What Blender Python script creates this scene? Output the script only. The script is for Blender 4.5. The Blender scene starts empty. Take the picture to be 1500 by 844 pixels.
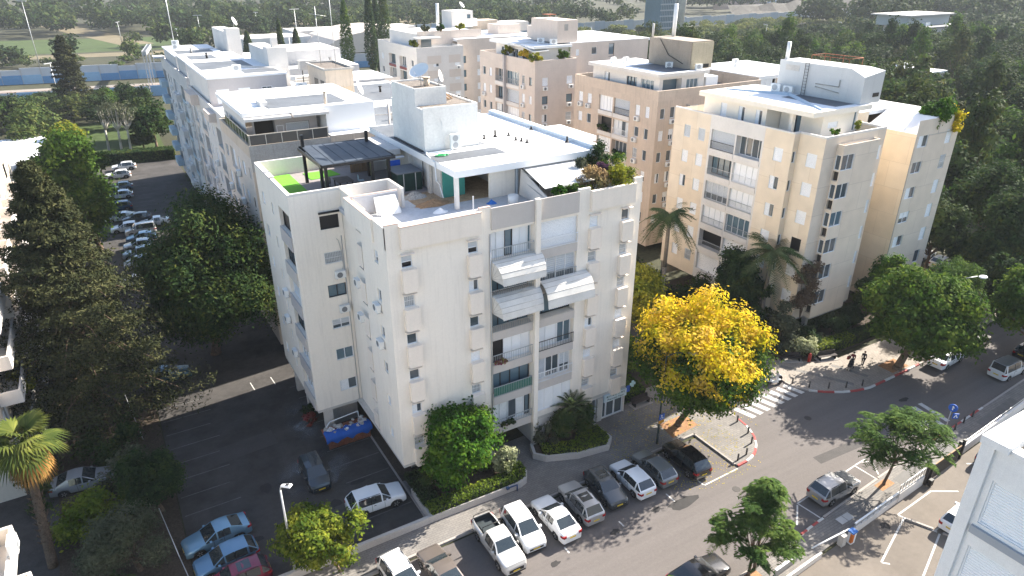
# Aerial view of a block of flats and its neighbours, daylight
import bpy, math, random
import numpy as np
from mathutils import Vector, Matrix
R = math.radians
S = bpy.context.scene
COL = S.collection
random.seed(7)
RNG = np.random.default_rng(7)

# ---------------------------------------------------------------- camera, sky, sun, exposure
cd = bpy.data.cameras.new('camera'); CAM = bpy.data.objects.new('camera', cd); COL.objects.link(CAM)
CAM.location = (0, 0, 38); CAM.rotation_euler = (R(90 - 25.2), 0, R(59 - 90))
cd.sensor_width = 36; cd.lens = 36 * 1005 / 1500; cd.clip_start = .5; cd.clip_end = 6000
S.camera = CAM
SUN_EL, SUN_AZ = 33.0, 5.5            # azimuth counted from +X towards +Y
W = bpy.data.worlds.new('World'); S.world = W; W.use_nodes = True
nt = W.node_tree; nt.nodes.clear()
sk = nt.nodes.new('ShaderNodeTexSky'); sk.sky_type = 'NISHITA'; sk.sun_disc = False
sk.sun_elevation = R(SUN_EL); sk.sun_rotation = R(90 - SUN_AZ)
sk.air_density = 1.0; sk.dust_density = 1.6; sk.ozone_density = 1.0
bg = nt.nodes.new('ShaderNodeBackground'); bg.inputs[1].default_value = 0.078
wo = nt.nodes.new('ShaderNodeOutputWorld')
nt.links.new(sk.outputs[0], bg.inputs[0]); nt.links.new(bg.outputs[0], wo.inputs[0])
sl = bpy.data.lights.new('sun', 'SUN'); SUN = bpy.data.objects.new('sun', sl); COL.objects.link(SUN)
sl.energy = 4.3; sl.angle = R(.5); sl.color = (1.0, .93, .82)
d = Vector((math.cos(R(SUN_EL)) * math.cos(R(SUN_AZ)), math.cos(R(SUN_EL)) * math.sin(R(SUN_AZ)), math.sin(R(SUN_EL))))
SUN.rotation_euler = d.to_track_quat('Z', 'Y').to_euler(); SUN.location = (60, 40, 80)
S.view_settings.view_transform = 'Standard'; S.view_settings.look = 'None'
S.view_settings.exposure = 2.06; S.view_settings.gamma = 1; S.view_settings.use_curve_mapping = False
S.render.engine = 'CYCLES'
S.cycles.max_bounces = 6; S.cycles.diffuse_bounces = 3; S.cycles.glossy_bounces = 3; S.cycles.transmission_bounces = 4
S.cycles.transparent_max_bounces = 8; S.cycles.volume_bounces = 0
S.cycles.use_denoising = True; S.cycles.caustics_reflective = False; S.cycles.caustics_refractive = False
# ---------------------------------------------------------------- materials
MATS = {}
def mat(name, col, rough=.8, var=.12, scale=1.2, fine=0, bump=0, spec=.3, metal=0, streak=0, stain=None, emit=0, coat=0, dirt=0, dscale=.25, tracks=0):
    """plain surface colour with procedural grain; streak = rain streaks down a wall, dirt = soft patches of wear"""
    if name in MATS: return MATS[name]
    m = bpy.data.materials.new(name); m.use_nodes = True; MATS[name] = m
    t = m.node_tree; N = t.nodes; L = t.links; b = N['Principled BSDF']
    b.inputs['Roughness'].default_value = rough; b.inputs['Metallic'].default_value = metal
    b.inputs['Specular IOR Level'].default_value = spec
    if coat: b.inputs['Coat Weight'].default_value = coat; b.inputs['Coat Roughness'].default_value = .06
    col4 = (*col, 1); b.inputs['Base Color'].default_value = col4
    if emit: b.inputs['Emission Color'].default_value = col4; b.inputs['Emission Strength'].default_value = emit
    if not (var or streak or dirt or bump): return m
    tc = N.new('ShaderNodeTexCoord'); out = None
    def noise(sc, det=4, vec=None, ro=.6):
        n = N.new('ShaderNodeTexNoise'); n.inputs['Scale'].default_value = sc; n.inputs['Detail'].default_value = det
        n.inputs['Roughness'].default_value = ro
        L.new(vec or tc.outputs['Object'], n.inputs['Vector']); return n.outputs['Fac']
    def ramp(f, a, b_, lo, hi):
        r = N.new('ShaderNodeMapRange'); r.inputs[1].default_value = a; r.inputs[2].default_value = b_
        r.inputs[3].default_value = lo; r.inputs[4].default_value = hi; L.new(f, r.inputs[0]); return r.outputs[0]
    def mul(x, y):
        q = N.new('ShaderNodeMath'); q.operation = 'MULTIPLY'; L.new(x, q.inputs[0]); L.new(y, q.inputs[1]); return q.outputs[0]
    f = None
    if var:
        f = ramp(noise(scale), .25, .75, 1 - var, 1 + var * .6)
        f = mul(f, ramp(noise(scale * 9, 2), .25, .75, 1 - var * .5, 1 + var * .4))
    if fine:
        g = ramp(noise(fine, 2), .3, .7, 1 - var, 1 + var); f = mul(f, g) if f else g
    if dirt:
        g = ramp(noise(dscale, 6, ro=.7), .42, .68, 1, 1 - dirt); f = mul(f, g) if f else g
    if tracks:
        mp = N.new('ShaderNodeMapping'); mp.inputs['Scale'].default_value = (.035, .8, 1); L.new(tc.outputs['Object'], mp.inputs[0])
        g = ramp(noise(1, 5, mp.outputs[0], .65), .3, .7, 1 - tracks, 1 + tracks); f = mul(f, g) if f else g
    mixc = N.new('ShaderNodeMix'); mixc.data_type = 'RGBA'; mixc.blend_type = 'MULTIPLY'; mixc.inputs[0].default_value = 1
    mixc.inputs[6].default_value = col4
    if f: L.new(f, mixc.inputs[7])
    else: mixc.inputs[7].default_value = (1, 1, 1, 1)
    out = mixc.outputs[2]
    if streak:
        mp = N.new('ShaderNodeMapping'); mp.inputs['Scale'].default_value = (2.6, 2.6, .16); L.new(tc.outputs['Object'], mp.inputs[0])
        st = ramp(noise(1, 5, mp.outputs[0], .75), .5, .78, 0, streak)
        m2 = N.new('ShaderNodeMix'); m2.data_type = 'RGBA'; L.new(st, m2.inputs[0]); L.new(out, m2.inputs[6])
        m2.inputs[7].default_value = (*(stain or (.12, .1, .08)), 1); out = m2.outputs[2]
    L.new(out, b.inputs['Base Color'])
    if bump:
        bp = N.new('ShaderNodeBump'); bp.inputs['Strength'].default_value = bump; bp.inputs['Distance'].default_value = .02
        L.new(noise(fine or scale * 14, 3), bp.inputs['Height']); L.new(bp.outputs[0], b.inputs['Normal'])
    return m
def tilemat(name, c1, c2, mortar, bw, bh, ms=.02, rough=.85, axes='XY', var=.15, off=.5, dirt=0):
    """brick or paver pattern in real-world metres"""
    if name in MATS: return MATS[name]
    m = bpy.data.materials.new(name); m.use_nodes = True; MATS[name] = m
    t = m.node_tree; N = t.nodes; L = t.links; b = N['Principled BSDF']; b.inputs['Roughness'].default_value = rough
    b.inputs['Specular IOR Level'].default_value = .25
    tc = N.new('ShaderNodeTexCoord'); sp = N.new('ShaderNodeSeparateXYZ'); cb = N.new('ShaderNodeCombineXYZ')
    L.new(tc.outputs['Object'], sp.inputs[0]); L.new(sp.outputs[axes[0]], cb.inputs[0]); L.new(sp.outputs[axes[1]], cb.inputs[1])
    br = N.new('ShaderNodeTexBrick'); L.new(cb.outputs[0], br.inputs['Vector'])
    br.inputs['Scale'].default_value = 1; br.inputs['Brick Width'].default_value = bw; br.inputs['Row Height'].default_value = bh
    br.inputs['Mortar Size'].default_value = ms; br.offset = off
    for k, c in (('Color1', c1), ('Color2', c2), ('Mortar', mortar)): br.inputs[k].default_value = (*c, 1)
    n = N.new('ShaderNodeTexNoise'); n.inputs['Scale'].default_value = .6; n.inputs['Detail'].default_value = 6; L.new(tc.outputs['Object'], n.inputs['Vector'])
    r = N.new('ShaderNodeMapRange'); L.new(n.outputs['Fac'], r.inputs[0])
    r.inputs[1].default_value = .3; r.inputs[2].default_value = .7; r.inputs[3].default_value = 1 - var - dirt; r.inputs[4].default_value = 1 + var
    mx = N.new('ShaderNodeMix'); mx.data_type = 'RGBA'; mx.blend_type = 'MULTIPLY'; mx.inputs[0].default_value = 1
    L.new(br.outputs['Color'], mx.inputs[6]); L.new(r.outputs[0], mx.inputs[7]); L.new(mx.outputs[2], b.inputs['Base Color'])
    return m
white_roof = tilemat('white_roof_membrane', (.25, .25, .25), (.22, .22, .22), (.15, .15, .155), 9.0, 1.0, .02, .6, 'XY', .10, .37, .22)
def leafmat(name, cols, trans=.35, rough=.55):
    """foliage: every leaf takes its own tone between the given colours, lightly translucent"""
    if name in MATS: return MATS[name]
    m = bpy.data.materials.new(name); m.use_nodes = True; MATS[name] = m
    t = m.node_tree; N = t.nodes; L = t.links; N.remove(N['Principled BSDF']); o = N['Material Output']
    g = N.new('ShaderNodeNewGeometry'); oi = N.new('ShaderNodeObjectInfo')
    tc = N.new('ShaderNodeTexCoord'); n = N.new('ShaderNodeTexNoise'); n.inputs['Scale'].default_value = .55; n.inputs['Detail'].default_value = 2
    L.new(tc.outputs['Object'], n.inputs['Vector'])
    a = N.new('ShaderNodeMath'); a.operation = 'MULTIPLY_ADD'; L.new(n.outputs['Fac'], a.inputs[0]); a.inputs[1].default_value = 1.7; a.inputs[2].default_value = -.54
    a2 = N.new('ShaderNodeMath'); a2.operation = 'MULTIPLY_ADD'; L.new(g.outputs['Random Per Island'], a2.inputs[0]); a2.inputs[1].default_value = .38
    L.new(a.outputs[0], a2.inputs[2])
    a3 = N.new('ShaderNodeMath'); a3.operation = 'MULTIPLY_ADD'; L.new(oi.outputs['Random'], a3.inputs[0]); a3.inputs[1].default_value = .22
    L.new(a2.outputs[0], a3.inputs[2])
    cr = N.new('ShaderNodeValToRGB'); L.new(a3.outputs[0], cr.inputs[0])
    e = cr.color_ramp.elements
    while len(e) < len(cols): e.new(.5)
    for i, c in enumerate(cols): e[i].position = i / (len(cols) - 1); e[i].color = (*c, 1)
    pr = N.new('ShaderNodeBsdfPrincipled'); pr.inputs['Roughness'].default_value = .8; pr.inputs['Specular IOR Level'].default_value = .06
    tr = N.new('ShaderNodeBsdfTranslucent'); mx = N.new('ShaderNodeMixShader'); mx.inputs[0].default_value = trans
    L.new(cr.outputs[0], pr.inputs['Base Color']); L.new(cr.outputs[0], tr.inputs['Color'])
    L.new(pr.outputs[0], mx.inputs[1]); L.new(tr.outputs[0], mx.inputs[2]); L.new(mx.outputs[0], o.inputs[0])
    return m
def paint(name, col, metal=0.0, rough=.28):
    if name in MATS: return MATS[name]
    m = mat(name, col, rough, 0, spec=.5, metal=metal, coat=.8)
    return m

white_paint = mat('white_paint', (.80, .80, .79), .45, .05, 2)
cream_wall = mat('cream_plaster', (.87, .80, .705), .85, .055, .5, 40, .25, .2, streak=.30, stain=(.44, .385, .33), dirt=.07, dscale=.5)
cream_box = mat('cream_box_plaster', (.82, .735, .64), .85, .05, .8, 40, .2, .2, streak=.10, stain=(.3, .25, .2))
grey_panel = mat('grey_render', (.53, .49, .455), .85, .05, .8, 40, .2, .2, streak=.06)
white_roof = None
bluish_roof = mat('bitumen_silver_roof', (.13, .14, .155), .6, .08, .4, 3, 0, .3, dirt=.25, dscale=.3)
old_white = mat('weathered_whitewash', (.80, .785, .75), .9, .05, .7, 6, .3, .2, streak=.16, stain=(.42, .40, .36), dirt=.08, dscale=.9)
concrete = mat('grey_concrete', (.42, .40, .37), .9, .12, .6, 12, .3, .2, streak=.3, dirt=.2)
concrete_pale = mat('pale_concrete', (.58, .55, .51), .9, .1, .6, 12, .3, .2, dirt=.18)
beige_wall = mat('beige_plaster', (.60, .50, .40), .9, .08, .35, 20, .25, .2, streak=.5, stain=(.24, .19, .15), dirt=.16, dscale=.2)
beige2_wall = mat('tan_plaster', (.60, .49, .395), .9, .08, .35, 20, .25, .2, streak=.48, stain=(.22, .175, .14), dirt=.14, dscale=.2)
pink_wall = mat('pinkish_plaster', (.64, .55, .48), .9, .07, .35, 20, .25, .2, streak=.2, stain=(.34, .28, .23), dirt=.1)
white_wall = mat('offwhite_plaster', (.70, .665, .625), .9, .06, .4, 20, .25, .2, streak=.14, stain=(.4, .38, .36), dirt=.08)
bluewhite_wall = mat('cool_white_plaster', (.63, .60, .57), .9, .07, .4, 20, .25, .2, streak=.22, stain=(.33, .33, .34), dirt=.12)
grey_wall = mat('mauve_grey_plaster', (.46, .43, .42), .9, .06, .5, 20, .2, .2, streak=.1)
glass = mat('window_glass', (.07, .09, .105), .06, 0, spec=.9)
glass_blue = mat('blue_tinted_glass', (.10, .16, .20), .06, 0, spec=.9)
glass_black = mat('black_window_screen', (.012, .012, .014), .35, 0, spec=.4)
dark_room = mat('dim_interior', (.05, .045, .04), .9, .1)
curtain = mat('white_curtain', (.72, .74, .74), .8, .12, 3)
frame_white = mat('white_aluminium', (.78, .79, .8), .4, .03, 2)
frame_dark = mat('dark_aluminium', (.03, .03, .032), .4, .05, 2)
shutter_white = mat('white_shutter', (.83, .84, .85), .5, .04, 3)
shutter_grey = mat('greyish_shutter', (.52, .55, .58), .5, .05, 3)
metal_grey = mat('galvanised_metal', (.42, .43, .44), .45, .08, 2, metal=.5)
rail_grey = mat('grey_railing_paint', (.36, .38, .39), .5, .05, 2)
black_metal = mat('black_metal', (.016, .016, .018), .45, .05, 2)
ac_white = mat('white_enamel', (.80, .80, .78), .45, .06, 2, dirt=.08)
ac_dark = mat('fan_grille_grey', (.17, .18, .19), .6, .05)
rubber = mat('tyre_rubber', (.018, .018, .018), .85, .1)
bark = mat('bark', (.13, .09, .062), .95, .25, 3, 12, .6)
bark_grey = mat('grey_bark', (.2, .17, .14), .95, .25, 3, 12, .6)
wood = mat('weathered_timber', (.30, .19, .11), .8, .2, 2)
rust = mat('rusty_steel', (.27, .10, .055), .85, .25, 2, 8, .3)
terracotta = mat('terracotta_earth', (.30, .165, .085), .95, .25, 1.5, 10, .5)
soil = mat('dark_soil', (.06, .045, .032), .95, .3, 1, 8, .5)

# ---------------------------------------------------------------- mesh building
class MB:
    def __init__(s): s.v = []; s.f = []; s.m = []; s.s = []
    def add(s, pts, faces, m=0, smooth=False):
        o = len(s.v); s.v += [tuple(p) for p in pts]
        for f in faces: s.f.append([i + o for i in f]); s.m.append(m); s.s.append(smooth)
        return s
    def poly(s, pts, m=0): return s.add(pts, [list(range(len(pts)))], m)
    def box(s, x0, y0, z0, x1, y1, z1, m=0):
        if x0 > x1: x0, x1 = x1, x0
        if y0 > y1: y0, y1 = y1, y0
        if z0 > z1: z0, z1 = z1, z0
        return s.add([(x0,y0,z0),(x1,y0,z0),(x1,y1,z0),(x0,y1,z0),(x0,y0,z1),(x1,y0,z1),(x1,y1,z1),(x0,y1,z1)],
                     [[0,3,2,1],[4,5,6,7],[0,1,5,4],[1,2,6,5],[2,3,7,6],[3,0,4,7]], m)
    def hexa(s, p, m=0):      # eight corners: bottom four anticlockwise, then top four
        return s.add(p, [[0,3,2,1],[4,5,6,7],[0,1,5,4],[1,2,6,5],[2,3,7,6],[3,0,4,7]], m)
    def prism(s, poly, z0, z1, m=0, top=None):
        n = len(poly); z = (lambda q: z1) if top is None else top
        return s.add([(x, y, z0) for x, y in poly] + [(x, y, z((x, y))) for x, y in poly],
                     [list(range(n))[::-1], list(range(n, 2 * n))] + [[i, (i + 1) % n, (i + 1) % n + n, i + n] for i in range(n)], m)
    def cyl(s, p0, p1, r0, r1=None, n=8, m=0, caps=True, smooth=True):
        p0, p1 = Vector(p0), Vector(p1); r1 = r0 if r1 is None else r1
        ax = (p1 - p0); ax = ax.normalized() if ax.length > 1e-9 else Vector((0, 0, 1))
        a = ax.orthogonal().normalized(); b = ax.cross(a)
        P = []
        for p, r in ((p0, r0), (p1, r1)):
            for i in range(n):
                t = 2 * math.pi * i / n; P.append(p + (a * math.cos(t) + b * math.sin(t)) * r)
        s.add(P, [[i, (i + 1) % n, (i + 1) % n + n, i + n] for i in range(n)], m, smooth)
        if caps:
            o = len(s.v) - 2 * n
            s.f += [[o + i for i in range(n)][::-1], [o + n + i for i in range(n)]]; s.m += [m, m]; s.s += [False, False]
        return s
    def tube(s, pts, r, n=6, m=0):
        for i in range(len(pts) - 1):
            ra = r[i] if isinstance(r, (list, tuple)) else r; rb = r[i + 1] if isinstance(r, (list, tuple)) else r
            s.cyl(pts[i], pts[i + 1], ra, rb, n, m, i in (0, len(pts) - 2))
        return s
    def ball(s, c, rx, ry=None, rz=None, n=10, k=6, m=0):
        ry = rx if ry is None else ry; rz = rx if rz is None else rz
        P = [(c[0], c[1], c[2] - rz)]
        for j in range(1, k):
            t = math.pi * j / k - math.pi / 2
            for i in range(n):
                a = 2 * math.pi * i / n; P.append((c[0] + rx * math.cos(t) * math.cos(a), c[1] + ry * math.cos(t) * math.sin(a), c[2] + rz * math.sin(t)))
        P.append((c[0], c[1], c[2] + rz)); F = []
        for i in range(n): F.append([0, 1 + (i + 1) % n, 1 + i]); F.append([len(P) - 1, 1 + (k - 2) * n + i, 1 + (k - 2) * n + (i + 1) % n])
        for j in range(k - 2):
            for i in range(n):
                a = 1 + j * n + i; b = 1 + j * n + (i + 1) % n; F.append([a, b, b + n, a + n])
        return s.add(P, F, m, True)
    def mesh(s, name, mats):
        me = bpy.data.meshes.new(name); me.from_pydata(s.v, [], s.f)
        for q in (mats if isinstance(mats, (list, tuple)) else [mats]): me.materials.append(q)
        me.polygons.foreach_set('material_index', s.m); me.polygons.foreach_set('use_smooth', s.s); me.update()
        return me
    def obj(s, name, mats, parent=None, loc=None, rz=0):
        return link(name, s.mesh(name, mats), parent, loc, rz)

def wloc(o):
    p = Vector((0, 0, 0))
    while o is not None: p = p + o.location; o = o.parent
    return p
def link(name, data, parent=None, loc=None, rz=0):
    """loc is a place in the world; under an unturned parent it is made relative"""
    o = bpy.data.objects.new(name, data); COL.objects.link(o)
    if parent is not None: o.parent = parent; KIDS.setdefault(parent.name, []).append(o)
    if loc is not None: o.location = Vector(loc) - (wloc(parent) if parent is not None else Vector())
    if rz: o.rotation_euler = (0, 0, rz)
    return o
def child(name, data, parent):        # sits in its parent's own frame
    o = bpy.data.objects.new(name, data); COL.objects.link(o); o.parent = parent; KIDS.setdefault(parent.name, []).append(o); return o
def tag(o, label, cat, group=None, kind=None):
    if label: o['label'] = label
    if cat: o['category'] = cat
    if group: o['group'] = group
    if kind: o['kind'] = kind
    return o
def thing(name, label, cat, loc=(0, 0, 0), rz=0, group=None):
    o = bpy.data.objects.new(name, None); COL.objects.link(o); o.location = loc; o.rotation_euler = (0, 0, rz); o.empty_display_size = .3
    return tag(o, label, cat, group)
def structure(name, mb, mats, loc=None):
    o = mb.obj(name, mats, None, loc); o['kind'] = 'structure'; return o
def copy_tree(o, parent=None):
    c = o.copy(); COL.objects.link(c)
    if parent is not None: c.parent = parent; KIDS.setdefault(parent.name, []).append(c)
    for ch in list(KIDS.get(o.name, ())): copy_tree(ch, c)
    return c
KIDS = {}
CACHE = {}
def cached(key, fn):
    if key not in CACHE: CACHE[key] = fn()
    return CACHE[key]

# ---------------------------------------------------------------- windows and walls
def _frame(w, h, t=.06, bars=(), d=.06, rails=()):
    m = MB()
    m.box(-w/2, -d, 0, -w/2 + t, d, h); m.box(w/2 - t, -d, 0, w/2, d, h)
    m.box(-w/2 + t, -d, 0, w/2 - t, d, t); m.box(-w/2 + t, -d, h - t, w/2 - t, d, h)
    for b in bars: m.box(b * w - t/2, -d * .8, t, b * w + t/2, d * .8, h - t)
    for z in rails: m.box(-w/2 + t, -d * .7, z * h - t/2, w/2 - t, d * .7, z * h + t/2)
    return m
def _slats(w, h, z0, z1, y=0.0, p=.11):
    m = MB(); n = max(2, int((z1 - z0) / p)); q = (z1 - z0) / n
    for i in range(n):
        a = z0 + i * q
        m.add([(-w/2, y, a), (w/2, y, a), (w/2, y - .022, a + q * .5), (-w/2, y - .022, a + q * .5), (w/2, y, a + q * .96), (-w/2, y, a + q * .96)],
              [[0, 1, 2, 3], [3, 2, 4, 5]])
    return m
def window_meshes(kind, w, h):
    """returns frame mesh and its sub-parts (name, mesh)"""
    fr = frame_dark if kind in ('black', 'darkslide') else frame_white; subs = []
    t = .055
    def pane(x0, x1, z0, z1, y=.02, m=glass, n='pane'): subs.append((n, MB().box(x0, y, z0, x1, y + .015, z1).mesh(n, m)))
    if kind in ('slide', 'darkslide', 'blueslide', 'curtain'):
        g = {'slide': glass, 'darkslide': glass_blue, 'blueslide': glass_blue, 'curtain': curtain}[kind]
        k = max(1, round(w / .85)); bars = [(-.5 + i / k) for i in range(1, k)]
        f = _frame(w, h, t, bars)
        for i in range(k): pane(-w/2 + i * w / k + .03, -w/2 + (i + 1) * w / k - .03, t, h - t, .02 + .02 * (i % 2), g if (kind != 'curtain' or i % 3 < 2) else glass)
    elif kind == 'black': f = _frame(w, h, t); pane(-w/2 + t, w/2 - t, t, h - t, .02, glass_black)
    elif kind == 'shut':
        f = _frame(w, h, t); subs.append(('shutter', _slats(w - 2 * t, h, t, h - t, .0).mesh('shutter', shutter_white)))
        pane(-w/2 + t, w/2 - t, t, h - t, .03)
    elif kind == 'greyshut':
        f = _frame(w, h, t); subs.append(('shutter', _slats(w - 2 * t, h, t, h - t, .0).mesh('shutter', shutter_grey)))
        pane(-w/2 + t, w/2 - t, t, h - t, .03)
    elif kind in ('half', 'halfgrey'):
        f = _frame(w, h, t, (0,)); z = h * .45
        subs.append(('shutter', _slats(w - 2 * t, h, z, h - t, -.01).mesh('shutter', shutter_white if kind == 'half' else shutter_grey)))
        pane(-w/2 + t, w/2 - t, t, h - t, .03)
    elif kind == 'split':     # one leaf shuttered, one leaf glass
        f = _frame(w, h, t, (0,)); subs.append(('shutter', _slats(w / 2 - t, h, t, h - t, 0).mesh('shutter', shutter_white)))
        me = subs[0][1]
        for v in me.vertices: v.co.x -= w / 4
        pane(0.02, w/2 - t, t, h - t, .03)
    elif kind == 'open':      # lower sash open on a dark room
        f = _frame(w, h, t, (), .06, (.45,)); pane(-w/2 + t, w/2 - t, h * .47, h - t, .02, shutter_grey, 'shutter'); pane(-w/2 + t, w/2 - t, t, h * .43, .04, glass_black)
    elif kind == 'barred':
        f = _frame(w, h, t); b = MB(); k = max(3, int(w / .13))
        for i in range(1, k): b.cyl((-w/2 + i * w / k, -.1, .02), (-w/2 + i * w / k, -.1, h - .02), .011, n=4)
        for z in (.05, .5, .95): b.box(-w/2, -.11, z * h - .012, w/2, -.09, z * h + .012)
        subs.append(('security_grille', b.mesh('security_grille', frame_white))); pane(-w/2 + t, w/2 - t, t, h - t, .02, mat('net_curtain_pane', (.42, .44, .45), .25, .25, 4, spec=.6))
    elif kind == 'blinds':
        f = _frame(w, h, t, [(-.5 + i / max(2, round(w / .8))) for i in range(1, max(2, round(w / .8)))]); pane(-w/2 + t, w/2 - t, t, h - t, .03, glass)
        subs.append(('blind', _slats(w - 2 * t, h, h * .35, h - t, .015, .16).mesh('blind', shutter_grey)))
    elif kind == 'panels':    # tall opaque white sliding panels
        k = max(2, round(w / .9)); f = _frame(w, h, t, [(-.5 + i / k) for i in range(1, k)])
        for i in range(k): pane(-w/2 + i * w / k + .03, -w/2 + (i + 1) * w / k - .03, t, h - t, .01, shutter_white, 'panel')
    else: raise ValueError(kind)
    return f.mesh('window', fr), subs
def put_window(parent, O, a, s, z, w, h, kind, depth=.14):
    """O, a: wall origin and heading; s, z: lower middle of the opening"""
    fm, subs = cached(('win', kind, round(w, 2), round(h, 2)), lambda: window_meshes(kind, round(w, 2), round(h, 2)))
    x = O[0] + math.cos(a) * s - math.sin(a) * depth; y = O[1] + math.sin(a) * s + math.cos(a) * depth
    o = link('window', fm, parent, (x, y, z), a)
    for n, me in subs: child(n, me, o)
    return o
class Wall:
    """a flat wall with real openings. O: left end seen from outside, a: heading of its length, so outside is to the right of a"""
    def __init__(s, parent, O, a, length, z0, z1):
        s.p, s.O, s.a, s.L, s.z0, s.z1 = parent, O, R(a), length, z0, z1; s.h = []; s.w = []
    def hole(s, s0, z0, s1, z1, depth=.16, back=None): s.h.append((s0, z0, s1, z1, depth, back)); return s
    def win(s, c, z, w, h, kind, depth=.14, sill=False):
        s.h.append((c - w/2, z, c + w/2, z + h, depth + .1, 0)); s.w.append((c, z, w, h, kind, depth)); return s
    def pt(s, q, d, z): return (s.O[0] + math.cos(s.a) * q - math.sin(s.a) * d, s.O[1] + math.sin(s.a) * q + math.cos(s.a) * d, z)
    def build(s, name, mats, backmat=1):
        m = MB(); xs = sorted({0, s.L, *[v for h in s.h for v in (h[0], h[2])]}); zs = sorted({s.z0, s.z1, *[v for h in s.h for v in (h[1], h[3])]})
        for zi in range(len(zs) - 1):
            z0, z1 = zs[zi], zs[zi + 1]
            if z1 - z0 < 1e-4: continue
            run = None
            for xi in range(len(xs) - 1):
                cx, cz = (xs[xi] + xs[xi + 1]) / 2, (z0 + z1) / 2
                inside = any(h[0] < cx < h[2] and h[1] < cz < h[3] for h in s.h)
                if not inside:
                    if run is None: run = xs[xi]
                if (inside or xi == len(xs) - 2) and run is not None:
                    e = xs[xi] if inside else xs[xi + 1]
                    m.poly([(run, 0, z0), (e, 0, z0), (e, 0, z1), (run, 0, z1)]); run = None
        for a0, b0, a1, b1, d, back in s.h:
            m.add([(a0, 0, b0), (a1, 0, b0), (a1, 0, b1), (a0, 0, b1), (a0, d, b0), (a1, d, b0), (a1, d, b1), (a0, d, b1)],
                  [[0, 4, 5, 1], [1, 5, 6, 2], [2, 6, 7, 3], [3, 7, 4, 0]], 0)
            if back is not None: m.poly([(a0, d, b0), (a1, d, b0), (a1, d, b1), (a0, d, b1)], backmat if back == 0 else back)
        o = m.obj(name, mats, s.p, (s.O[0], s.O[1], 0), s.a)
        for c, z, w, h, kind, depth in s.w: put_window(s.p, s.O, s.a, c, z, w, h, kind, depth)
        return o
    def lbox(s, m, s0, d0, z0, s1, d1, z1, mi=0):     # box in the wall's own frame; d is positive into the building
        m.box(s0, d0, z0, s1, d1, z1, mi)
    def part(s, mb, name, mats, parent=None): return mb.obj(name, mats, parent or s.p, (s.O[0], s.O[1], 0), s.a)
def _ac():
    b = MB().box(-.42, -.34, .0, .42, 0.0, .6); b.box(-.40, -.355, .02, .40, -.341, .58)
    g = MB().cyl((-.08, -.357, .3), (-.08, -.368, .3), .235, n=16); g.cyl((-.08, -.3685, .3), (-.08, -.376, .3), .07, n=10)
    k = MB().box(-.36, -.32, -.06, -.32, .1, -.005); k.box(.32, -.32, -.06, .36, .1, -.005)
    k.tube([(.43, -.1, .2), (.5, -.05, .1), (.5, .1, -.1), (.46, .12, -.5)], .018, 5)
    return b.mesh('air_conditioner', ac_white), [('fan_grille', g.mesh('fan_grille', ac_dark)), ('bracket', k.mesh('bracket', metal_grey))]
def put_ac(parent, O, a, s, z, d=-.06):
    bm, subs = cached('ac', _ac)
    o = link('air_conditioner', bm, parent, (O[0] + math.cos(a) * s - math.sin(a) * d, O[1] + math.sin(a) * s + math.cos(a) * d, z), a)
    for n, me in subs: child(n, me, o)
    return o
def railing_mesh(w, h=.95, n=None, dep=0, mt=None, solid=None):
    m = MB(); m.box(-w/2, -.025, h - .05, w/2, .025, h); m.box(-w/2, -.02, .05, w/2, .02, .09)
    n = n or int(w / .16)
    for i in range(n + 1):
        x = -w/2 + .02 + (w - .04) * i / n; m.box(x - .011, -.011, .09, x + .011, .011, h - .05)
    return m
def put_railing(wall, s, z, w, mt, h=.95, d=-.04, glass_mat=None, bars=None):
    me = cached(('rail', round(w, 2), h, mt.name, bars), lambda: railing_mesh(w, h, bars).mesh('railing', mt))
    o = link('railing', me, wall.p, wall.pt(s, d, z), wall.a)
    if glass_mat: child('panel', MB().box(-w/2 + .03, .03, .1, w/2 - .03, .045, h - .06).mesh('panel', glass_mat), o)
    return o
# ---------------------------------------------------------------- the ground
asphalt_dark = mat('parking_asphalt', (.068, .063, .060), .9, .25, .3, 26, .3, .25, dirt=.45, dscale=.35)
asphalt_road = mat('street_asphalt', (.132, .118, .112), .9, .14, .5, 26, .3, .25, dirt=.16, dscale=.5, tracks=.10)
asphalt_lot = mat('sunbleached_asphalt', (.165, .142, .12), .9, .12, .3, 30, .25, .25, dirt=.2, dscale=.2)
pavers = tilemat('grey_pavers', (.20, .185, .17), (.165, .155, .145), (.10, .095, .09), .4, .2, .012, axes='XY', var=.14)
pavers_warm = tilemat('warm_pavers', (.285, .25, .215), (.245, .215, .185), (.15, .13, .115), .4, .2, .012, axes='XY', var=.14)
band_dark = mat('dark_paver_band', (.14, .135, .13), .85, .15, 1.5)
kerb_grey = mat('kerb_concrete', (.33, .30, .275), .9, .1, 2)
kerb_white = mat('kerb_white_paint', (.5, .49, .47), .7, .1, 3)
kerb_red = mat('kerb_red_paint', (.34, .06, .055), .7, .12, 3)
line_white = mat('road_paint', (.52, .51, .49), .8, .2, 1.2, dirt=.25, dscale=1.5)
line_worn = mat('worn_road_paint', (.14, .138, .135), .8, .3, 1.2, dirt=.4, dscale=1.5)
earth = mat('scrub_earth', (.045, .046, .022), .95, .35, .05, 2, .3, dirt=.4, dscale=.02)
lawn = mat('lawn_grass', (.045, .072, .014), .95, .3, .5, 8, .4, dirt=.3, dscale=.08)
dry = mat('dry_field', (.15, .125, .075), .95, .25, .06, 2, .2)

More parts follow.
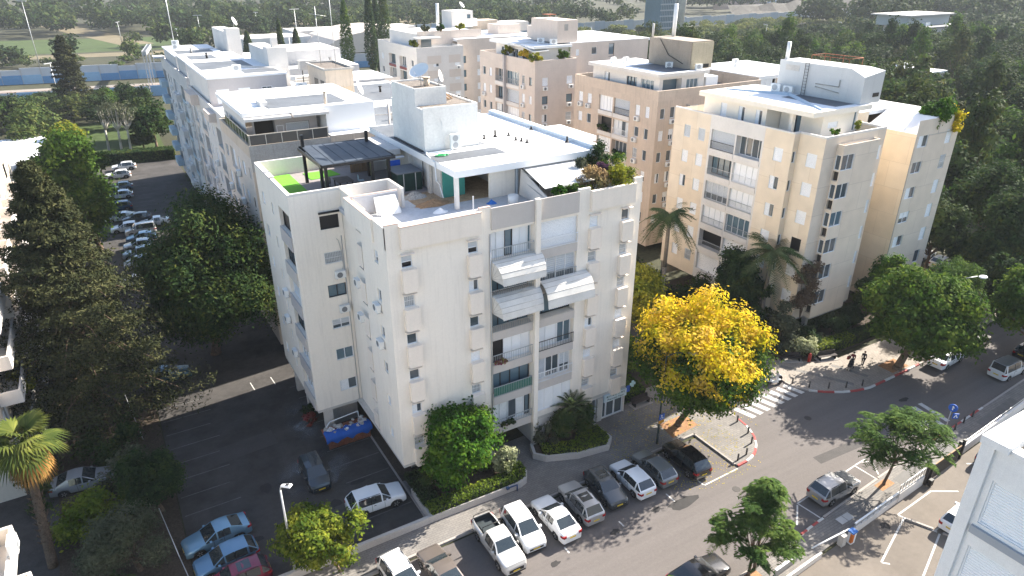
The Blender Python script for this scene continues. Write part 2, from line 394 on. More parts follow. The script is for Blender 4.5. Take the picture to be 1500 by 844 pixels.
def sheet(name, poly, z, m, kind='structure', parent=None):
    o = MB().poly([(x, y, z) for x, y in poly]).obj(name, m, parent, (0, 0, 0) if parent else None)
    if not parent: o['kind'] = kind
    return o
def rect(x0, y0, x1, y1): return [(x0, y0), (x1, y0), (x1, y1), (x0, y1)]
sheet('ground', rect(-2500, -300, 3500, 4000), -.03, earth)
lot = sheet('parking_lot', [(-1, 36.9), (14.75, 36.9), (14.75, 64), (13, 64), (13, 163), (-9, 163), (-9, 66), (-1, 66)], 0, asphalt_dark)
street = sheet('street', [(-80, 15), (37.7, 21.5), (48.2, 22.3), (71, 23.5), (400, 40), (400, 60), (78, 31.2), (59.5, 31), (53.6, 35), (53.6, 36), (53.6, 150), (44.7, 150), (44.7, 34), (-80, 34.6)], 0, asphalt_road)
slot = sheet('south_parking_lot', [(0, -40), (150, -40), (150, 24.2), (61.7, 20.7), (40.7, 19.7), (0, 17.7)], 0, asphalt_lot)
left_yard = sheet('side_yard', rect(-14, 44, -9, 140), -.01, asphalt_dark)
CORNER = [(39.7, 29.45), (41.1, 29.5), (42.2, 29.85), (43.2, 30.55), (44.0, 31.5), (44.55, 32.7), (44.75, 34.0)]
north = [(-80, 36.75), (-80, 34.5), (39.7, 34.5)] + CORNER + [(44.75, 150), (37, 150), (37, 42), (14.8, 42), (14.8, 36.75)]
structure('north_pavement', MB().prism(north, -.02, .12), pavers)
EAST = [(53.6, 36.0), (53.75, 34.9), (54.4, 33.8), (55.4, 32.9), (56.9, 31.95), (58.4, 31.35), (60, 31.0), (64.9, 31.0), (72, 31.2), (79, 31.6)]
structure('east_pavement', MB().prism([(53.6, 150)] + EAST + [(300, 50), (300, 58), (85, 36.4), (71, 36.0), (62.0, 36.1), (60.2, 36.6), (56.2, 39.2), (56.2, 150)], -.02, .12), pavers_warm)
structure('south_pavement', MB().prism([(-80, 13.5), (40.7, 19.9), (61.7, 20.95), (300, 32.8), (300, 35), (71, 23.5), (48.2, 22.3), (37.7, 21.5), (-80, 15)], -.02, .12), pavers)
# darker bands and plates laid into the pavements
for p in ([(32.6, 38.2), (36.9, 37.6), (36.9, 42), (32.6, 41.2)], ):
    pass
for i, p in enumerate(([(58.9, 31.9), (59.3, 32.2), (55.9, 38.3), (55.4, 38.0)], [(61.4, 32.2), (61.9, 32.3), (60.6, 35.6), (60.1, 35.5)],
          [(49.2, 20.7), (54.2, 21.0), (54.2, 22.0), (49.2, 21.7)], [(55.5, 21.1), (61.5, 21.4), (61.5, 22.5), (55.5, 22.2)], [(63, 21.5), (70, 21.9), (70, 22.8), (63, 22.4)])):
    sheet('paving_band', p, .124, pavers if i < 2 else band_dark)
orange = sheet('tree_pit', [(37.6, 34.9), (40.9, 35.2), (41.0, 37.1), (37.9, 37.0)], .125, terracotta)
sheet('tree_pit', [(64.4, 31.3), (67.2, 31.3), (67.2, 33.0), (64.4, 33.0)], .125, terracotta)
sheet('tree_pit', [(47.2, 21.25), (48.9, 21.3), (48.9, 22.1), (47.2, 22.0)], .125, terracotta)
sheet('tree_pit', [(30.8, 20.3), (32.3, 20.4), (32.3, 21.15), (30.8, 21.05)], .125, terracotta)
structure('manhole_cover', MB().box(41.25, 20.62, .12, 41.95, 21.25, .13).box(42.0, 20.62, .12, 42.7, 21.25, .13), metal_grey)
# kerb stones, one by one
def kerb_run(pts, cols, step=1.0, name='kerb', rgb=(kerb_grey, kerb_white, kerb_red)):
    root = bpy.data.objects.new(name, None); COL.objects.link(root); root['kind'] = 'structure'
    L = [0]
    for a, b in zip(pts, pts[1:]): L.append(L[-1] + math.dist(a, b))
    n = max(1, round(L[-1] / step)); q = L[-1] / n
    def at(t):
        for i in range(len(pts) - 1):
            if t <= L[i + 1] + 1e-6:
                f = (t - L[i]) / (L[i + 1] - L[i]); return (pts[i][0] + (pts[i+1][0] - pts[i][0]) * f, pts[i][1] + (pts[i+1][1] - pts[i][1]) * f)
        return pts[-1]
    for i in range(n):
        a, b = at(i * q), at((i + 1) * q); c = cols(i, ((a[0] + b[0]) / 2, (a[1] + b[1]) / 2))
        w = round(math.dist(a, b) - .02, 2)
        me = cached(('kerb', w, c), lambda: MB().hexa([(-w/2, -.11, -.02), (w/2, -.11, -.02), (w/2, .11, -.02), (-w/2, .11, -.02), (-w/2, -.085, .14), (w/2, -.085, .14), (w/2, .09, .145), (-w/2, .09, .145)]).mesh('kerb_stone', rgb[c]))
        o = child('kerb_stone', me, root); o.location = ((a[0] + b[0]) / 2, (a[1] + b[1]) / 2, 0); o.rotation_euler = (0, 0, math.atan2(b[1] - a[1], b[0] - a[0]))
kerb_run([(5, 34.42), (39.6, 34.42)], lambda i, p: 0)
kerb_run([(39.66, 34.3), (39.66, 29.6)], lambda i, p: 0)
kerb_run([(x + .02, y - .06) for x, y in CORNER], lambda i, p: (2, 1)[(i // 2) % 2], .55)
kerb_run([(44.8, 34.3), (44.8, 46)], lambda i, p: 0)
kerb_run([(x - .03, y - .08) for x, y in EAST[:8]], lambda i, p: (2, 1)[(i // 2) % 2] if i > 2 else 0, .8)
kerb_run([(65, 30.92), (68.4, 30.97)], lambda i, p: (2, 1)[(i // 2) % 2], .7)
kerb_run([(68.5, 30.97), (79, 31.5)], lambda i, p: 0)
kerb_run([(24, 20.8), (37.7, 21.55)], lambda i, p: 0)
kerb_run([(37.8, 21.58), (40.6, 21.8)], lambda i, p: (2, 1)[i % 2], .7)
kerb_run([(40.7, 21.85), (48.2, 22.38)], lambda i, p: 0)
kerb_run([(48.3, 22.4), (57, 22.85)], lambda i, p: 0)
kerb_run([(57.1, 22.88), (66, 23.3)], lambda i, p: (2, 1)[(i // 2) % 2], .8)
kerb_run([(66.1, 23.3), (80, 24.0)], lambda i, p: 0)
def stripe(parent, a, b, w=.12, m=line_white, z=.004, name='parking_line'):
    a, b = Vector((*a, 0)), Vector((*b, 0)); u = (b - a).normalized(); n = Vector((-u.y, u.x, 0)) * w / 2
    MB().poly([a - n, b - n, b + n, a + n]).obj(name, m, parent, (0, 0, z))
for k in range(12):
    y = 39.6 + 2.34 * k
    if y < 62: stripe(lot, (10.7 + (k % 3) * .12, y), (14.6, y), .09, line_worn)
for k in range(10):
    y = 47.0 + 2.3 * k; stripe(lot, (-.8, y), (3.3 - (k % 2) * .4, y), .09, line_worn)
for k in range(34):
    y = 82 + 2.35 * k; stripe(lot, (1.2, y), (6.4 - (k % 3) * .5, y), .09, line_worn)
for x in (7.6, 9.6): stripe(lot, (x, 62.0), (x - .1, 63.6), .09, line_white)
# front row bays and corner bay lines
for a, b in (((35.6, 34.0), (35.6, 29.1)), ((35.55, 29.15), (39.5, 29.2)), ((32.3, 30), (32.3, 29)), ((27.2, 29.6), (27.2, 29.0)), ((22.2, 29.6), (22.2, 29.0))): stripe(street, a, b)
for a, b in (((40.3, 23.9), (48.2, 24.4)), ((40.35, 23.9), (40.55, 22.0)), ((48.2, 24.4), (48.25, 22.5)), ((48.3, 24.42), (50.4, 24.5)), ((50.4, 24.5), (48.9, 22.7)), ((49.1, 24.4), (49.9, 24.0)), ((40.2, 23.8), (38.4, 22.4))): stripe(street, a, b)
zeb = 46.1
for k in range(8):
    x = 45.6 + k * 1.035; y = 33.52 + k * .045
    MB().poly([(x, y + 1.75, 0), (x + .50, y - .1, 0), (x + 1.06, y - .07, 0), (x + .56, y + 1.95, 0)]).obj('zebra_stripe', line_white, street, (0, 0, .004))
for k in range(5):
    x = 57.0 + k * 1.05
    stripe(street, (x, 23.6 + k * .06), (x + .5, 26.6 + k * .06), .5, line_white, name='zebra_stripe')
for a, b in (((45.9, 19.15), (50.7, 19.35)), ((45.9, 19.1), (46.7, 16.6)), ((50.6, 17.0), (46.7, 16.75)), ((45.95, 18.7), (40.5, 17.0)), ((40.5, 17.0), (40.9, 16.6)), ((46.7, 16.4), (41.3, 14.6)), ((50.7, 19.3), (52.5, 18.2)), ((56.5, 19.7), (58.5, 18.6))): stripe(slot, a, b, .13)
for a, b in (((45.95, 18.55), (46.7, 16.9)), ((46.9, 16.3), (47.6, 14.9))):
    a, b = Vector((*a, 0)), Vector((*b, 0)); u = (b - a).normalized(); n = Vector((-u.y, u.x, 0)) * .09
    MB().prism([tuple(p)[:2] for p in (a - n, b - n, b + n, a + n)], 0, .13).obj('wheel_stop', kerb_grey, slot, (0, 0, 0))
# pale dust spilled on the lot by the skip
dust = mat('spilled_plaster_dust', (.30, .32, .34), .95, .5, 1.6)
_t = dust.node_tree; _n = _t.nodes.new('ShaderNodeTexNoise'); _n.inputs['Scale'].default_value = .55; _n.inputs['Detail'].default_value = 8; _n.inputs['Roughness'].default_value = .7
_r = _t.nodes.new('ShaderNodeMapRange'); _r.inputs[1].default_value = .45; _r.inputs[2].default_value = .66; _r.inputs[4].default_value = .75
_c = _t.nodes.new('ShaderNodeTexCoord'); _g = _t.nodes.new('ShaderNodeTexGradient'); _g.gradient_type = 'SPHERICAL'; _mp = _t.nodes.new('ShaderNodeMapping')
_t.links.new(_c.outputs['Generated'], _mp.inputs[0]); _mp.inputs['Location'].default_value = (-1, -1, 0); _mp.inputs['Scale'].default_value = (2, 2, 0)
_t.links.new(_mp.outputs[0], _g.inputs[0]); _q = _t.nodes.new('ShaderNodeMath'); _q.operation = 'MULTIPLY'
_t.links.new(_c.outputs['Object'], _n.inputs['Vector']); _t.links.new(_n.outputs['Fac'], _r.inputs[0]); _t.links.new(_r.outputs[0], _q.inputs[0])
_g2 = _t.nodes.new('ShaderNodeMapRange'); _g2.inputs[2].default_value = .5; _t.links.new(_g.outputs['Fac'], _g2.inputs[0]); _t.links.new(_g2.outputs[0], _q.inputs[1])
_t.links.new(_q.outputs[0], _t.nodes['Principled BSDF'].inputs['Alpha'])
sheet('dust_patch', rect(6.0, 43.5, 12.5, 50.0), .006, dust); sheet('dust_patch', rect(8.6, 51.0, 12.2, 58.0), .006, dust)
oil = mat('oil_stained_asphalt', (.030, .028, .028), .8, .3, 1.5)
for i, (x, y, a, b) in enumerate(((32.8, 28.6, 1.6, .55), (26.3, 28.9, .5, .3), (20.8, 28.7, .45, .3), (30.5, 29.1, .5, .3), (9.5, 42.5, .6, .5), (5.2, 47.0, .5, .7), (11.8, 44.0, .7, .35), (3.2, 41.8, .8, .4), (61, 28, .9, .3), (44, 19.0, .5, .4))):
    r_ = random.Random(i); sheet('oil_stain', [(x + a * math.cos(t_ * .52) * r_.uniform(.6, 1.1), y + b * math.sin(t_ * .52) * r_.uniform(.6, 1.1)) for t_ in range(12)], .003, oil)
for p in ([(46, 26.0), (52, 25.6), (52.1, 26.5), (46.1, 26.9)], [(12, 26.4), (19.5, 26.6), (19.5, 27.3), (12, 27.1)], [(2, 52), (7.5, 52.4), (7.4, 54.6), (2, 54.2)]): sheet('asphalt_patch', p, .002, mat('patched_asphalt', (.066, .061, .059) if p[0][1] < 40 else (.03, .03, .032), .9, .2, .6, 20, .3))
for x, y in ((37.5, 27.5), (50.5, 30.8), (6.5, 57.0)): structure('manhole_cover', MB().cyl((x, y, 0), (x, y, .012), .33, n=18), mat('cast_iron', (.05, .045, .042), .7, .2, 4))
# walls and beds in front of the main block
gw = MB()
gw.prism([(3.0, 36.7), (14.85, 36.6), (14.85, 36.86), (3.0, 36.96)], .0, .72)
o = gw.obj('garden_wall', mat('white_planter_render', (.50, .465, .43), .9, .1, 1, 12, .3, dirt=.2), None); tag(o, 'long low whitewashed wall between the dark parking lot and the pavement', 'wall')
def planter(pts, h, lab, t=.2):
    root = thing('planter', lab, 'planter', (sum(p[0] for p in pts) / len(pts), sum(p[1] for p in pts) / len(pts), .12))
    c = Vector((root.location.x, root.location.y)); m = MB()
    inn = []
    for x, y in pts:
        v = Vector((x, y)) - c; v = v * (1 - t * 1.3 / max(v.length, .1)); inn.append((c.x + v.x, c.y + v.y))
    n = len(pts)
    for i in range(n):
        j = (i + 1) % n
        m.hexa([(*pts[i], .0), (*pts[j], .0), (*inn[j], .0), (*inn[i], .0), (*pts[i], h), (*pts[j], h), (*inn[j], h), (*inn[i], h)])
    m.obj('planter_wall', MATS['white_planter_render'], root, (0, 0, 0))
    MB().prism(inn, .1, h - .12).obj('soil', soil, root, (0, 0, 0)); return root
planter([(14.87, 36.62), (22.7, 36.4), (23.4, 36.65), (23.85, 37.3), (23.9, 40.0), (14.87, 40.2)], .72, 'curved white planter holding the bushy tree and clipped hedge by the block')
planter([(25.9, 40.1), (25.45, 38.9), (26.2, 38.0), (28.7, 36.95), (31.7, 36.5), (32.6, 37.3), (32.5, 40.15)], .72, 'white planter with cut corners holding the dark cycad near the shop')
bed = MB().prism([(14.85, 40.2), (16.2, 40.2), (16.2, 64), (14.85, 64)], -.02, .1); structure('garden_bed', bed, soil)
structure('lot_kerb', MB().box(14.75, 37, -.02, 14.87, 60, .14), kerb_grey)
structure('garden_bed', MB().prism([(-9, 37.2), (-1.1, 37.2), (-1.1, 66), (-9, 66)], -.02, .08), soil)
structure('garden_bed', MB().prism([(56.3, 39.4), (60.3, 36.8), (86, 36.7), (92, 60), (56.3, 60)], -.02, .14), soil)
structure('garden_bed', MB().prism([(37.1, 42.2), (44.6, 42.2), (44.6, 64), (37.1, 64)], -.02, .14), soil)
# ================================================================ the main block
FL = 2.97
def slab(k, z0=3.08): return z0 + FL * k
A = thing('apartment_block', 'cream six storey block with white fabric awnings and roof under renovation, nearest in the middle', 'building', (25, 50, 0))
WM = [cream_wall, dark_room, grey_panel, white_wall]
fw = Wall(A, (14.5, 40.3), 0, 21.9, 3.08, 20.92)
CS = (1.42, 6.48, 17.2, 20.38)
KINDS = (('barred', 'split', 'slide', 'slide', 'barred', 'open'), ('shut', 'barred', 'shut', 'slide', 'split', 'open'),
         ('barred', 'shut', 'split', 'barred', 'barred', 'shut'), ('barred', 'shut', 'shut', 'barred', 'barred', 'slide'))
hood = cached('hood', lambda: MB().hexa([(-.5, -.34, .0), (.5, -.34, .0), (.5, 0, .02), (-.5, 0, .02), (-.5, -.36, .05), (.5, -.36, .05), (.5, 0, .09), (-.5, 0, .09)]).mesh('window_hood', cream_box))
def _wbox():
    m = MB(); w, d = .55, .38
    m.add([(-w, 0, .12), (w, 0, .12), (w, -d, .12), (-w, -d, .12), (-w, 0, 1.66), (w, 0, 1.66), (w, -d, 1.66), (-w, -d, 1.66), (-w + .12, 0, 0), (w - .12, 0, 0), (w - .12, -d, 0), (-w + .12, -d, 0)],
          [[4, 7, 6, 5], [0, 3, 7, 4], [1, 5, 6, 2], [3, 2, 6, 7], [8, 11, 3, 0], [9, 1, 2, 10], [11, 10, 2, 3], [8, 9, 10, 11]])
    m.box(-w + .02, -d + .0, 1.66, w - .02, 0, 1.70); return m.mesh('window_box', cream_box)
wbox = cached('wbox', _wbox)
for c, kk in zip(CS, KINDS):
    for k in range(6):
        z = slab(k) + 1.46; fw.win(c, z, .80, 1.0, kk[k], .13)
        link('window_hood', hood, A, fw.pt(c, 0, z + 1.04), 0)
        if not (k == 0 and c < 7 and c > 6): link('window_box', wbox, A, fw.pt(c + .06, 0, z - 1.74), 0)
LB, RB = (7.96, 11.62), (12.06, 15.66)
for k in range(6):
    for b in (LB, RB): fw.hole(b[0], slab(k) + .5, b[1], slab(k) + 2.72, .95, 3)
fw.build('front_wall', WM)
def bay(b, k, parts, depth=.78):
    s0, s1 = b; tot = sum(p[1] for p in parts); x = s0
    for kind, w in parts:
        q = (s1 - s0 - .02) * w / tot; put_window(A, fw.O, 0, x + q / 2 + .01, slab(k) + .52, q - .02, 2.16, kind, depth); x += q
bay(LB, 5, (('panels', 1.45), ('darkslide', .75), ('panels', 1.4), ('blueslide', .35)), .5)
bay(LB, 4, (('darkslide', 3.6),)); bay(LB, 3, (('darkslide', 3.6),))
bay(LB, 2, (('black', 1.15), ('panels', 2.5)), .45)
bay(LB, 1, (('darkslide', 3.6),), .5); bay(LB, 0, (('curtain', 3.1), ('darkslide', .5)), .4)
bay(RB, 5, (('shut', 3.6),), .25); bay(RB, 4, (('blinds', 3.6),), .3); bay(RB, 3, (('darkslide', 3.6),))
bay(RB, 2, (('panels', 2.2), ('blueslide', 1.4)), .5); bay(RB, 1, (('greyshut', 1.1), ('slide', 1.4), ('blinds', 1.1)), .45); bay(RB, 0, (('panels', 3.6),), .12)
for b in (LB, RB):
    for k in range(6):
        m = MB(); m.box(b[0] + .01, -.05, slab(k) - .24, b[1] - .01, -.004, slab(k) + .49)
        if b is LB or k: fw.part(m, 'spandrel', grey_panel)
    m = MB(); m.box(b[0], -.10, 20.88, b[1], -.004, 22.52); fw.part(m, 'roof_parapet', grey_panel)
m = MB(); m.box(LB[1] + .02, -.34, 2.85, RB[0] - .02, -.003, 22.62); fw.part(m, 'pilaster', cream_wall)
m = MB(); m.tube([(LB[0] - .12, -.07, .1), (LB[0] - .12, -.07, 20.6)], .05, 6); fw.part(m, 'downpipe', metal_grey)
for b, k, mt, gm, h in ((LB, 5, rail_grey, None, .95), (LB, 4, metal_grey, None, .6), (LB, 3, metal_grey, None, .6), (LB, 2, rail_grey, None, .95), (LB, 1, rail_grey, 'green', .95), (LB, 0, rail_grey, None, .7),
                        (RB, 5, frame_white, None, .85), (RB, 4, rail_grey, None, .95), (RB, 2, black_metal, None, .95), (RB, 1, frame_white, None, .95)):
    g = mat('green_glass_panel', (.03, .16, .11), .15, .05, 1, spec=.6) if gm else None
    put_railing(fw, (b[0] + b[1]) / 2, slab(k) + .5, b[1] - b[0] - .04, mt, h, -.08, g)
# fabric awnings over three balconies
awn = mat('white_awning_canvas', (.68, .66, .62), .8, .06, 1.5, 30, .15, .2, dirt=.14, dscale=.8)
seam = mat('awning_seam', (.32, .30, .29), .8, .1)
def awning(name, s0, s1, ztop, prof, dome):
    m = MB(); n = len(prof); L = [(s0, -d, ztop + z) for d, z in prof]; Rr = [(s1, -d, ztop + z) for d, z in prof]
    if dome:
        L = [(s0 + .30 * (d / prof[-1][0]) ** 1.5, -d, ztop + z) for d, z in prof]; Rr = [(s1 - .18 * (d / prof[-1][0]) ** 2, -d, ztop + z) for d, z in prof]
    m.add(L + Rr, [[i, i + n, i + n + 1, i + 1] for i in range(n - 1)])
    th = [(x, y + .035, z - .035) for x, y, z in L + Rr]; m.add(th, [[i + 1, i + n + 1, i + n, i] for i in range(n - 1)])
    hz = ztop + prof[-1][1] + .12
    if dome:
        for side, e in ((L, s0 - .02), (Rr, s1 + .02)): m.add([(e, -.05, hz)] + side, [[0, i + 1, i] for i in range(1, n)])
    fl = prof[-1]
    k = 24; w = (Rr[-1][0] - L[-1][0]) / k          # scalloped valance
    for i in range(k):
        x = L[-1][0] + i * w; y = -fl[0]; z = ztop + fl[1]
        m.add([(x, y, z), (x + w, y, z), (x + w, y, z - .10), (x + w / 2, y, z - .15), (x, y, z - .10)], [[0, 1, 2, 3, 4]])
    o = fw.part(m, 'awning', awn)
    q = MB()
    for i in range(1, n - 1): q.tube([(L[i][0], L[i][1] - .006, L[i][2] + .008), (Rr[i][0], Rr[i][1] - .006, Rr[i][2] + .008)], .013, 4)
    if dome:
        for i in range(1, n): q.tube([(s0 - .03, -.06, hz), (L[i][0] - .012, L[i][1], L[i][2])], .01, 4)
    child('seam', q.mesh('seam', seam), o); return o
awning('awning', LB[0] - .02, LB[1] + .55, 18.42, ((.02, 0), (.42, -.08), (.80, -.30), (1.06, -.66), (1.20, -1.06), (1.27, -1.5)), True)
awning('awning', LB[0] - .02, LB[1] + .42, 15.55, ((.02, .1), (.40, 0), (.76, -.24), (1.02, -.62), (1.16, -1.02), (1.22, -1.45)), True)
awning('awning', RB[0] + .1, RB[1] + .95, 15.62, ((.02, .25), (.45, .18), (.85, -.04), (1.15, -.42), (1.34, -.92), (1.42, -1.5)), False)
# parapet: piers and proud panels, pinkish capping
cap = mat('parapet_capping', (.58, .43, .37), .8, .1, 2)
m = MB(); m.box(0, -.003, 20.92, 21.9, .22, 22.33); fw.part(m, 'parapet', cream_wall)
for s0, s1, z0, z1 in ((1.0, 7.05, 20.83, 22.4), (16.75, 21.08, 20.83, 22.42)):
    m = MB(); m.box(s0, -.30, z0, s1, -.005, z1); fw.part(m, 'parapet_panel', cream_box)
for s0, s1, z in ((0, 1.0, 22.62), (7.05, 7.96, 22.6), (15.68, 16.75, 22.66), (21.08, 21.9, 22.75)):
    m = MB(); m.box(s0, -.006, 22.33, s1, .22, z); fw.part(m, 'parapet_pier', cream_wall)
m = MB(); m.box(.98, -.32, 22.41, 7.07, .22, 22.47); m.box(.0, -.01, 22.63, .99, .22, 22.68); m.box(7.06, -.01, 22.61, 7.95, .22, 22.65); fw.part(m, 'capping', cap)
# left side of the front part, with its narrow windows
sw = Wall(A, (14.5, 45.1), -90, 4.8, 3.08, 22.45)
for k, kd in zip(range(6), ('split', 'greyshut', 'slide', 'slide', 'slide', 'open')): sw.win(2.75, slab(k) + 1.4, .72, .95, kd, .13)
sw.build('side_wall', WM)
for k in (3, 4): put_ac(A, sw.O, sw.a, 2.6, slab(k) + .62)
sw2 = Wall(A, (14.95, 50.8), -90, 5.7, 3.08, 22.4)
for k, kd in zip(range(6), ('shut', 'barred', 'greyshut', 'slide', 'slide', 'blueslide')):
    sw2.win(4.6, slab(k) + 1.4, .7, 1.0, kd, .13)
    link('window_hood', hood, A, sw2.pt(4.6, 0, slab(k) + 2.45), sw2.a)
    link('window_box', wbox, A, sw2.pt(4.62, 0, slab(k) - .3), sw2.a)
sw2.build('side_wall', WM)
for k in (3, 4): put_ac(A, sw2.O, sw2.a, 3.7, slab(k) + .7, -.3)
m = MB(); m.box(14.5, 45.1, 3.08, 14.94, 45.25, 22.4); m.obj('wall_return', cream_wall, A, (0, 0, 0))
m = MB(); m.box(14.36, 42.5, 20.8, 14.495, 48.2, 22.42); m.obj('parapet_panel', cream_wall, A, (0, 0, 0))
m = MB(); m.box(14.37, 42.52, 22.425, 14.72, 48.18, 22.47); m.box(14.72, 48.0, 22.425, 18.6, 48.2, 22.47); m.obj('capping', cap, A, (0, 0, 0))
m = MB(); m.box(14.5, 45.3, 20.92, 14.72, 48.2, 22.42); m.box(14.72, 48.0, 20.92, 18.6, 48.2, 22.42); m.box(14.72, 40.53, 20.92, 14.75, 48.0, 21.0); m.obj('parapet', white_wall, A, (0, 0, 0))
MB().box(14.74, 47.93, 20.99, 18.55, 47.99, 22.38).obj('bare_render', mat('blue_grey_render', (.36, .37, .41), .9, .1, 1), A, (0, 0, 0))
# right and back walls, slabs, floor under the building
rw = Wall(A, (36.4, 40.3), 90, 23.2, .0, 22.5)
for k in range(6):
    for q in (4, 9, 14, 19): rw.win(q, slab(k) + 1.2, 1.1, 1.2, ('shut', 'slide', 'split')[(k + q) % 3])
rw.build('end_wall', WM)
bw = Wall(A, (36.4, 63.5), 180, 13.7, 3.08, 22.5); bw.build('back_wall', WM); Wall(A, (22.7, 63.5), -90, 1.7, 3.08, 22.5).build('back_wall', WM); Wall(A, (22.7, 61.8), 180, 11.75, 3.08, 22.3).build('back_wall', WM)
MB().box(14.52, 40.32, 2.82, 36.38, 61.78, 3.076).obj('floor_slab', concrete_pale, A, (0, 0, 0))
MB().box(14.73, 40.5, 20.6, 36.2, 61.7, 20.93).box(22.8, 61.71, 20.6, 36.2, 63.4, 20.93).obj('roof_slab', mat('roof_screed', (.55, .57, .60), .85, .1, .5, 8, .2, .2, dirt=.25, dscale=.5), A, (0, 0, 0))
# ground storey: open passage, dark recess, shop
g = MB(); g.box(26.55, 40.5, .1, 26.75, 62, 2.82); g.obj('passage_wall', white_wall, A, (0, 0, 0))
MB().box(22.28, 44.5, .1, 22.42, 62, 2.82).obj('passage_wall', concrete_pale, A, (0, 0, 0))
MB().box(16.2, 43.2, .1, 22.28, 43.4, 2.82).obj('recess_wall', concrete, A, (0, 0, 0))
MB().box(16.2, 43.4, .0, 16.4, 61.6, 2.82).obj('recess_wall', concrete, A, (0, 0, 0))
for x, y in ((22.25, 40.55), (26.42, 40.38), (18.4, 41.0)): MB().box(x, y, .1, x + .42, y + .42, 2.82).obj('column', cream_wall, A, (0, 0, 0))
gwl = Wall(A, (26.9, 40.42), 0, 9.5, .1, 2.82)
gwl.hole(5.3, .3, 6.3, 2.6, .35, 1); gwl.hole(7.02, .14, 9.4, 2.05, .4, 1); gwl.build('shop_wall', [white_wall, dark_room, grey_panel, white_wall])
for s0, w, n in ((5.8, .96, 'slide'), (7.25, .42, 'slide'), (7.95, .92, 'slide'), (8.9, .96, 'slide')):
    put_window(A, gwl.O, 0, s0, .16 if s0 > 6 else .32, w, 1.86 if s0 > 6 else 2.25, n, .12)
MB().box(33.2, 40.25, 2.62, 33.75, 40.41, .14).obj('shop_pier', concrete_pale, A, (0, 0, 0))
gp = mat('produce_display', (.22, .12, .07), .9, .5, 5)
for i in range(7): MB().box(35.35 + (i % 2) * .35, 40.72, .6 + .2 * i, 35.6 + (i % 2) * .35, 40.78, .72 + .2 * i).obj('shop_poster', [gp, shutter_white, mat('poster_green', (.1, .25, .1), .7, .1)][i % 3], A, (0, 0, 0))
ring = MB()
for i in range(18):
    a0, a1 = math.pi * 2 * i / 18, math.pi * 2 * (i + 1) / 18
    ring.cyl((32.55 + .42 * math.cos(a0), 40.66, 1.25 + .6 * math.sin(a0)), (32.55 + .42 * math.cos(a1), 40.66, 1.25 + .6 * math.sin(a1)), .09, n=5)
ring.obj('window_decoration', mat('orange_decal', (.30, .12, .04), .8, .2), A, (0, 0, 0))
# pharmacy sign with its lettering
sg = thing('shop_sign', 'pale blue pharmacy fascia sign with dark green two line lettering above the glass shop door', 'sign', (35.15, 40.2, 2.4))
MB().box(33.86, 40.12, 2.06, 36.42, 40.32, 2.80).obj('sign_board', mat('sign_face', (.60, .70, .74), .4, .05, 1), sg, (0, 0, 0))
ink = mat('dark_green_lettering', (.01, .075, .085), .6, 0)
def text(body, size, loc, rot, m, name, parent=None, align='CENTER'):
    c = bpy.data.curves.new(name, 'FONT'); c.body = body; c.size = size; c.align_x = align; c.align_y = 'CENTER'; c.extrude = .004; c.resolution_u = 2; c.materials.append(m)
    o = bpy.data.objects.new(name, c); COL.objects.link(o)
    dg = bpy.context.evaluated_depsgraph_get(); me = bpy.data.meshes.new_from_object(o.evaluated_get(dg)); bpy.data.objects.remove(o); bpy.data.curves.remove(c)
    o = link(name, me, parent, loc); o.rotation_euler = rot; return o
text('\u05ea\u05d5\u05d0\u05e0 \u05ea\u05d7\u05e7\u05e8\u05de \u05ea\u05d9\u05d1', .30, (35.14, 40.11, 2.60), (R(90), 0, 0), ink, 'lettering', sg)
text('Pharmacy Naot', .30, (35.14, 40.11, 2.28), (R(90), 0, 0), ink, 'lettering', sg)
st = thing('pharmacy_emblem', 'small pale blue cross emblem on a blue bracket at the corner of the shop', 'sign', (36.75, 40.1, 2.9))
MB().box(36.42, 40.02, 2.45, 36.72, 40.2, 3.0).obj('bracket', mat('sign_blue', (.02, .10, .42), .5, .05), st, (0, 0, 0))
m = MB(); m.box(36.78, 40.06, 2.98, 37.38, 40.16, 3.2); m.box(36.97, 40.055, 2.78, 37.19, 40.165, 3.4); m.obj('cross', mat('pale_cyan_sign', (.45, .68, .72), .4, .05), st, (0, 0, 0))
# left wing of the block
lw = Wall(A, (10.95, 50.8), 0, 3.98, 3.08, 22.3)
for k, (kd, w, h, dz) in enumerate((('split', 1.5, 1.1, 1.28), ('blueslide', 1.5, 1.1, 1.4), ('blinds', 1.5, .9, 1.46), ('darkslide', 1.5, 1.1, 1.42), ('barred', 1.45, 1.0, 1.4), ('black', 1.5, 1.12, 1.36))):
    lw.win(2.93, slab(k) + dz, w, h, kd, .12)
lw.build('wing_wall', WM)
put_ac(A, lw.O, 0, 3.25, 15.1); put_ac(A, lw.O, 0, 3.3, 12.1 - .1)
m = MB(); m.cyl((2.12, -.12, 20.68), (3.74, -.12, 20.68), .09, n=8); lw.part(m, 'roller_blind_box', black_metal)
m = MB(); m.tube([(3.72, -.04, 3.1), (3.72, -.04, 18.6)], .03, 5); m.tube([(3.3, -.05, 18.4), (3.45, -.05, 18.2), (3.6, -.05, 17.2), (3.62, -.05, 16), (3.5, -.05, 15.5)], .022, 5); lw.part(m, 'pipe', metal_grey)
lm = Wall(A, (10.95, 61.8), -90, 11.0, 3.08, 22.3)
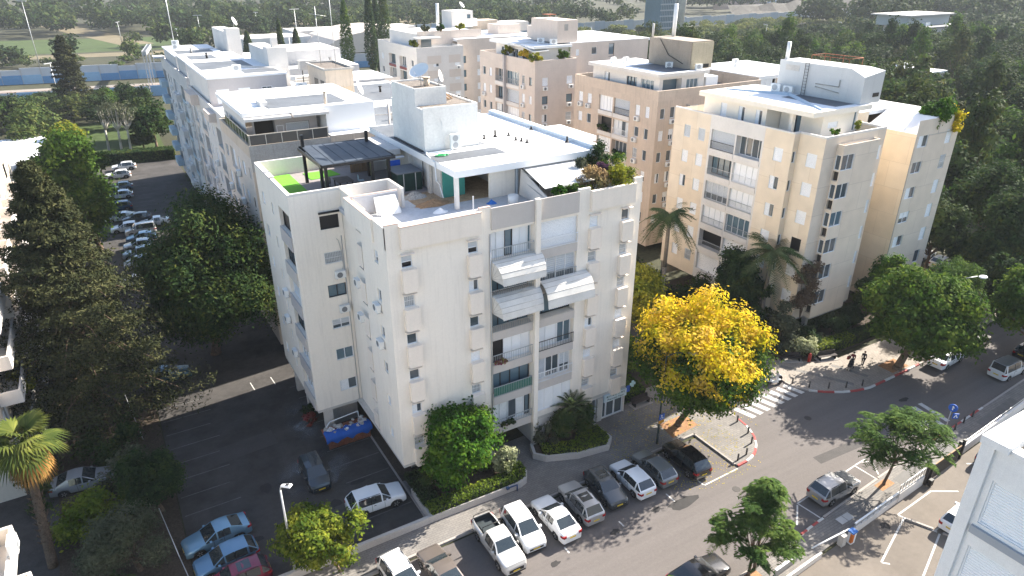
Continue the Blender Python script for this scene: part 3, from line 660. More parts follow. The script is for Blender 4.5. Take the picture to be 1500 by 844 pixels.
for k in range(6):
    kd = ('blueslide', 'blueslide', 'darkslide', 'greyshut', 'darkslide', 'black')[k]
    lm.hole(7.4, slab(k) + 1.05, 10.6, slab(k) + 2.75, .5, 1)
    put_window(A, lm.O, lm.a, 9.0, slab(k) + 1.07, 3.1, 1.65, kd, .32)
    m = MB(); m.box(7.3, -.10, slab(k) - .15, 10.7, -.004, slab(k) + 1.03); lm.part(m, 'spandrel', grey_wall if k % 2 else grey_panel)
    lm.win(5.0, slab(k) + 1.3, .6, 1.0, ('slide', 'blueslide', 'split')[k % 3]); lm.win(1.8, slab(k) + 1.3, 1.0, 1.1, ('shut', 'slide', 'split')[k % 3])
    if k in (1, 2, 3): put_ac(A, lm.O, lm.a, 5.3 + (k % 2), slab(k) + .3)
lm.build('wing_side_wall', WM)
MB().box(10.97, 50.82, 2.82, 14.51, 61.78, 3.076).obj('floor_slab', concrete_pale, A, (0, 0, 0))
for x, y in ((11.5, 51.0), (11.2, 55.5), (11.2, 59.6), (13.6, 59)): MB().box(x, y, 0, x + .75, y + .45, 2.82).obj('column', concrete_pale, A, (0, 0, 0))
MB().box(12.6, 52.5, 0, 14.9, 61, 2.8).obj('recess_wall', concrete, A, (0, 0, 0))
m = MB(); m.box(10.97, 50.82, 20.7, 22.6, 61.75, 21.1); m.obj('roof_deck', mat('deck_boards_grey', (.25, .225, .22), .8, .12, 3), A, (0, 0, 0))
pw = MB(); pw.box(10.95, 55.9, 22.3, 11.2, 61.8, 22.5); pw.box(10.95, 50.8, 22.3, 11.2, 55.9, 22.45); pw.box(11.2, 50.8, 22.3, 14.93, 51.02, 22.5)
pw.box(14.93, 50.802, 20.7, 18.9, 51.02, 22.52); pw.box(18.9, 47.99, 20.94, 19.12, 51.02, 22.52); pw.box(11.2, 61.6, 21.1, 15.4, 61.82, 22.5); pw.box(11.2, 51.02, 21.1, 11.26, 61.6, 22.44)
pw.obj('deck_parapet', white_wall, A, (0, 0, 0))
MB().box(10.85, 56.0, 22.52, 11.3, 61.0, 22.58).obj('capping', grey_wall, A, (0, 0, 0))
# penthouse: building site on the left, finished flat on the right
pm = MB()
pm.box(22.25, 45.3, 23.45, 36.05, 63.6, 24.0); pm.obj('penthouse_roof', white_roof, A, (0, 0, 0))
m = MB(); m.box(35.45, 45.6, 24.003, 36.04, 63.6, 24.3); m.box(28.3, 45.29, 23.6, 36.06, 45.298, 24.02); m.obj('roof_upstand', white_roof, A, (0, 0, 0))
m = MB(); m.box(35.3, 45.62, 24.004, 35.448, 63.5, 24.32); m.obj('roof_flashing', mat('silver_bitumen', (.42, .50, .58), .5, .1, 2), A, (0, 0, 0))
MB().box(22.25, 48.2, 24.003, 28.5, 63.5, 24.012).obj('roof_patch', bluish_roof, A, (0, 0, 0))
MB().box(22.6, 50.4, 24.012, 29.3, 51.6, 24.02).obj('roof_patch', white_roof, A, (0, 0, 0))
MB().box(22.25, 45.35, 20.95, 22.55, 45.65, 23.45).obj('column', white_wall, A, (0, 0, 0))
ph = MB(); ph.box(25.9, 46.6, 20.94, 28.25, 46.8, 23.45); ph.obj('penthouse_wall', cream_wall, A, (0, 0, 0))
MB().box(22.4, 54.5, 20.94, 36.0, 54.7, 23.45).obj('inner_wall', white_wall, A, (0, 0, 0)); MB().box(28.1, 46.8, 20.94, 28.3, 54.5, 23.45).obj('inner_wall', white_wall, A, (0, 0, 0))
MB().box(22.75, 48.6, 20.94, 24.7, 48.75, 23.4).obj('painted_board', mat('teal_board', (.05, .27, .23), .8, .1, 1), A, (0, 0, 0))
MB().box(22.6, 48.75, 20.94, 22.75, 52, 23.4).obj('inner_wall', concrete_pale, A, (0, 0, 0)); MB().box(22.3, 50.2, 20.94, 22.55, 50.7, 23.44).obj('column', concrete_pale, A, (0, 0, 0))
MB().box(20.0, 47.0, 20.935, 28.1, 54.5, 20.945).obj('sandy_floor', mat('sand_screed', (.42, .30, .19), .95, .25, 2, 10, .4), A, (0, 0, 0))
pf = Wall(A, (28.3, 46.7), 0, 7.6, 20.93, 23.45)
pf.hole(1.6, 21.0, 4.4, 23.2, .3, 1); pf.hole(5.2, 21.0, 7.0, 23.2, .2, 1); pf.build('penthouse_front', [bluewhite_wall, dark_room])
put_window(A, pf.O, 0, 3.0, 21.0, 2.75, 2.18, 'slide', .15); put_window(A, pf.O, 0, 6.1, 21.0, 1.75, 2.18, 'blueslide', .12)
Wall(A, (35.9, 46.7), 90, 16.8, 20.93, 23.45).build('penthouse_side', [white_wall]); Wall(A, (22.7, 63.4), -90, 11.0, 20.93, 23.45).build('penthouse_side', [white_wall])
MB().box(28.3, 46.3, 23.3, 33.4, 46.69, 23.62).obj('awning_cassette', black_metal, A, (0, 0, 0))
m = MB(); m.box(28.35, 46.45, 20.95, 28.5, 46.66, 23.4); m.obj('downpipe', mat('blue_grey_pipe', (.42, .48, .54), .5, .05), A, (0, 0, 0))
m = MB(); m.add([(28.42, 46.2, 20.95), (28.42, 41.3, 20.95), (28.42, 41.3, 21.6), (28.42, 45.9, 23.2), (28.5, 46.2, 20.95), (28.5, 41.3, 20.95), (28.5, 41.3, 21.6), (28.5, 45.9, 23.2)], [[0, 1, 2, 3], [7, 6, 5, 4], [1, 5, 6, 2], [2, 6, 7, 3]]); m.obj('wind_screen', white_wall, A, (0, 0, 0))
m = MB(); m.add([(28.55, 46.3, 23.45), (33.4, 46.3, 23.45), (32.7, 41.6, 22.75), (27.9, 41.6, 22.75), (28.55, 46.3, 23.39), (33.4, 46.3, 23.39), (32.7, 41.6, 22.69), (27.9, 41.6, 22.69)], [[3, 2, 1, 0], [4, 5, 6, 7], [3, 7, 6, 2], [0, 4, 7, 3], [1, 2, 6, 5]])
o = m.obj('terrace_awning', awn, A, (0, 0, 0)); q = MB(); q.tube([(28.5, 46.2, 23.1), (28.3, 43.9, 22.9), (28.1, 41.7, 22.72)], .035, 5); q.tube([(28.5, 46.2, 22.4), (28.3, 41.8, 21.6)], .03, 5); child('awning_arm', q.mesh('awning_arm', metal_grey), o).location = -wloc(A) - o.location
# stair and lift tower on the roof
tw = MB()
tw.box(22.75, 51.8, 24.012, 27.75, 58.6, 27.45); tw.obj('stair_tower', old_white, A, (0, 0, 0))
m = MB(); m.box(22.752, 53.3, 27.45, 25.6, 58.3, 28.75); m.obj('lift_motor_room', old_white, A, (0, 0, 0))
tar = mat('tarred_old_roof', (.17, .145, .125), .95, .4, 1.4, 8, .5)
m = MB(); m.box(22.85, 53.42, 28.752, 25.5, 58.2, 28.77); m.box(22.9, 51.95, 27.452, 27.6, 53.29, 27.47); m.box(25.62, 53.3, 27.452, 27.6, 58.45, 27.47); m.obj('tar_roofing', tar, A, (0, 0, 0))
m = MB()
for a in ((22.75, 53.3, 25.6, 53.4), (22.75, 58.2, 25.6, 58.3), (22.75, 53.4, 22.84, 58.2), (25.51, 53.4, 25.6, 58.2)): m.box(a[0], a[1], 28.75, a[2], a[3], 28.9)
for a in ((22.75, 51.8, 27.75, 51.92), (27.63, 51.92, 27.75, 58.5), (25.6, 58.5, 27.75, 58.6)): m.box(a[0], a[1], 27.45, a[2], a[3], 27.58)
m.obj('tower_coping', old_white, A, (0, 0, 0))
m = MB()
for i in range(4): m.tube([(25.7 + .4 * i, 54 + i * .3, 27.55), (26.2 + .4 * i, 58.3, 27.62 + .05 * i)], .06, 4)
m.obj('scrap_timber', wood, A, (0, 0, 0))
m = MB(); m.tube([(24.6, 55, 28.7), (24.6, 55, 29.4)], .25, 10); m.cyl((24.6, 55, 29.4), (24.6, 55, 29.5), .32, n=10); m.obj('vent_stack', beige_wall, A, (0, 0, 0))
m = MB(); m.tube([(22.78, 51.6, 24.1), (22.4, 50.8, 24.05), (22.2, 48.8, 23.9), (22.0, 48.2, 22.6), (22.3, 48.3, 22.2), (22.25, 47.6, 21.3)], .05, 6); m.tube([(24.6, 51.77, 24.1), (24.3, 51.77, 26.4), (23.4, 51.77, 27.4)], .015, 4); m.obj('drain_hose', frame_white, A, (0, 0, 0))
m = MB(); m.box(22.5, 58.0, 24.02, 22.7, 52.0, 24.09); m.obj('tarred_seam', black_metal, A, (0, 0, 0))
m = MB(); m.box(20.0, 56.0, 23.0, 22.24, 61.5, 23.5); m.box(20.3, 58.6, 21.1, 22.2, 58.75, 23.0); m.obj('side_shed', bluewhite_wall, A, (0, 0, 0))
MB().box(19.5, 55.3, 22.85, 22.3, 55.6, 22.98).obj('canopy_edge', shutter_white, A, (0, 0, 0))
# ---------------------------------------------------------------- things on the main block's roof
P = thing('pergola', 'black steel pergola with flat dark slate blue roof on the roof deck of the block', 'pergola', (17.2, 55, 21.1))
m = MB(); m.hexa([(14.1, 51.9, 23.95), (20.0, 52.3, 23.95), (20.1, 58.1, 24.1), (14.3, 58.3, 24.1), (14.1, 51.9, 24.05), (20.0, 52.3, 24.05), (20.1, 58.1, 24.2), (14.3, 58.3, 24.2)])
m.obj('roof_sheet', mat('slate_blue_sheeting', (.055, .068, .088), .6, .08, .8, dirt=.3, dscale=.5), P, (0, 0, 0))
for i in range(1, 6):
    x = 14.1 + i * .98; MB().hexa([(x, 52.0, 24.052), (x + .04, 52.0, 24.052), (x + .06, 58.2, 24.2), (x + .02, 58.2, 24.2), (x, 52.0, 24.075), (x + .04, 52.0, 24.075), (x + .06, 58.2, 24.225), (x + .02, 58.2, 24.225)]).obj('sheet_seam', MATS['slate_blue_sheeting'], P, (0, 0, 0))
m = MB(); m.box(13.98, 51.85, 23.85, 14.08, 58.3, 24.12); m.box(14.08, 51.76, 23.85, 20.1, 51.88, 24.06); m.box(20.06, 51.9, 23.85, 20.16, 58.1, 24.1); m.box(14.1, 58.32, 23.9, 20.1, 58.42, 24.2); m.obj('gutter_frame', black_metal, P, (0, 0, 0))
for x, y, t in ((14.25, 57.9, 25.2), (14.6, 54.4, 23.85), (14.35, 52.2, 23.85), (18.2, 52.4, 23.85), (19.6, 57.2, 25.1), (19.7, 52.6, 23.85)): MB().box(x, y, 21.1, x + .24, y + .24, t).obj('post', black_metal, P, (0, 0, 0))
tg = mat('artificial_turf', (.13, .38, .03), .9, .15, 4, 60, .6)
for c, lab in ((((11.9, 52.2), (13.7, 52.2), (13.7, 61.4), (11.9, 61.4)), 'long bright green artificial turf strip along the edge of the roof deck'), (((14.9, 58.6), (17.6, 59.0), (17.3, 60.9), (14.8, 61.0)), 'square bright green turf mat behind the pergola posts')):
    o = MB().prism(c, 21.105, 21.14).obj('turf_mat', tg); tag(o, lab, 'turf mat')
t = thing('low_table', 'low dark slatted table with bench under the pergola', 'table', (16.7, 55.2, 21.1))
for i in range(5): MB().box(16.0, 54.3 + i * .36, 21.72, 17.3, 54.62 + i * .36, 21.78).obj('board', mat('dark_timber', (.16, .12, .1), .7, .2, 3), t, (0, 0, 0))
for x, y in ((16.1, 54.4), (17.15, 54.4), (16.1, 55.9), (17.15, 55.9)): MB().box(x, y, 21.1, x + .08, y + .08, 21.72).obj('leg', black_metal, t, (0, 0, 0))
def chair(name, lab, x, y, rz, m, grp=None):
    t = thing(name, lab, 'chair', (x, y, 21.1), rz, grp)
    child('seat', MB().box(-.24, -.24, .42, .24, .24, .47).mesh('seat', m), t); child('backrest', MB().box(-.24, .2, .47, .24, .25, .9).mesh('backrest', m), t)
    for a in (-1, 1):
        for b in (-1, 1): child('leg', MB().cyl((a * .2, b * .2, 0), (a * .2, b * .2, .42), .02, n=5).mesh('leg', black_metal), t)
chair('garden_chair', 'pale blue garden chair right of the low table under the pergola', 18.1, 54.9, R(80), mat('pale_blue_plastic', (.45, .56, .62), .5, .05))
chair('garden_chair', 'black garden chair left of the low table under the pergola', 15.4, 55.6, R(-90), black_metal)
f = thing('timber_screen', 'brown vertical board fence screen at the back of the roof deck', 'fence', (20.3, 57.0, 21.1))
for i in range(11): MB().box(18.6 + i * .25, 59.1 - i * .02, 21.1, 18.83 + i * .25, 59.16 - i * .02, 23.0).obj('board', wood, f, (0, 0, 0))
o = MB().box(20.4, 54.6, 21.1, 21.6, 54.72, 22.9).obj('blue_board', mat('bright_blue_board', (.02, .12, .62), .5, .05, 1)); tag(o, 'bright blue upright board leaning beside the dark tarpaulin cage', 'board')
cg = thing('scaffold_cage', 'dark green netted cage with steel posts beside the building site on the roof', 'cage', (21, 52, 20.95))
m = MB(); m.box(20.0, 51.3, 20.95, 22.1, 53.6, 22.6); m.obj('netting', mat('dark_green_netting', (.012, .035, .03), .9, .3, 5), cg, (0, 0, 0))
m = MB(); m.box(19.9, 51.2, 22.6, 22.2, 53.8, 22.68); m.obj('top_board', bluish_roof, cg, (0, 0, 0))
for x, y in ((20.45, 51.24), (21.5, 51.24)): MB().box(x, y, 20.95, x + .07, y + .05, 22.6).obj('post', metal_grey, cg, (0, 0, 0))
wb = thing('stacked_boards', 'white plasterboards leaning on the blue grey parapet of the terrace', 'boards', (17.6, 47.5, 20.95))
for i in range(3): MB().hexa([(16.5 + .12 * i, 47.1 - .13 * i, 20.97), (18.5 - .08 * i, 47.1 - .13 * i, 20.97), (18.5 - .08 * i, 47.14 - .13 * i, 20.97), (16.5 + .12 * i, 47.14 - .13 * i, 20.97), (16.6 + .12 * i, 47.8 - .05 * i, 22.2 - .1 * i), (18.3 - .08 * i, 47.8 - .05 * i, 22.2 - .1 * i), (18.3 - .08 * i, 47.84 - .05 * i, 22.2 - .1 * i), (16.6 + .12 * i, 47.84 - .05 * i, 22.2 - .1 * i)]).obj('board', white_paint, wb, (0, 0, 0))
def heap(name, lab, cat, x, y, z, rx, ry, h, m, seed=0, n=18):
    r = random.Random(seed); b = MB(); V = [(0, 0, h)]; F = []
    for j in range(1, 5):
        for i in range(n):
            a = 2 * math.pi * i / n; q = j / 4 * r.uniform(.9, 1.1); V.append((rx * q * math.cos(a), ry * q * math.sin(a), max(0, h * (1 - j / 4) ** 1.2 * r.uniform(.75, 1.2))))
    for i in range(n): F.append([0, 1 + i, 1 + (i + 1) % n])
    for j in range(3):
        for i in range(n): F.append([1 + j * n + i, 1 + (j + 1) * n + i, 1 + (j + 1) * n + (i + 1) % n, 1 + j * n + (i + 1) % n])
    b.add(V, F); o = b.obj(name, m, None, (x, y, z)); tag(o, lab, cat); return o
heap('sand_heap', 'heap of orange brown sand on the terrace floor under renovation', 'sand', 21.3, 47.6, 20.945, 1.5, .8, .42, mat('brown_sand', (.36, .22, .12), .95, .25, 3, 14, .5), 1)
heap('rubble_heap', 'heap of pale grey rubble in front of the netted cage', 'rubble', 20.8, 50.0, 20.945, 1.1, .7, .5, mat('pale_rubble', (.42, .40, .37), .95, .35, 4, 14, .8), 2)
heap('cement_bag', 'white cement bag lying beside the roof column', 'bag', 21.0, 45.6, 20.935, .65, .42, .35, shutter_white, 3, 10)
heap('blue_bag', 'crumpled bright blue sack by the cream penthouse wall', 'bag', 25.4, 45.4, 20.935, .45, .35, .35, mat('blue_sack', (.02, .15, .5), .6, .15, 4), 4, 10)
heap('plastic_scraps', 'white plastic scraps caught on the terrace parapet corner', 'scrap', 14.95, 45.3, 20.99, .55, .8, .5, shutter_white, 5, 9)
o = MB().cyl((26.9, 44.6, 20.93), (26.9, 44.6, 21.6), .42, n=14).obj('water_drum', ac_white); tag(o, 'white drum standing by the cream penthouse wall', 'drum')
for (x, y, h), lab in (((21.3, 40.6, 1.75), 'thin white upright pole at the right end of the terrace parapet'), ((14.95, 41.6, 1.5), 'thin pale upright rod near the left corner of the terrace parapet')):
    o = MB().box(x, y + .13, 20.93, x + .07, y + .2, 22.4 + h * .6).obj('pole', frame_white); tag(o, lab, 'pole')
def condenser(lab, x, y, z, rz=0, twin=True, s=1.0, grp=None):
    t = thing('rooftop_condenser', lab, 'air conditioner', (x, y, z), rz, grp); h = 1.3 if twin else .7
    bm = cached(('cond', twin), lambda: MB().box(-.45, -.17, .08, .45, .17, h).box(-.4, -.14, 0, -.3, .14, .08).box(.3, -.14, 0, .4, .14, .08).mesh('body', ac_white))
    child('body', bm, t)
    for i in range(2 if twin else 1): child('fan_grille', cached(('condfan', i), lambda: MB().cyl((-.06, -.172, .4 + .58 * i), (-.06, -.19, .4 + .58 * i), .25, n=16).mesh('fan_grille', mat('pale_fan_grille', (.40, .41, .42), .6, .05))), t)
    t.scale = (s, s, s)
condenser('white twin fan condenser in front of the weathered stair tower', 25.3, 51.3, 24.02)
condenser('white twin fan condenser beyond the stair tower in the middle of the white roof', 31.0, 54.9, 24.0, R(20))
condenser('smaller white condenser left of the twin fan unit on the white roof', 29.7, 55.2, 24.0, R(70), False)
def dish(lab, x, y, z, rz, r=.6, tilt=35, grp=None):
    t = thing('satellite_dish', lab, 'satellite dish', (x, y, z), rz, grp); m = MB(); n = 16; V = []; F = []
    for j in range(4):
        q = j / 3
        for i in range(n): a = 2 * math.pi * i / n; V.append((r * q * math.cos(a), -.28 * r * q * q * 1.0 + .0, r * q * math.sin(a)))
    for j in range(3):
        for i in range(n): F.append([j * n + i, j * n + (i + 1) % n, (j + 1) * n + (i + 1) % n, (j + 1) * n + i])
    m.add(V, F, 0, True); o = child('reflector', m.mesh('reflector', ac_white), t); o.location = (0, 0, r + .35); o.rotation_euler = (R(-tilt), 0, 0)
    child('mast', MB().tube([(0, .05, 0), (0, .05, r + .3)], .04, 6).mesh('mast', metal_grey), t)
    child('feed_arm', MB().tube([(0, -.1, r * .35 + .3), (0, -r * 1.1, r + .55)], .02, 5).mesh('feed_arm', metal_grey), t)
dish('large white satellite dish on the lift room of the nearest block', 23.9, 54.6, 28.77, R(-60), .85, 55)
dish('small white satellite dish on the right edge of the lift room roof', 25.35, 54.0, 28.77, R(50), .5, 15)
for (x, y, h), lab in (((31.4, 51.6, .32), 'leftmost of the three small black vents in a row on the white roof'), ((31.6, 51.0, .32), 'middle one of the three small black vents in a row on the white roof'), ((31.75, 50.3, .32), 'rightmost of the three small black vents in a row on the white roof'),
                       ((29.2, 53.4, .4), 'small black roof vent nearest the stair tower'), ((30.5, 53.7, .6), 'black roof vent with tall cap in front of the twin fan condenser'), ((31.8, 53.5, .3), 'black roof vent at the foot of the thin pole'), ((34.9, 54.6, .3), 'black roof vent by the roof edge flashing'), ((34.8, 48.6, .55), 'black roof vent at the right hand corner of the white roof')):
    m = MB(); m.cyl((x, y, 24.0), (x, y, 24.0 + h * .3), .22, .12, 10); m.cyl((x, y, 24.0 + h * .3), (x, y, 24.0 + h), .09, n=8); o = m.obj('roof_vent', black_metal); tag(o, lab, 'vent')
o = MB().tube([(31.85, 53.4, 24), (31.85, 53.4, 25.2)], .04, 6).obj('vent_pole', ac_white); tag(o, 'thin white vent pipe standing on the white roof', 'pipe')
m = MB()
for i in range(40):
    a = i * .6; r_ = .28 + .09 * math.sin(i * 1.3); b = a + .6; m.cyl((23.4 + r_ * 1.5 * math.cos(a), 50.0 + r_ * math.sin(a), 24.05 + .02 * (i % 4)), (23.4 + r_ * 1.5 * math.cos(b), 50.0 + r_ * math.sin(b), 24.05 + .02 * ((i + 1) % 4)), .03, n=5)
tag(m.obj('garden_hose', mat('green_hose', (.05, .45, .15), .5, .05)), 'coiled green hose lying on the edge of the white roof', 'hose')
# ================================================================ the other blocks of flats
BR = random.Random(11)
def fill(wall, items, slab0, nf, mats, acs=(), rail=rail_grey):
    for it in items:
        for k in range(nf):
            z = slab0 + FL * k
            if it[0] == 'win':
                _, c, w, h, dz, kinds = it[:6]; kd = kinds[k % len(kinds)]
                if kd: wall.win(c, z + dz, w, h, kd, .12)
                if len(it) > 6 and kd and BR.random() < it[6]: put_ac(wall.p, wall.O, wall.a, c + BR.choice((-.1, .15)), z + dz - .72)
            elif it[0] == 'log':
                _, a, b, kinds, rl = it; kd = kinds[k % len(kinds)]
                wall.hole(a, z + .45, b, z + 2.62, .9, 1)
                d = .75 if kd in ('black', 'darkslide', 'slide') else .3
                put_window(wall.p, wall.O, wall.a, (a + b) / 2, z + .47, b - a - .04, 2.12, kd, d)
                if rl[k % len(rl)]: put_railing(wall, (a + b) / 2, z + .45, b - a - .04, rl[k % len(rl)], .9, -.03)
                m = MB(); m.box(a - .06, -.07, z - .12, b + .06, -.004, z + .44); wall.part(m, 'balcony_front', mats)
def copings(root, x0, y0, x1, y1, z, h, t, m, name='parapet'):
    q = MB(); q.box(x0, y0, z, x1, y0 + t, z + h); q.box(x0, y1 - t, z, x1, y1, z + h); q.box(x0, y0 + t, z, x0 + t, y1 - t, z + h); q.box(x1 - t, y0 + t, z, x1, y1 - t, z + h)
    return q.obj(name, m, root, (0, 0, 0))
def plain(root, name, x0, y0, z0, x1, y1, z1, m): return MB().box(x0, y0, z0, x1, y1, z1).obj(name, m, root, (0, 0, 0))
def shell(root, x0, y0, x1, y1, z0, zr, m, left, front, slab0, nf, roof=white_roof, par=1.0, lm=None, bal=None):
    bal = bal or m
    lw_ = Wall(root, (x0, y1), -90, y1 - y0, z0, zr); fill(lw_, left, slab0, nf, bal); lw_.build('side_wall', [lm or m, dark_room])
    fr = Wall(root, (x0, y0), 0, x1 - x0, z0, zr); fill(fr, front, slab0, nf, bal); fr.build('front_wall', [m, dark_room])
    Wall(root, (x1, y0), 90, y1 - y0, z0, zr).build('end_wall', [m]); Wall(root, (x1, y1), 180, x1 - x0, z0, zr).build('back_wall', [m])
    plain(root, 'roof', x0 + .2, y0 + .2, zr - .3, x1 - .2, y1 - .2, zr + .02, roof)
    if par: copings(root, x0, y0, x1, y1, zr, par, .22, m)
    return lw_, fr
# ---- the tan panelled block on the right
tan_panel = tilemat('tan_wall_panels', (.72, .60, .455), (.75, .645, .51), (.64, .535, .41), 3.7, 2.97, .03, .9, 'XZ', .07)
pink_panel = tilemat('pale_wall_panels', (.69, .585, .475), (.72, .62, .51), (.58, .49, .40), 4.2, 2.97, .03, .9, 'XZ', .06)
Fb = thing('apartment_block', 'tan panelled block with a white balcony strip, grey lift house on its roof', 'building', (70, 50, 0))
FS = 3.85
f1 = Wall(Fb, (59.3, 61), -90, 5.8, 3.1, 22.75)
fill(f1, (('win', 2.3, 1.0, 1.42, .98, ('shut', 'shut', 'shut', 'split', 'shut', 'greyshut')), ('win', 4.6, 1.05, 1.42, .98, ('barred', 'shut', 'shut', 'shut', 'shut', 'greyshut'))), FS, 6, tan_panel); f1.build('side_wall', [tan_panel, dark_room])
f2 = Wall(Fb, (59.3, 55.2), -90, 7.6, 3.1, 22.75)
fill(f2, (('log', .3, 3.75, ('shut', 'black', 'panels', 'blinds', 'darkslide', 'greyshut'), (None, rail_grey, rail_grey, rail_grey, rail_grey, black_metal)),
          ('log', 3.95, 7.35, ('panels', 'shut', 'blueslide', 'panels', 'panels', 'slide'), (rail_grey, frame_white, rail_grey, rail_grey, frame_white, None))), FS, 6, white_wall); f2.build('side_wall', [white_wall, dark_room])
f3 = Wall(Fb, (59.3, 47.6), -90, 3.6, 3.1, 22.75)
fill(f3, (('win', 1.95, 1.15, 1.4, .98, ('shut', 'shut', 'shut', 'split', 'split', 'shut')),), FS, 6, tan_panel); f3.build('side_wall', [tan_panel, dark_room])
f4 = Wall(Fb, (59.3, 44.0), 0, .8, 3.1, 22.75); fill(f4, (('win', .4, .5, 1.2, 1.1, ('slide',)),), FS, 6, tan_panel); f4.build('wall_return', [tan_panel, dark_room])
f5 = Wall(Fb, (60.1, 44.0), -90, 3.0, 3.1, 22.75); fill(f5, (('win', 1.75, 1.2, 1.4, .98, ('shut', 'shut', 'black', 'shut', 'shut', 'shut')),), FS, 6, tan_panel); f5.build('side_wall', [tan_panel, dark_room])
f6 = Wall(Fb, (60.1, 41.0), 0, 9.7, 3.1, 22.75); fill(f6, (('win', 8.95, 1.15, 1.5, .9, ('shut', 'shut', 'shut', 'shut', 'shut', 'shut')),), FS, 6, pink_panel); f6.build('front_wall', [pink_panel, dark_room])
f7 = Wall(Fb, (62.0, 40.2), 0, 5.75, 3.1, 21.8)
for k in range(6): f7.win(1.02, FS + FL * k + .8, 1.9, 1.6, ('slide', 'slide', 'slide', 'blueslide', 'slide', 'slide')[k], .1)
f7.build('bay_wall', [pink_panel, dark_room])
f8 = Wall(Fb, (62.0, 41.0), -90, .8, 3.1, 21.8)
for k in range(6): f8.hole(.08, FS + FL * k - .25, .72, FS + FL * k + .7, .3, 0); f8.win(.4, FS + FL * k + .85, .6, 1.5, 'slide', .1)
f8.build('bay_wall', [pink_panel, dark_room])
Wall(Fb, (67.75, 40.2), 90, .8, 3.1, 21.8).build('bay_wall', [pink_panel]); plain(Fb, 'bay_ledge', 62.02, 40.22, 21.4, 67.73, 40.99, 21.5, white_wall)
copings(Fb, 62.0, 40.2, 67.75, 40.99, 21.803, .28, .1, pink_panel)
plain(Fb, 'floor_slab', 60.15, 41.05, 2.9, 69.7, 60.9, 3.09, concrete); plain(Fb, 'floor_slab', 62.1, 40.25, 2.92, 67.7, 41.04, 3.09, concrete)
for x, y in ((62.6, 41.0), (67.2, 41.2), (60.6, 44), (60.2, 49), (60.2, 55)): plain(Fb, 'column', x, y, 0, x + .5, y + .5, 2.9, concrete)
plain(Fb, 'recess_wall', 62, 46, 0, 69, 46.2, 2.9, concrete)
Wall(Fb, (69.8, 41.0), 90, 6.5, 3.1, 22.75).build('end_wall', [tan_panel])
Wall(Fb, (69.8, 47.5), 0, 6.8, 1, 22.75).build('recess_wall', [tan_panel])
Wall(Fb, (76.6, 47.5), -90, 6.0, 1, 21.2).build('wing_side_wall', [tan_panel])
f9 = Wall(Fb, (76.6, 41.5), 0, 8.4, 1, 22.7)
fill(f9, (('win', 1.55, 1.9, 1.35, .97, ('split', 'split', 'half', 'split', 'slide', 'split')), ('win', 6.6, 1.15, 1.65, .85, ('slide', 'shut', 'shut', 'shut', 'barred', 'shut'))), FS - .05, 6, pink_panel); f9.build('wing_front_wall', [pink_panel, dark_room])
m = MB(); m.box(2.4, -.006, 20.86, 8.4, .0 - .002, 20.92); m.box(0, -.07, 1, .1, -.004, 21); m.box(4.2, -.006, 20.9, 4.26, -.002, 22.7); f9.part(m, 'joint', concrete)
m = MB(); m.hexa([(76.6, 41.52, 21.2), (79.9, 41.52, 22.7), (79.9, 47.4, 22.7), (76.6, 47.4, 21.2), (76.6, 41.52, 21.25), (79.9, 41.52, 22.75), (79.9, 47.4, 22.75), (76.6, 47.4, 21.25)]); m.obj('sloped_roof', white_roof, Fb, (0, 0, 0))
Wall(Fb, (85.0, 41.5), 90, 19, 1, 22.7).build('end_wall', [tan_panel]); Wall(Fb, (85, 60.8), 180, 25.7, 1, 22.7).build('back_wall', [tan_panel])
m = MB(); m.box(80, 41.7, 22.3, 84.8, 60.5, 22.72); m.box(70, 47.7, 22.3, 80, 60.5, 22.72); m.obj('roof', white_roof, Fb, (0, 0, 0))
plain(Fb, 'roof', 59.5, 44.2, 21.4, 69.7, 60.7, 21.75, white_roof); plain(Fb, 'roof', 60.3, 41.2, 21.4, 69.7, 44.2, 21.74, white_roof)
q = MB(); q.box(60.1, 41.0, 22.75, 69.8, 41.2, 22.95); q.box(60.1, 41.2, 22.75, 60.3, 44.0, 22.95); q.box(59.3, 44.0, 22.75, 60.3, 44.2, 22.95); q.box(59.3, 44.2, 22.75, 59.5, 61, 22.9); q.box(69.6, 41.2, 22.75, 69.8, 47.5, 22.95); q.obj('parapet_coping', white_wall, Fb, (0, 0, 0))
pent_c = mat('warm_white_plaster', (.82, .755, .655), .9, .05, .4, 20, .2, .2, streak=.06)
fp = Wall(Fb, (61.4, 58.5), -90, 9.0, 21.75, 24.35)
for s_, kd in ((3.0, 'shut'), (5.6, 'split'), (8.0, 'split')): fp.win(s_, 22.0, .9, 1.9, kd, .1)
fp.build('penthouse_wall', [pent_c, dark_room])
fq = Wall(Fb, (61.4, 49.5), 0, 3.0, 21.75, 24.35); fq.build('penthouse_wall', [pent_c])
fr_ = Wall(Fb, (63.6, 49.4), -90, 5.2, 21.75, 24.35); fr_.hole(1.2, 21.8, 2.6, 24.0, .4, 1); fr_.build('penthouse_wall', [pent_c, dark_room]); put_window(Fb, fr_.O, fr_.a, 1.9, 21.82, 1.35, 2.15, 'darkslide', .2)
plain(Fb, 'column', 61.5, 46.2, 21.75, 61.9, 46.6, 24.35, pent_c); plain(Fb, 'column', 61.4, 44.2, 21.75, 61.8, 44.55, 24.35, pent_c) if 0 else None
ft = Wall(Fb, (63.6, 44.3), 0, 6.0, 21.75, 24.35); ft.win(1.9, 22.7, 1.6, .6, 'shut', .1); ft.win(5.5, 22.0, .5, 2.0, 'blueslide', .1); ft.build('penthouse_wall', [pent_c, dark_room])
Wall(Fb, (69.6, 44.3), 90, 14, 21.75, 24.35).build('penthouse_wall', [pent_c]); plain(Fb, 'penthouse_roof', 60.6, 43.2, 24.35, 70.0, 58.7, 24.85, pent_c)
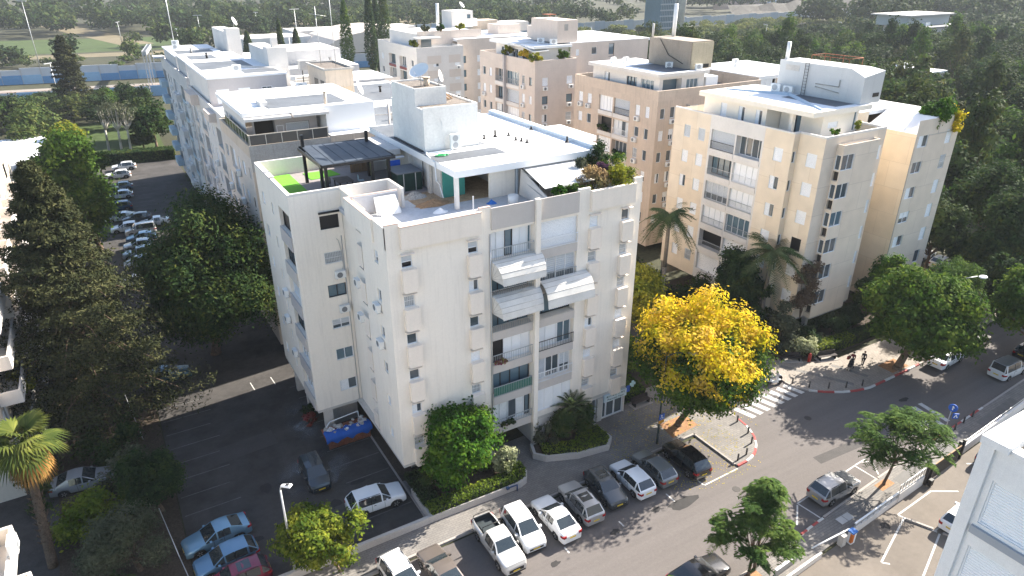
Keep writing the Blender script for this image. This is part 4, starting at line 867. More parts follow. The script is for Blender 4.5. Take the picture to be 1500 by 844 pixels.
plain(Fb, 'roof_sheet', 60.75, 43.35, 24.853, 69.85, 58.5, 24.865, white_roof); plain(Fb, 'roof_sheet', 65.2, 44.2, 24.867, 69.8, 51, 24.875, bluish_roof)
m = MB(); m.hexa([(62.0, 43.6, 24.866), (62.6, 43.6, 24.866), (67.3, 51.2, 24.866), (66.6, 51.2, 24.866), (62.2, 43.6, 25.0), (62.4, 43.6, 25.0), (67.0, 51.2, 25.15), (66.8, 51.2, 25.15)]); m.hexa([(63.8, 57.8, 24.866), (66.7, 51.3, 24.866), (67.3, 51.3, 24.866), (64.4, 57.8, 24.866), (63.95, 57.8, 25.0), (66.85, 51.3, 25.15), (67.1, 51.3, 25.15), (64.2, 57.8, 25.0)]); m.obj('roof_ridge', MATS['silver_bitumen'], Fb, (0, 0, 0))
lift_c = mat('lift_house_plaster', (.56, .565, .56), .9, .05, .5, 20, .2, .2, streak=.1)
m = MB(); m.box(68.3, 45.3, 24.88, 71.6, 54.3, 28.3); m.hexa([(68.3, 43.6, 24.88), (71.6, 43.6, 24.88), (71.6, 45.29, 24.88), (68.3, 45.29, 24.88), (68.3, 43.6, 27.6), (71.6, 43.6, 28.1), (71.6, 45.29, 28.3), (68.3, 45.29, 28.3)]); m.obj('lift_house', lift_c, Fb, (0, 0, 0))
plain(Fb, 'vent_opening', 70.2, 43.55, 25.5, 71.2, 43.62, 25.9, black_metal); plain(Fb, 'wall_panel', 68.27, 51.6, 27.3, 68.295, 53.4, 27.9, concrete_pale)
m = MB()
for y in (50.3, 50.75): m.tube([(68.12, y, 24.9), (68.12, y, 28.6)], .03, 5)
for i in range(11): m.tube([(68.12, 50.3, 25.1 + i * .32), (68.12, 50.75, 25.1 + i * .32)], .02, 4)
m.obj('ladder', black_metal, Fb, (0, 0, 0))
m = MB(); m.tube([(68.2, 49.2, 26.3), (68.2, 46.3, 26.3), (68.2, 46.3, 27.0)], .05, 5); m.tube([(68.2, 49.2, 26.0), (68.2, 46.2, 25.7)], .04, 5); m.obj('conduit', concrete, Fb, (0, 0, 0))
m = MB(); m.tube([(69, 54.0, 28.3), (69, 54.0, 30.2)], .22, 8); m.obj('chimney_pipe', ac_white, Fb, (0, 0, 0))
m = MB()
for x, y in ((69, 46.2), (69, 50.8), (71.3, 46.2), (71.3, 50.8), (69, 48.5), (71.3, 48.5)): m.tube([(x, y, 28.3), (x, y, 29.1)], .035, 5)
m.tube([(69, 46.2, 29.1), (69, 50.8, 29.1), (71.3, 50.8, 29.1), (71.3, 46.2, 29.1), (69, 46.2, 29.1)], .04, 5); m.obj('roof_frame', rust, Fb, (0, 0, 0))
condenser('white single fan condenser beside the pale grey lift house of the tan block', 67.4, 53.6, 24.88, R(-80), False, 1.3)
condenser('dark topped condenser right of the single fan unit on the tan block', 67.5, 52.0, 24.88, R(-80), False, 1.2)
# ---- the stained beige block behind it
Eb = thing('apartment_block', 'stained beige block with white penthouse and brown concrete lift house, behind the palm', 'building', (70, 78, 0))
lE = (('win', 1.7, 1.0, 1.4, 1.0, ('shut', 'slide', 'shut', 'split', 'shut', 'shut'), .5), ('win', 3.9, 1.0, 1.4, 1.0, ('slide', 'shut', 'shut', 'split'), .5),
      ('log', 6.2, 9.4, ('panels', 'slide', 'blinds', 'panels', 'black', 'panels'), (rail_grey, None, rail_grey, None, black_metal, None)), ('log', 9.7, 13.2, ('slide', 'panels', 'blinds', 'slide', 'curtain', 'greyshut'), (None, rail_grey, frame_white, None, frame_white, black_metal)),
      ('win', 14.9, .9, 1.4, 1.0, ('shut', 'slide', 'shut', 'barred', 'slide', 'shut'), .7), ('win', 16.9, .8, 1.5, .95, ('slide', 'shut', 'half', 'slide'), .1))
fE = (('win', 1.0, .8, 1.4, 1.0, ('shut', 'slide', 'split', 'slide', 'shut', 'slide')), ('win', 2.8, .85, 1.5, 1.0, ('slide', 'half', 'split', 'slide', 'half', 'slide'), .8), ('win', 6.6, 1.9, 1.5, .9, ('slide', 'half', 'blinds', 'slide', 'slide', 'shut'), .9), ('win', 9.5, .7, .8, 1.4, ('slide',)))
_, fe = shell(Eb, 64.4, 69.6, 84, 88.4, 1, 21.6, beige2_wall, lE, fE, 3.35, 6, roof=bluish_roof, par=1.35, bal=white_wall)
m = MB(); m.box(5.2, -.45, 3, 5.5, -.004, 20.8); fe.part(m, 'wall_fin', concrete)
for k in range(6): m = MB(); m.box(5.5, -.5, 3.1 + FL * k, 7.9, -.004, 3.28 + FL * k); fe.part(m, 'ac_ledge', concrete)
ew = Wall(Eb, (65.6, 85.5), -90, 14.6, 21.6, 24.5)
for c_, w_, kd in ((3.4, 1.2, 'split'), (8.9, 2.2, 'darkslide'), (12.2, 2.6, 'blueslide')): ew.win(c_, 21.9, w_, 2.0, kd, .2)
ew.build('penthouse_wall', [white_wall, dark_room]); e2 = Wall(Eb, (65.6, 70.9), 0, 8.2, 21.6, 24.5); e2.hole(.6, 21.7, 4.0, 24.1, 1.0, 1); e2.win(6.0, 22.0, 2.2, 1.9, 'blueslide', .15); e2.build('penthouse_wall', [white_wall, glass_blue])
plain(Eb, 'penthouse_roof', 65.0, 70.4, 24.5, 74.2, 86, 24.95, white_wall); plain(Eb, 'roof_sheet', 65.2, 70.6, 24.953, 74.0, 85.8, 24.965, white_roof); plain(Eb, 'roof_sheet', 67.0, 71.2, 24.968, 73.6, 79, 24.975, bluish_roof)
plain(Eb, 'penthouse_shed', 74.3, 71, 21.6, 76.6, 73.6, 23.9, shutter_white)
plain(Eb, 'lift_house', 71.6, 71.7, 24.98, 75.6, 80.2, 28.6, mat('brown_concrete', (.33, .285, .235), .9, .1, .6, 12, .3, .2, streak=.35, dirt=.2)); plain(Eb, 'lift_house_front', 71.7, 71.55, 24.99, 75.6, 71.69, 28.45, mat('ochre_concrete', (.46, .40, .29), .9, .1, .6, 12, .3, .2, streak=.3))
plain(Eb, 'vent_opening', 73.3, 71.5, 25.1, 75.0, 71.54, 25.6, black_metal)
m = MB(); m.tube([(71.9, 80, 28.6), (71.9, 80, 30.4)], .18, 6); m.obj('chimney_pipe', concrete_pale, Eb, (0, 0, 0)); m = MB(); m.tube([(71.5, 78, 28.6), (71.5, 76, 26.5), (71.5, 73, 25.6)], .05, 5); m.obj('cable', black_metal, Eb, (0, 0, 0))
m = MB(); m.tube([(75.0, 79.0, 28.6), (75.0, 79.0, 33.0)], .28, 8); m.obj('white_flue', ac_white, Eb, (0, 0, 0))
plain(Eb, 'roof_extension', 84, 70, 20.5, 97, 84, 23.2, beige2_wall); plain(Eb, 'roof_sheet', 84, 70, 23.2, 97.2, 84.3, 23.35, white_roof)
sh = Wall(Eb, (83.9, 69.9), 0, 13.1, 21.6, 23.2)
for i in range(5): sh.win(1.6 + i * 2.4, 21.7, 2.2, 1.2, 'panels' if i != 1 else 'slide', .08)
sh.build('shutter_wall', [shutter_white, dark_room])
for (x, y, r_), lab in (((67.3, 83, 20), 'box condenser at the far left of the beige block roof'), ((69.0, 82.2, 10), 'box condenser second from left on the beige block roof'), ((70.5, 74.6, -30), 'white condenser left of the brown lift house'), ((72.5, 70.9, -20), 'white condenser right at the foot of the brown lift house')): condenser(lab, x, y, 24.98, R(r_), False, 1.1)
condenser('grey box condenser on the flat roof right of the brown lift house', 87.5, 78, 23.36, 0, True, 1.1)
# ---- pinkish block
Db = thing('apartment_block', 'pinkish beige block with roof garden terrace and stair tower, second from far', 'building', (70, 105, 0))
lD = (('win', 1.6, 1.0, 1.4, 1.0, ('shut', 'slide'), .4), ('win', 3.9, .9, 1.4, 1.0, ('slide', 'shut', 'shut')), ('log', 5.6, 9.0, ('panels', 'slide', 'blinds', 'curtain', 'darkslide', 'slide'), (rail_grey, None, rail_grey)),
      ('log', 9.3, 13.6, ('slide', 'greyshut', 'panels', 'panels', 'greyshut', 'blueslide'), (None, rail_grey, None, frame_white)), ('win', 15.0, .9, 1.4, 1.0, ('shut', 'slide', 'shut', 'barred'), .5), ('win', 17.2, .8, 1.3, 1.0, ('darkslide', 'shut', 'darkslide')))
fD = (('win', 2.0, 1.1, 1.3, 1.0, ('slide', 'shut', 'darkslide', 'split', 'darkslide', 'shut'), .4), ('win', 6.9, 1.2, 1.3, 1.0, ('shut', 'darkslide', 'split', 'barred', 'darkslide', 'shut'), .5))
_, fd = shell(Db, 62.3, 96.5, 70.6, 115, 1, 22.9, pink_wall, lD, fD, 4.25, 6, roof=white_roof, par=1.2, bal=white_wall)
m = MB(); m.box(9.1, -.55, 3, 9.5, -.004, 24.1); m2 = Wall(Db, (62.3, 115), -90, 18.5, 0, 1); m2.part(m, 'wall_fin', grey_wall)
Wall(Db, (70.6, 98.6), 0, 12, 1, 24).build('rear_wall', [pink_wall]); rw2 = Wall(Db, (70.6, 98.5), 0, 17, 21, 26.2); rw2.win(5, 24.2, 1.1, 1.2, 'slide'); rw2.win(1.5, 24.2, .7, 1, 'shut'); rw2.win(8.7, 23.6, 1.2, 2.2, 'darkslide'); rw2.build('upper_wall', [pink_wall, dark_room])
plain(Db, 'upper_roof', 70.6, 98.6, 25.9, 88, 116, 26.3, white_roof)
dw = Wall(Db, (64.0, 112), -90, 13, 22.9, 25.7)
for c_, kd in ((3, 'darkslide'), (6.5, 'slide'), (10, 'darkslide')): dw.win(c_, 23.0, 2.0, 2.1, kd, .2)
dw.build('penthouse_wall', [white_wall, dark_room]); d2 = Wall(Db, (64.0, 99), 0, 6.6, 22.9, 25.7); d2.win(5.2, 23.0, 1.2, 2.0, 'darkslide', .2); d2.build('penthouse_wall', [white_wall, dark_room])
plain(Db, 'penthouse_roof', 63.2, 98.2, 25.7, 70.7, 113, 26.1, white_roof)
m = MB(); n = 8
for i in range(n):
    a0, a1 = i / n, (i + 1) / n
    m.hexa([(62.9, 98.0 + 6 * a0, 25.2 + .7 * math.sin(math.pi * a0 * .5)), (66, 98.0 + 6 * a0, 25.3 + .7 * math.sin(math.pi * a0 * .5)), (66, 98 + 6 * a1, 25.3 + .7 * math.sin(math.pi * a1 * .5)), (62.9, 98 + 6 * a1, 25.2 + .7 * math.sin(math.pi * a1 * .5))] + [(62.9, 98.0 + 6 * a0, 25.3 + .8 * math.sin(math.pi * a0 * .5)), (66, 98.0 + 6 * a0, 25.4 + .8 * math.sin(math.pi * a0 * .5)), (66, 98 + 6 * a1, 25.4 + .8 * math.sin(math.pi * a1 * .5)), (62.9, 98 + 6 * a1, 25.3 + .8 * math.sin(math.pi * a1 * .5))])
m.obj('curved_canopy', awn, Db, (0, 0, 0))
plain(Db, 'stair_tower', 68.2, 99, 26.3, 72.3, 107, 29.8, pink_wall); plain(Db, 'stair_tower', 69.2, 107.01, 26.3, 71.8, 110, 28.4, pink_wall); plain(Db, 'tower_window', 69.6, 98.96, 28.2, 70.3, 98.99, 29.2, concrete)
m = MB(); m.tube([(70, 104, 29.8), (70, 104, 30.6)], .05, 5); m.box(69.0, 103, 30.4, 70.6, 104.8, 30.5); m.obj('roof_panel', rust, Db, (0, 0, 0))
condenser('white condenser at the foot of the pinkish stair tower', 67.4, 98.9, 26.12, R(-10), False, 1.3); condenser('white condenser further left of the pinkish stair tower', 66.6, 101.5, 26.12, R(-30), False, 1.3)
# ---- white block with red balconies
Cb = thing('apartment_block', 'white block with dull red balcony fronts and planted roof terrace, far in the middle', 'building', (66, 148, 0))
redbal = mat('dull_red_balcony', (.22, .075, .07), .7, .1, 1)
lC = (('win', 2.5, 1.2, 1.3, 1.0, ('slide', 'shut')), ('log', 6.3, 10.2, ('slide', 'slide', 'darkslide', 'slide', 'slide', 'darkslide'), (None,)), ('log', 12.5, 16.2, ('slide', 'darkslide', 'slide'), (None,)), ('win', 19.5, 1.2, 1.3, 1.0, ('shut', 'slide'), .3))
fC = (('win', 4.4, 1.3, 1.5, 1.0, ('shut', 'split', 'shut', 'shut', 'shut', 'split'), .6), ('win', 9.4, 1.2, 1.4, 1.0, ('shut',), .4))
_, fc = shell(Cb, 59.9, 138.1, 70.8, 160, 1, 21.4, white_wall, lC, fC, 2.7, 6, roof=white_roof, par=1.1, bal=redbal)
m = MB()
for k in range(6): [fc.part(MB().box(a_, -.008, 4.3 + FL * k, b_, -.003, 5.9 + FL * k), 'wall_panel', mat('pale_beige_panel', (.62, .55, .49), .9, .05, 1)) for a_, b_ in ((2.4, 5.6), (7.4, 10.2))]
c3 = Wall(Cb, (70.8, 141), 0, 14, 1, 23.4); fill(c3, (('win', 1.6, 1.0, 1.5, .9, ('darkslide',)), ('win', 5.5, 1.2, 1.4, 1, ('shut',))), 2.7, 6, white_wall); c3.build('rear_wall', [pink_wall, dark_room])
plain(Cb, 'upper_roof', 70.8, 141.1, 23.0, 92, 158, 23.5, white_roof); plain(Cb, 'roof_garden_wall', 62.5, 143, 22.5, 78, 143.3, 25.2, pink_wall); plain(Cb, 'penthouse', 62.5, 143.3, 21.4, 78, 159, 24.7, white_wall)
plain(Cb, 'terrace_canopy', 61.2, 139.2, 24.0, 66.3, 143, 24.25, awn); plain(Cb, 'terrace_window', 63.2, 142.95, 21.8, 65.6, 142.99, 23.8, glass)
ct = Wall(Cb, (76.5, 154.7), 0, 5.6, 24.7, 28.3); ct.win(4.5, 26.6, .9, .9, 'darkslide'); ct.build('roof_room', [white_wall, dark_room]); plain(Cb, 'roof_room_top', 76.5, 154.9, 24.7, 82.1, 160, 28.3, white_wall); plain(Cb, 'roof_room', 82.1, 156, 24.7, 84, 160, 26.4, white_wall)
m = MB(); m.tube([(69, 146.5, 24.7), (69, 146.5, 30.5)], .35, 8); m.obj('white_flue', ac_white, Cb, (0, 0, 0))
dish('white satellite dish on the white roof room far off', 79.8, 156, 28.3, R(40), .8, 40)
for i, (x, y) in enumerate(((84, 146), (90, 152), (86, 160))): plain(Cb, 'roof_annex', x, y, 23.5, x + 6, y + 5, 25.6, (pink_wall, white_wall, beige_wall)[i])
# ---- the joined row on the left: three blocks
B1 = thing('apartment_block', 'beige stained block with glass railed terrace just behind the pergola', 'building', (24, 78, 0))
lB1 = (('win', 2.2, 1.2, 1.3, 1.0, ('shut', 'slide'), .5), ('log', 4.2, 7.0, ('slide', 'greyshut', 'panels'), (rail_grey, None)), ('win', 8.6, .9, 1.3, 1.0, ('slide', 'shut', 'split'), .7), ('win', 11.0, 1.2, 1.4, .95, ('slide', 'barred', 'shut'), .5), ('win', 13.8, .7, 1.1, 1.2, ('darkslide', 'slide')))
_, fb1 = shell(B1, 11.8, 67.9, 19.7, 83.2, 1, 21.3, beige_wall, lB1, (('win', 3.0, 1.3, 1.3, 1, ('slide', 'shut')),), 2.95, 6, roof=concrete_pale, par=1.2, lm=mat('stained_mauve_plaster', (.60, .53, .47), .9, .08, .35, 20, .25, .2, streak=.35, stain=(.25, .22, .19)), bal=pink_wall)
m = MB(); m.box(.0, -.03, 20.0, 7.9, -.003, 22.52); fb1.part(m, 'terrace_wall', concrete)
b1w = Wall(B1, (19.7, 67.8), 0, 18.3, 1, 22.6)
b1w.win(7.6, 19.9, 2.3, 1.9, 'split', .15); b1w.win(11.4, 20.0, 1.0, 1.4, 'slide', .15); b1w.win(7.6, 16.9, 2.3, 1.9, 'slide', .15); b1w.hole(.6, 20.2, 3.0, 22.0, .12, 1)
b1w.build('front_wall', [beige_wall, concrete_pale])
m = MB(); m.tube([(3.5, -.12, 3), (3.5, -.12, 22.6)], .1, 6); m.tube([(6.2, -.12, 3), (6.2, -.12, 25.2)], .13, 6); m.tube([(6.9, -.1, 3), (6.9, -.1, 23.0)], .06, 6); b1w.part(m, 'downpipe', pink_wall)
put_ac(B1, b1w.O, 0, 9.9, 19.0); put_ac(B1, b1w.O, 0, 11.6, 18.9)
plain(B1, 'roof', 19.8, 67.9, 22.2, 38, 99, 22.62, white_roof); Wall(B1, (38, 67.8), 90, 32, 1, 22.6).build('end_wall', [beige_wall])
b1p = Wall(B1, (13.0, 71.2), 0, 6.4, 21.3, 24.6); b1p.hole(.2, 21.35, 2.2, 24.2, .8, 1); b1p.hole(3.2, 21.4, 5.6, 23.7, .12, 1); b1p.build('penthouse_wall', [grey_wall, dark_room]); put_window(B1, b1p.O, 0, 4.4, 21.45, 2.3, 2.2, 'greyshut', .1); put_window(B1, b1p.O, 0, 2.65, 21.5, .7, 2.0, 'greyshut', .03)
b1l = Wall(B1, (12.4, 83), -90, 11.8, 21.3, 25.0); b1l.win(2, 22.2, 1.4, 1.4, 'slide', .1); b1l.win(5, 22.0, 1.2, 1.6, 'shut', .1); b1l.build('penthouse_wall', [white_wall, dark_room])
plain(B1, 'penthouse_roof', 11.9, 69.4, 24.9, 19.9, 83.2, 25.3, white_roof); plain(B1, 'roof_strip', 11.95, 68.6, 24.6, 16.3, 69.5, 24.85, white_wall); plain(B1, 'roof_strip', 16.5, 68.6, 24.62, 20.0, 69.5, 24.87, white_wall)
plain(B1, 'roof_patch', 14.6, 70.5, 25.302, 22.6, 76.3, 25.315, bluish_roof); plain(B1, 'roof_slab', 19.9, 69.4, 22.62, 25, 83.2, 25.3, white_roof)
for i in range(6): plain(B1, 'skylight_bar', 13.2 + i * 1.5, 78.5, 25.302, 13.45 + i * 1.5, 82.6, 25.36, white_wall)
for i in range(5): plain(B1, 'skylight', 13.5 + i * 1.5, 78.6, 25.302, 14.6 + i * 1.5, 82.4, 25.33, mat('skylight_sheet', (.6, .6, .56), .4, .05, 1))
m = MB()
for i in range(6): m.box(11.95 + i * 1.5, 67.95, 22.5, 12.02 + i * 1.5, 68.02, 23.5)
for i in range(8): m.box(11.92, 68.2 + i * 1.5, 22.5, 11.99, 68.27 + i * 1.5, 23.5)
m.box(11.92, 67.94, 23.45, 19.6, 68.02, 23.52); m.box(11.91, 68.03, 23.45, 11.99, 80, 23.52); o = m.obj('terrace_railing', mat('beige_rail', (.55, .50, .42), .5, .05), B1, (0, 0, 0))
m = MB(); m.box(12.05, 67.97, 22.52, 19.55, 67.99, 23.44); m.box(11.94, 68.1, 22.52, 11.96, 79.9, 23.44); o2 = m.obj('terrace_glass', mat('smoked_glass', (.05, .05, .048), .1, 0, spec=.8), B1, (0, 0, 0))
plain(B1, 'stair_tower', 25.2, 86.2, 22.62, 28.7, 93.8, 26.35, beige_wall); copings(B1, 25.0, 86.0, 28.9, 94.0, 26.35, .22, .25, concrete); plain(B1, 'tar_roofing', 25.26, 86.26, 26.352, 28.64, 93.74, 26.37, tar)
for y in (87.0, 89.6): plain(B1, 'tower_doorway', 25.16, y, 22.7, 25.19, y + 1.5, 25.0, glass_black)
plain(B1, 'wall_panel', 25.6, 86.16, 22.7, 28.4, 86.19, 24.3, mat('sand_panel', (.60, .47, .33), .9, .08, 1, streak=.2))
m = MB(); m.tube([(20.2, 70.1, 25.3), (20.2, 70.1, 26.5)], .16, 8); m.cyl((20.2, 70.1, 26.5), (20.2, 70.1, 26.6), .24, n=8); m.obj('vent_pipe', beige_wall, B1, (0, 0, 0))
condenser('white condenser lying by the beige stair tower behind the pergola', 27.8, 84.6, 22.63, R(10), False, 1.4); condenser('grey condenser tilted beside the white one near the beige stair tower', 26.2, 84.6, 22.63, R(40), False, 1.3)
condenser('twin dark fan unit left of the beige stair tower', 23.2, 90.2, 22.63, R(-20), True, 1.5)
dish('large white satellite dish right of the beige stair tower', 29.3, 86.5, 22.7, R(60), .9, 20)
o = MB().box(14.2, 71.8, 25.3, 14.9, 73.4, 25.75).box(14.35, 73.5, 25.3, 15.0, 74.8, 25.7).obj('roof_hatch', white_wall); tag(o, 'pair of low white boxes on the blue grey roof patch near the terrace', 'roof box')
tk = thing('water_tank', 'grey water tank on a frame beside the beige stair tower', 'tank', (25.0, 95.5, 22.63)); MB().box(24.6, 95.2, 25.4, 26.8, 96.4, 26.6).obj('tank', concrete_pale, tk, (0, 0, 0)); m = MB(); m.tube([(25, 95.8, 22.6), (25, 95.8, 25.4)], .06, 5); m.tube([(26.4, 95.8, 22.6), (26.4, 95.8, 25.4)], .06, 5); m.obj('tank_frame', black_metal, tk, (0, 0, 0))
for (x, y, h), lab in (((27.2, 88, 10), 'tall thin television mast on the beige stair tower'), ((26.2, 91, 7), 'shorter thin mast left on the beige stair tower')):
    t = thing('television_mast', lab, 'antenna', (x, y, 26.4)); MB().tube([(x, y, 26.4), (x, y, 26.4 + h)], .04, 5).obj('mast', metal_grey, t, (0, 0, 0)); m = MB(); m.tube([(x - .8, y, 25.6 + h), (x + 1.4, y, 25.2 + h)], .03, 4)
    for i in range(6): m.tube([(x - .7 + i * .4, y - .4, 25.58 + h - i * .07), (x - .7 + i * .4, y + .4, 25.58 + h - i * .07)], .015, 4)
    m.obj('antenna', metal_grey, t, (0, 0, 0))
B2 = thing('apartment_block', 'pale block with mauve grey penthouse wall, middle of the left row', 'building', (20, 102, 0))
lB2 = (('log', 1.6, 4.8, ('slide', 'panels', 'blinds'), (rail_grey, None)), ('win', 6.4, 1.1, 1.3, 1.0, ('slide', 'shut'), .6), ('log', 8.2, 11.6, ('greyshut', 'slide', 'panels'), (None, rail_grey)), ('win', 13.4, 1.0, 1.3, 1, ('shut', 'slide'), .6), ('win', 16.8, 1.1, 1.4, 1, ('slide', 'split', 'shut'), .6), ('log', 19.4, 22.6, ('slide', 'blinds', 'slide'), (rail_grey, None)))
shell(B2, 12.2, 83.4, 23.5, 109, 1, 22.0, bluewhite_wall, lB2, (), 2.95, 6, roof=white_roof, par=.6, bal=pink_wall)
b2 = Wall(B2, (12.7, 93.7), 0, 9.6, 22.0, 25.3); b2.win(1.6, 22.3, 1.5, 1.7, 'shut', .06); b2.win(4.2, 22.5, 1.4, 1.5, 'shut', .06); b2.win(7.0, 22.6, 1.3, 1.4, 'slide', .1); b2.build('penthouse_wall', [grey_wall, dark_room])
Wall(B2, (12.7, 110.8), -90, 17.1, 22.0, 25.3).build('penthouse_wall', [white_wall]); plain(B2, 'penthouse_roof', 12.6, 93.6, 25.3, 22.4, 111, 25.55, white_roof); plain(B2, 'roof_patch', 17.5, 95, 25.552, 22, 99, 25.56, bluish_roof)
m = MB(); m.hexa([(13.5, 99.5, 25.55), (14.2, 99.5, 25.55), (17.9, 100.9, 25.55), (17.9, 101.6, 25.55), (13.7, 99.8, 25.62), (14.0, 99.8, 25.62), (17.9, 101.1, 25.85), (17.9, 101.4, 25.85)]); m.hexa([(17.9, 100.9, 25.55), (21.8, 98.2, 25.55), (22.2, 98.9, 25.55), (17.9, 101.6, 25.55), (17.9, 101.1, 25.85), (21.9, 98.4, 25.65), (22.1, 98.7, 25.65), (17.9, 101.4, 25.85)]); m.obj('roof_ridge', concrete_pale, B2, (0, 0, 0))
plain(B2, 'lift_shaft', 21.6, 99.5, 22, 24.2, 102, 28.0, white_wall); plain(B2, 'lift_house', 21.7, 102.01, 22, 24.0, 111.5, 27.6, white_wall); plain(B2, 'vent_cap', 22.5, 100.3, 28.0, 23.3, 101.1, 29.2, white_wall)
plain(B2, 'planter_balcony', 11.2, 100.5, 21.3, 12.19, 106, 22.6, pink_wall); plain(B2, 'planter_balcony', 11.4, 88, 21.2, 12.19, 92, 22.2, pink_wall)
plain(B2, 'rear_wing', 24.3, 100, 1, 40.5, 112, 22.4, white_wall); plain(B2, 'rear_roof', 24.4, 100.1, 22.4, 40.4, 111.9, 22.5, white_roof)
rr = Wall(B2, (24.3, 99.9), 0, 16.2, 20.8, 22.9); rr.win(1.5, 21.0, 1.0, 1.5, 'slide'); rr.win(3.2, 21.0, .9, 1.5, 'slide'); rr.win(14.2, 21.2, 1.0, 1.1, 'darkslide'); rr.build('rear_wall', [white_wall, dark_room])
for k in range(5): plain(B2, 'step', 24.6 + k * .1, 98.3 + k * .35, 22.63 + k * .0, 27.5, 98.6 + k * .35, 22.75 + k * .3, concrete_pale)
condenser('small condenser on the white penthouse roof of the middle left block', 17.0, 97.2, 25.56, R(-10), False, 1.2)
B3 = thing('apartment_block', 'pale block with bluish balconies and white lift shaft, far end of the left row', 'building', (24, 140, 0))
bluebal = mat('pale_blue_balcony', (.36, .46, .52), .8, .1, 1)
lB3 = (('log', .6, 4.9, ('black', 'slide', 'blinds', 'slide'), (None, rail_grey)), ('win', 8, 1.2, 1.5, 1, ('slide', 'shut', 'darkslide'), .6), ('win', 12, 1.2, 1.4, 1, ('shut', 'slide'), .5), ('log', 15, 18.6, ('slide', 'panels', 'blinds'), (rail_grey, None)), ('win', 21, 1.2, 1.4, 1, ('slide', 'split'), .6), ('log', 24, 27.5, ('blinds', 'slide'), (rail_grey,)), ('win', 31, 1.1, 1.4, 1, ('shut', 'slide'), .6), ('win', 31.9, .9, 1.4, 1, ('slide', 'split'), .3))
shell(B3, 13.0, 117.6, 24.0, 150.5, 1, 22.2, bluewhite_wall, lB3, (), 2.95, 6, roof=white_roof, par=.35, bal=bluebal)
for k in range(6):
    plain(B3, 'balcony', 11.9, 145.5, 2.6 + FL * k, 12.98, 150.2, 3.7 + FL * k, bluebal); plain(B3, 'balcony', 12.2, 128, 2.6 + FL * k, 12.98, 132, 3.7 + FL * k, bluewhite_wall)
plain(B3, 'penthouse', 13.6, 131, 22.2, 21, 148, 24.2, bluewhite_wall); plain(B3, 'penthouse_roof', 13.4, 130.8, 24.2, 21.3, 148.3, 24.4, white_roof); plain(B3, 'penthouse', 13.5, 119, 22.2, 22, 129, 24.6, bluewhite_wall); plain(B3, 'penthouse_roof', 13.4, 118.9, 24.6, 22.2, 129.2, 24.8, white_roof)
plain(B3, 'roof_awning', 11.6, 146.5, 22.5, 13.4, 150.3, 22.7, white_wall)
plain(B3, 'lift_shaft', 22.9, 135.5, 22, 25.2, 138, 27.9, white_wall); plain(B3, 'lift_house', 22.9, 138.01, 22, 25.2, 150, 27.3, white_wall)
plain(B3, 'rear_wing', 25.3, 121, 1, 41.5, 149, 22.3, white_wall); plain(B3, 'rear_roof', 25.4, 121.1, 22.3, 41.4, 148.9, 22.4, white_roof); plain(B3, 'rear_room', 30, 126, 22.4, 40, 138, 24.6, bluewhite_wall)
dish('white satellite dish on the far white lift shaft', 24.6, 136.5, 27.9, R(60), .75, 25)
for (x, y, h), lab in (((15.5, 147, 11), 'thin tall pole on the far end of the left row of blocks'), ((33, 133, 2.2), 'short vent post on the far white roof')):
    o = MB().tube([(x, y, 22.3), (x, y, 24.0 + h)], .08, 5).obj('roof_pole', metal_grey); tag(o, lab, 'pole')
condenser('pair of dark fan boxes on the far left pale roof', 15.0, 141, 24.4, R(-20), True, 1.2)
m = MB(); m.box(33, 146, 22.4, 33.8, 146.8, 24.2); m.box(37, 142, 22.4, 37.9, 143, 24.0); m.obj('roof_stack', white_wall, B3, (0, 0, 0))
for b_, x0, y0, x1, y1, z in ((B3, 14.2, 132, 20.2, 139, 24.402), (B3, 14.5, 120, 18.5, 126, 24.802), (B3, 26, 124, 33, 136, 22.402), (B2, 26, 102, 33, 111, 22.502), (B1, 22, 70, 33, 80, 22.622), (B1, 30, 84, 37.5, 97, 22.622), (B2, 13.2, 101, 20, 109.5, 25.552)): plain(b_, 'roof_patch', x0, y0, z, x1, y1, z + .008, bluish_roof)
for b_, pts in ((B1, [(19.9, 75, 22.64), (24.5, 76.5, 22.64), (30.2, 74.2, 22.64), (37.8, 76, 22.64)]), (B2, [(24.5, 106, 22.52), (31, 107.6, 22.52), (40.2, 105.5, 22.52)]), (B3, [(13.6, 138, 24.42), (17, 140.5, 24.42), (21, 139.5, 24.42)]), (B3, [(25.6, 133, 22.42), (33, 134.5, 22.42), (41, 132.5, 22.42)]), (B1, [(12.3, 77.5, 25.32), (19.7, 77.9, 25.32)])): q = MB(); q.tube(pts, .07, 5); q.obj('roof_pipe', concrete, b_, (0, 0, 0))
for x, y, z in ((28, 72, 22.62), (33.5, 90, 22.62), (35, 108, 22.5), (29, 130, 22.4), (38, 126, 22.4), (17, 121, 24.8), (16.5, 134, 24.4), (20.5, 87, 22.02), (15, 86, 22.02)):
    b_ = B1 if y < 99 else B2 if y < 113 else B3; q = MB(); q.cyl((x, y, z), (x, y, z + .7), .16, n=8); q.cyl((x, y, z + .7), (x, y, z + .8), .26, n=8); q.obj('roof_vent', black_metal if int(x) % 2 else concrete, b_, (0, 0, 0))
# ---- low boxy annex between the main block and the beige block
lo = thing('roof_annex', 'low white flat roofed annex behind the right end of the main block', 'building', (39.5, 57, 0))
plain(lo, 'wall', 37.6, 53.5, 0, 41.2, 59, 22.4, white_wall); plain(lo, 'roof', 37.2, 53.2, 22.4, 41.6, 59.4, 22.9, white_roof)
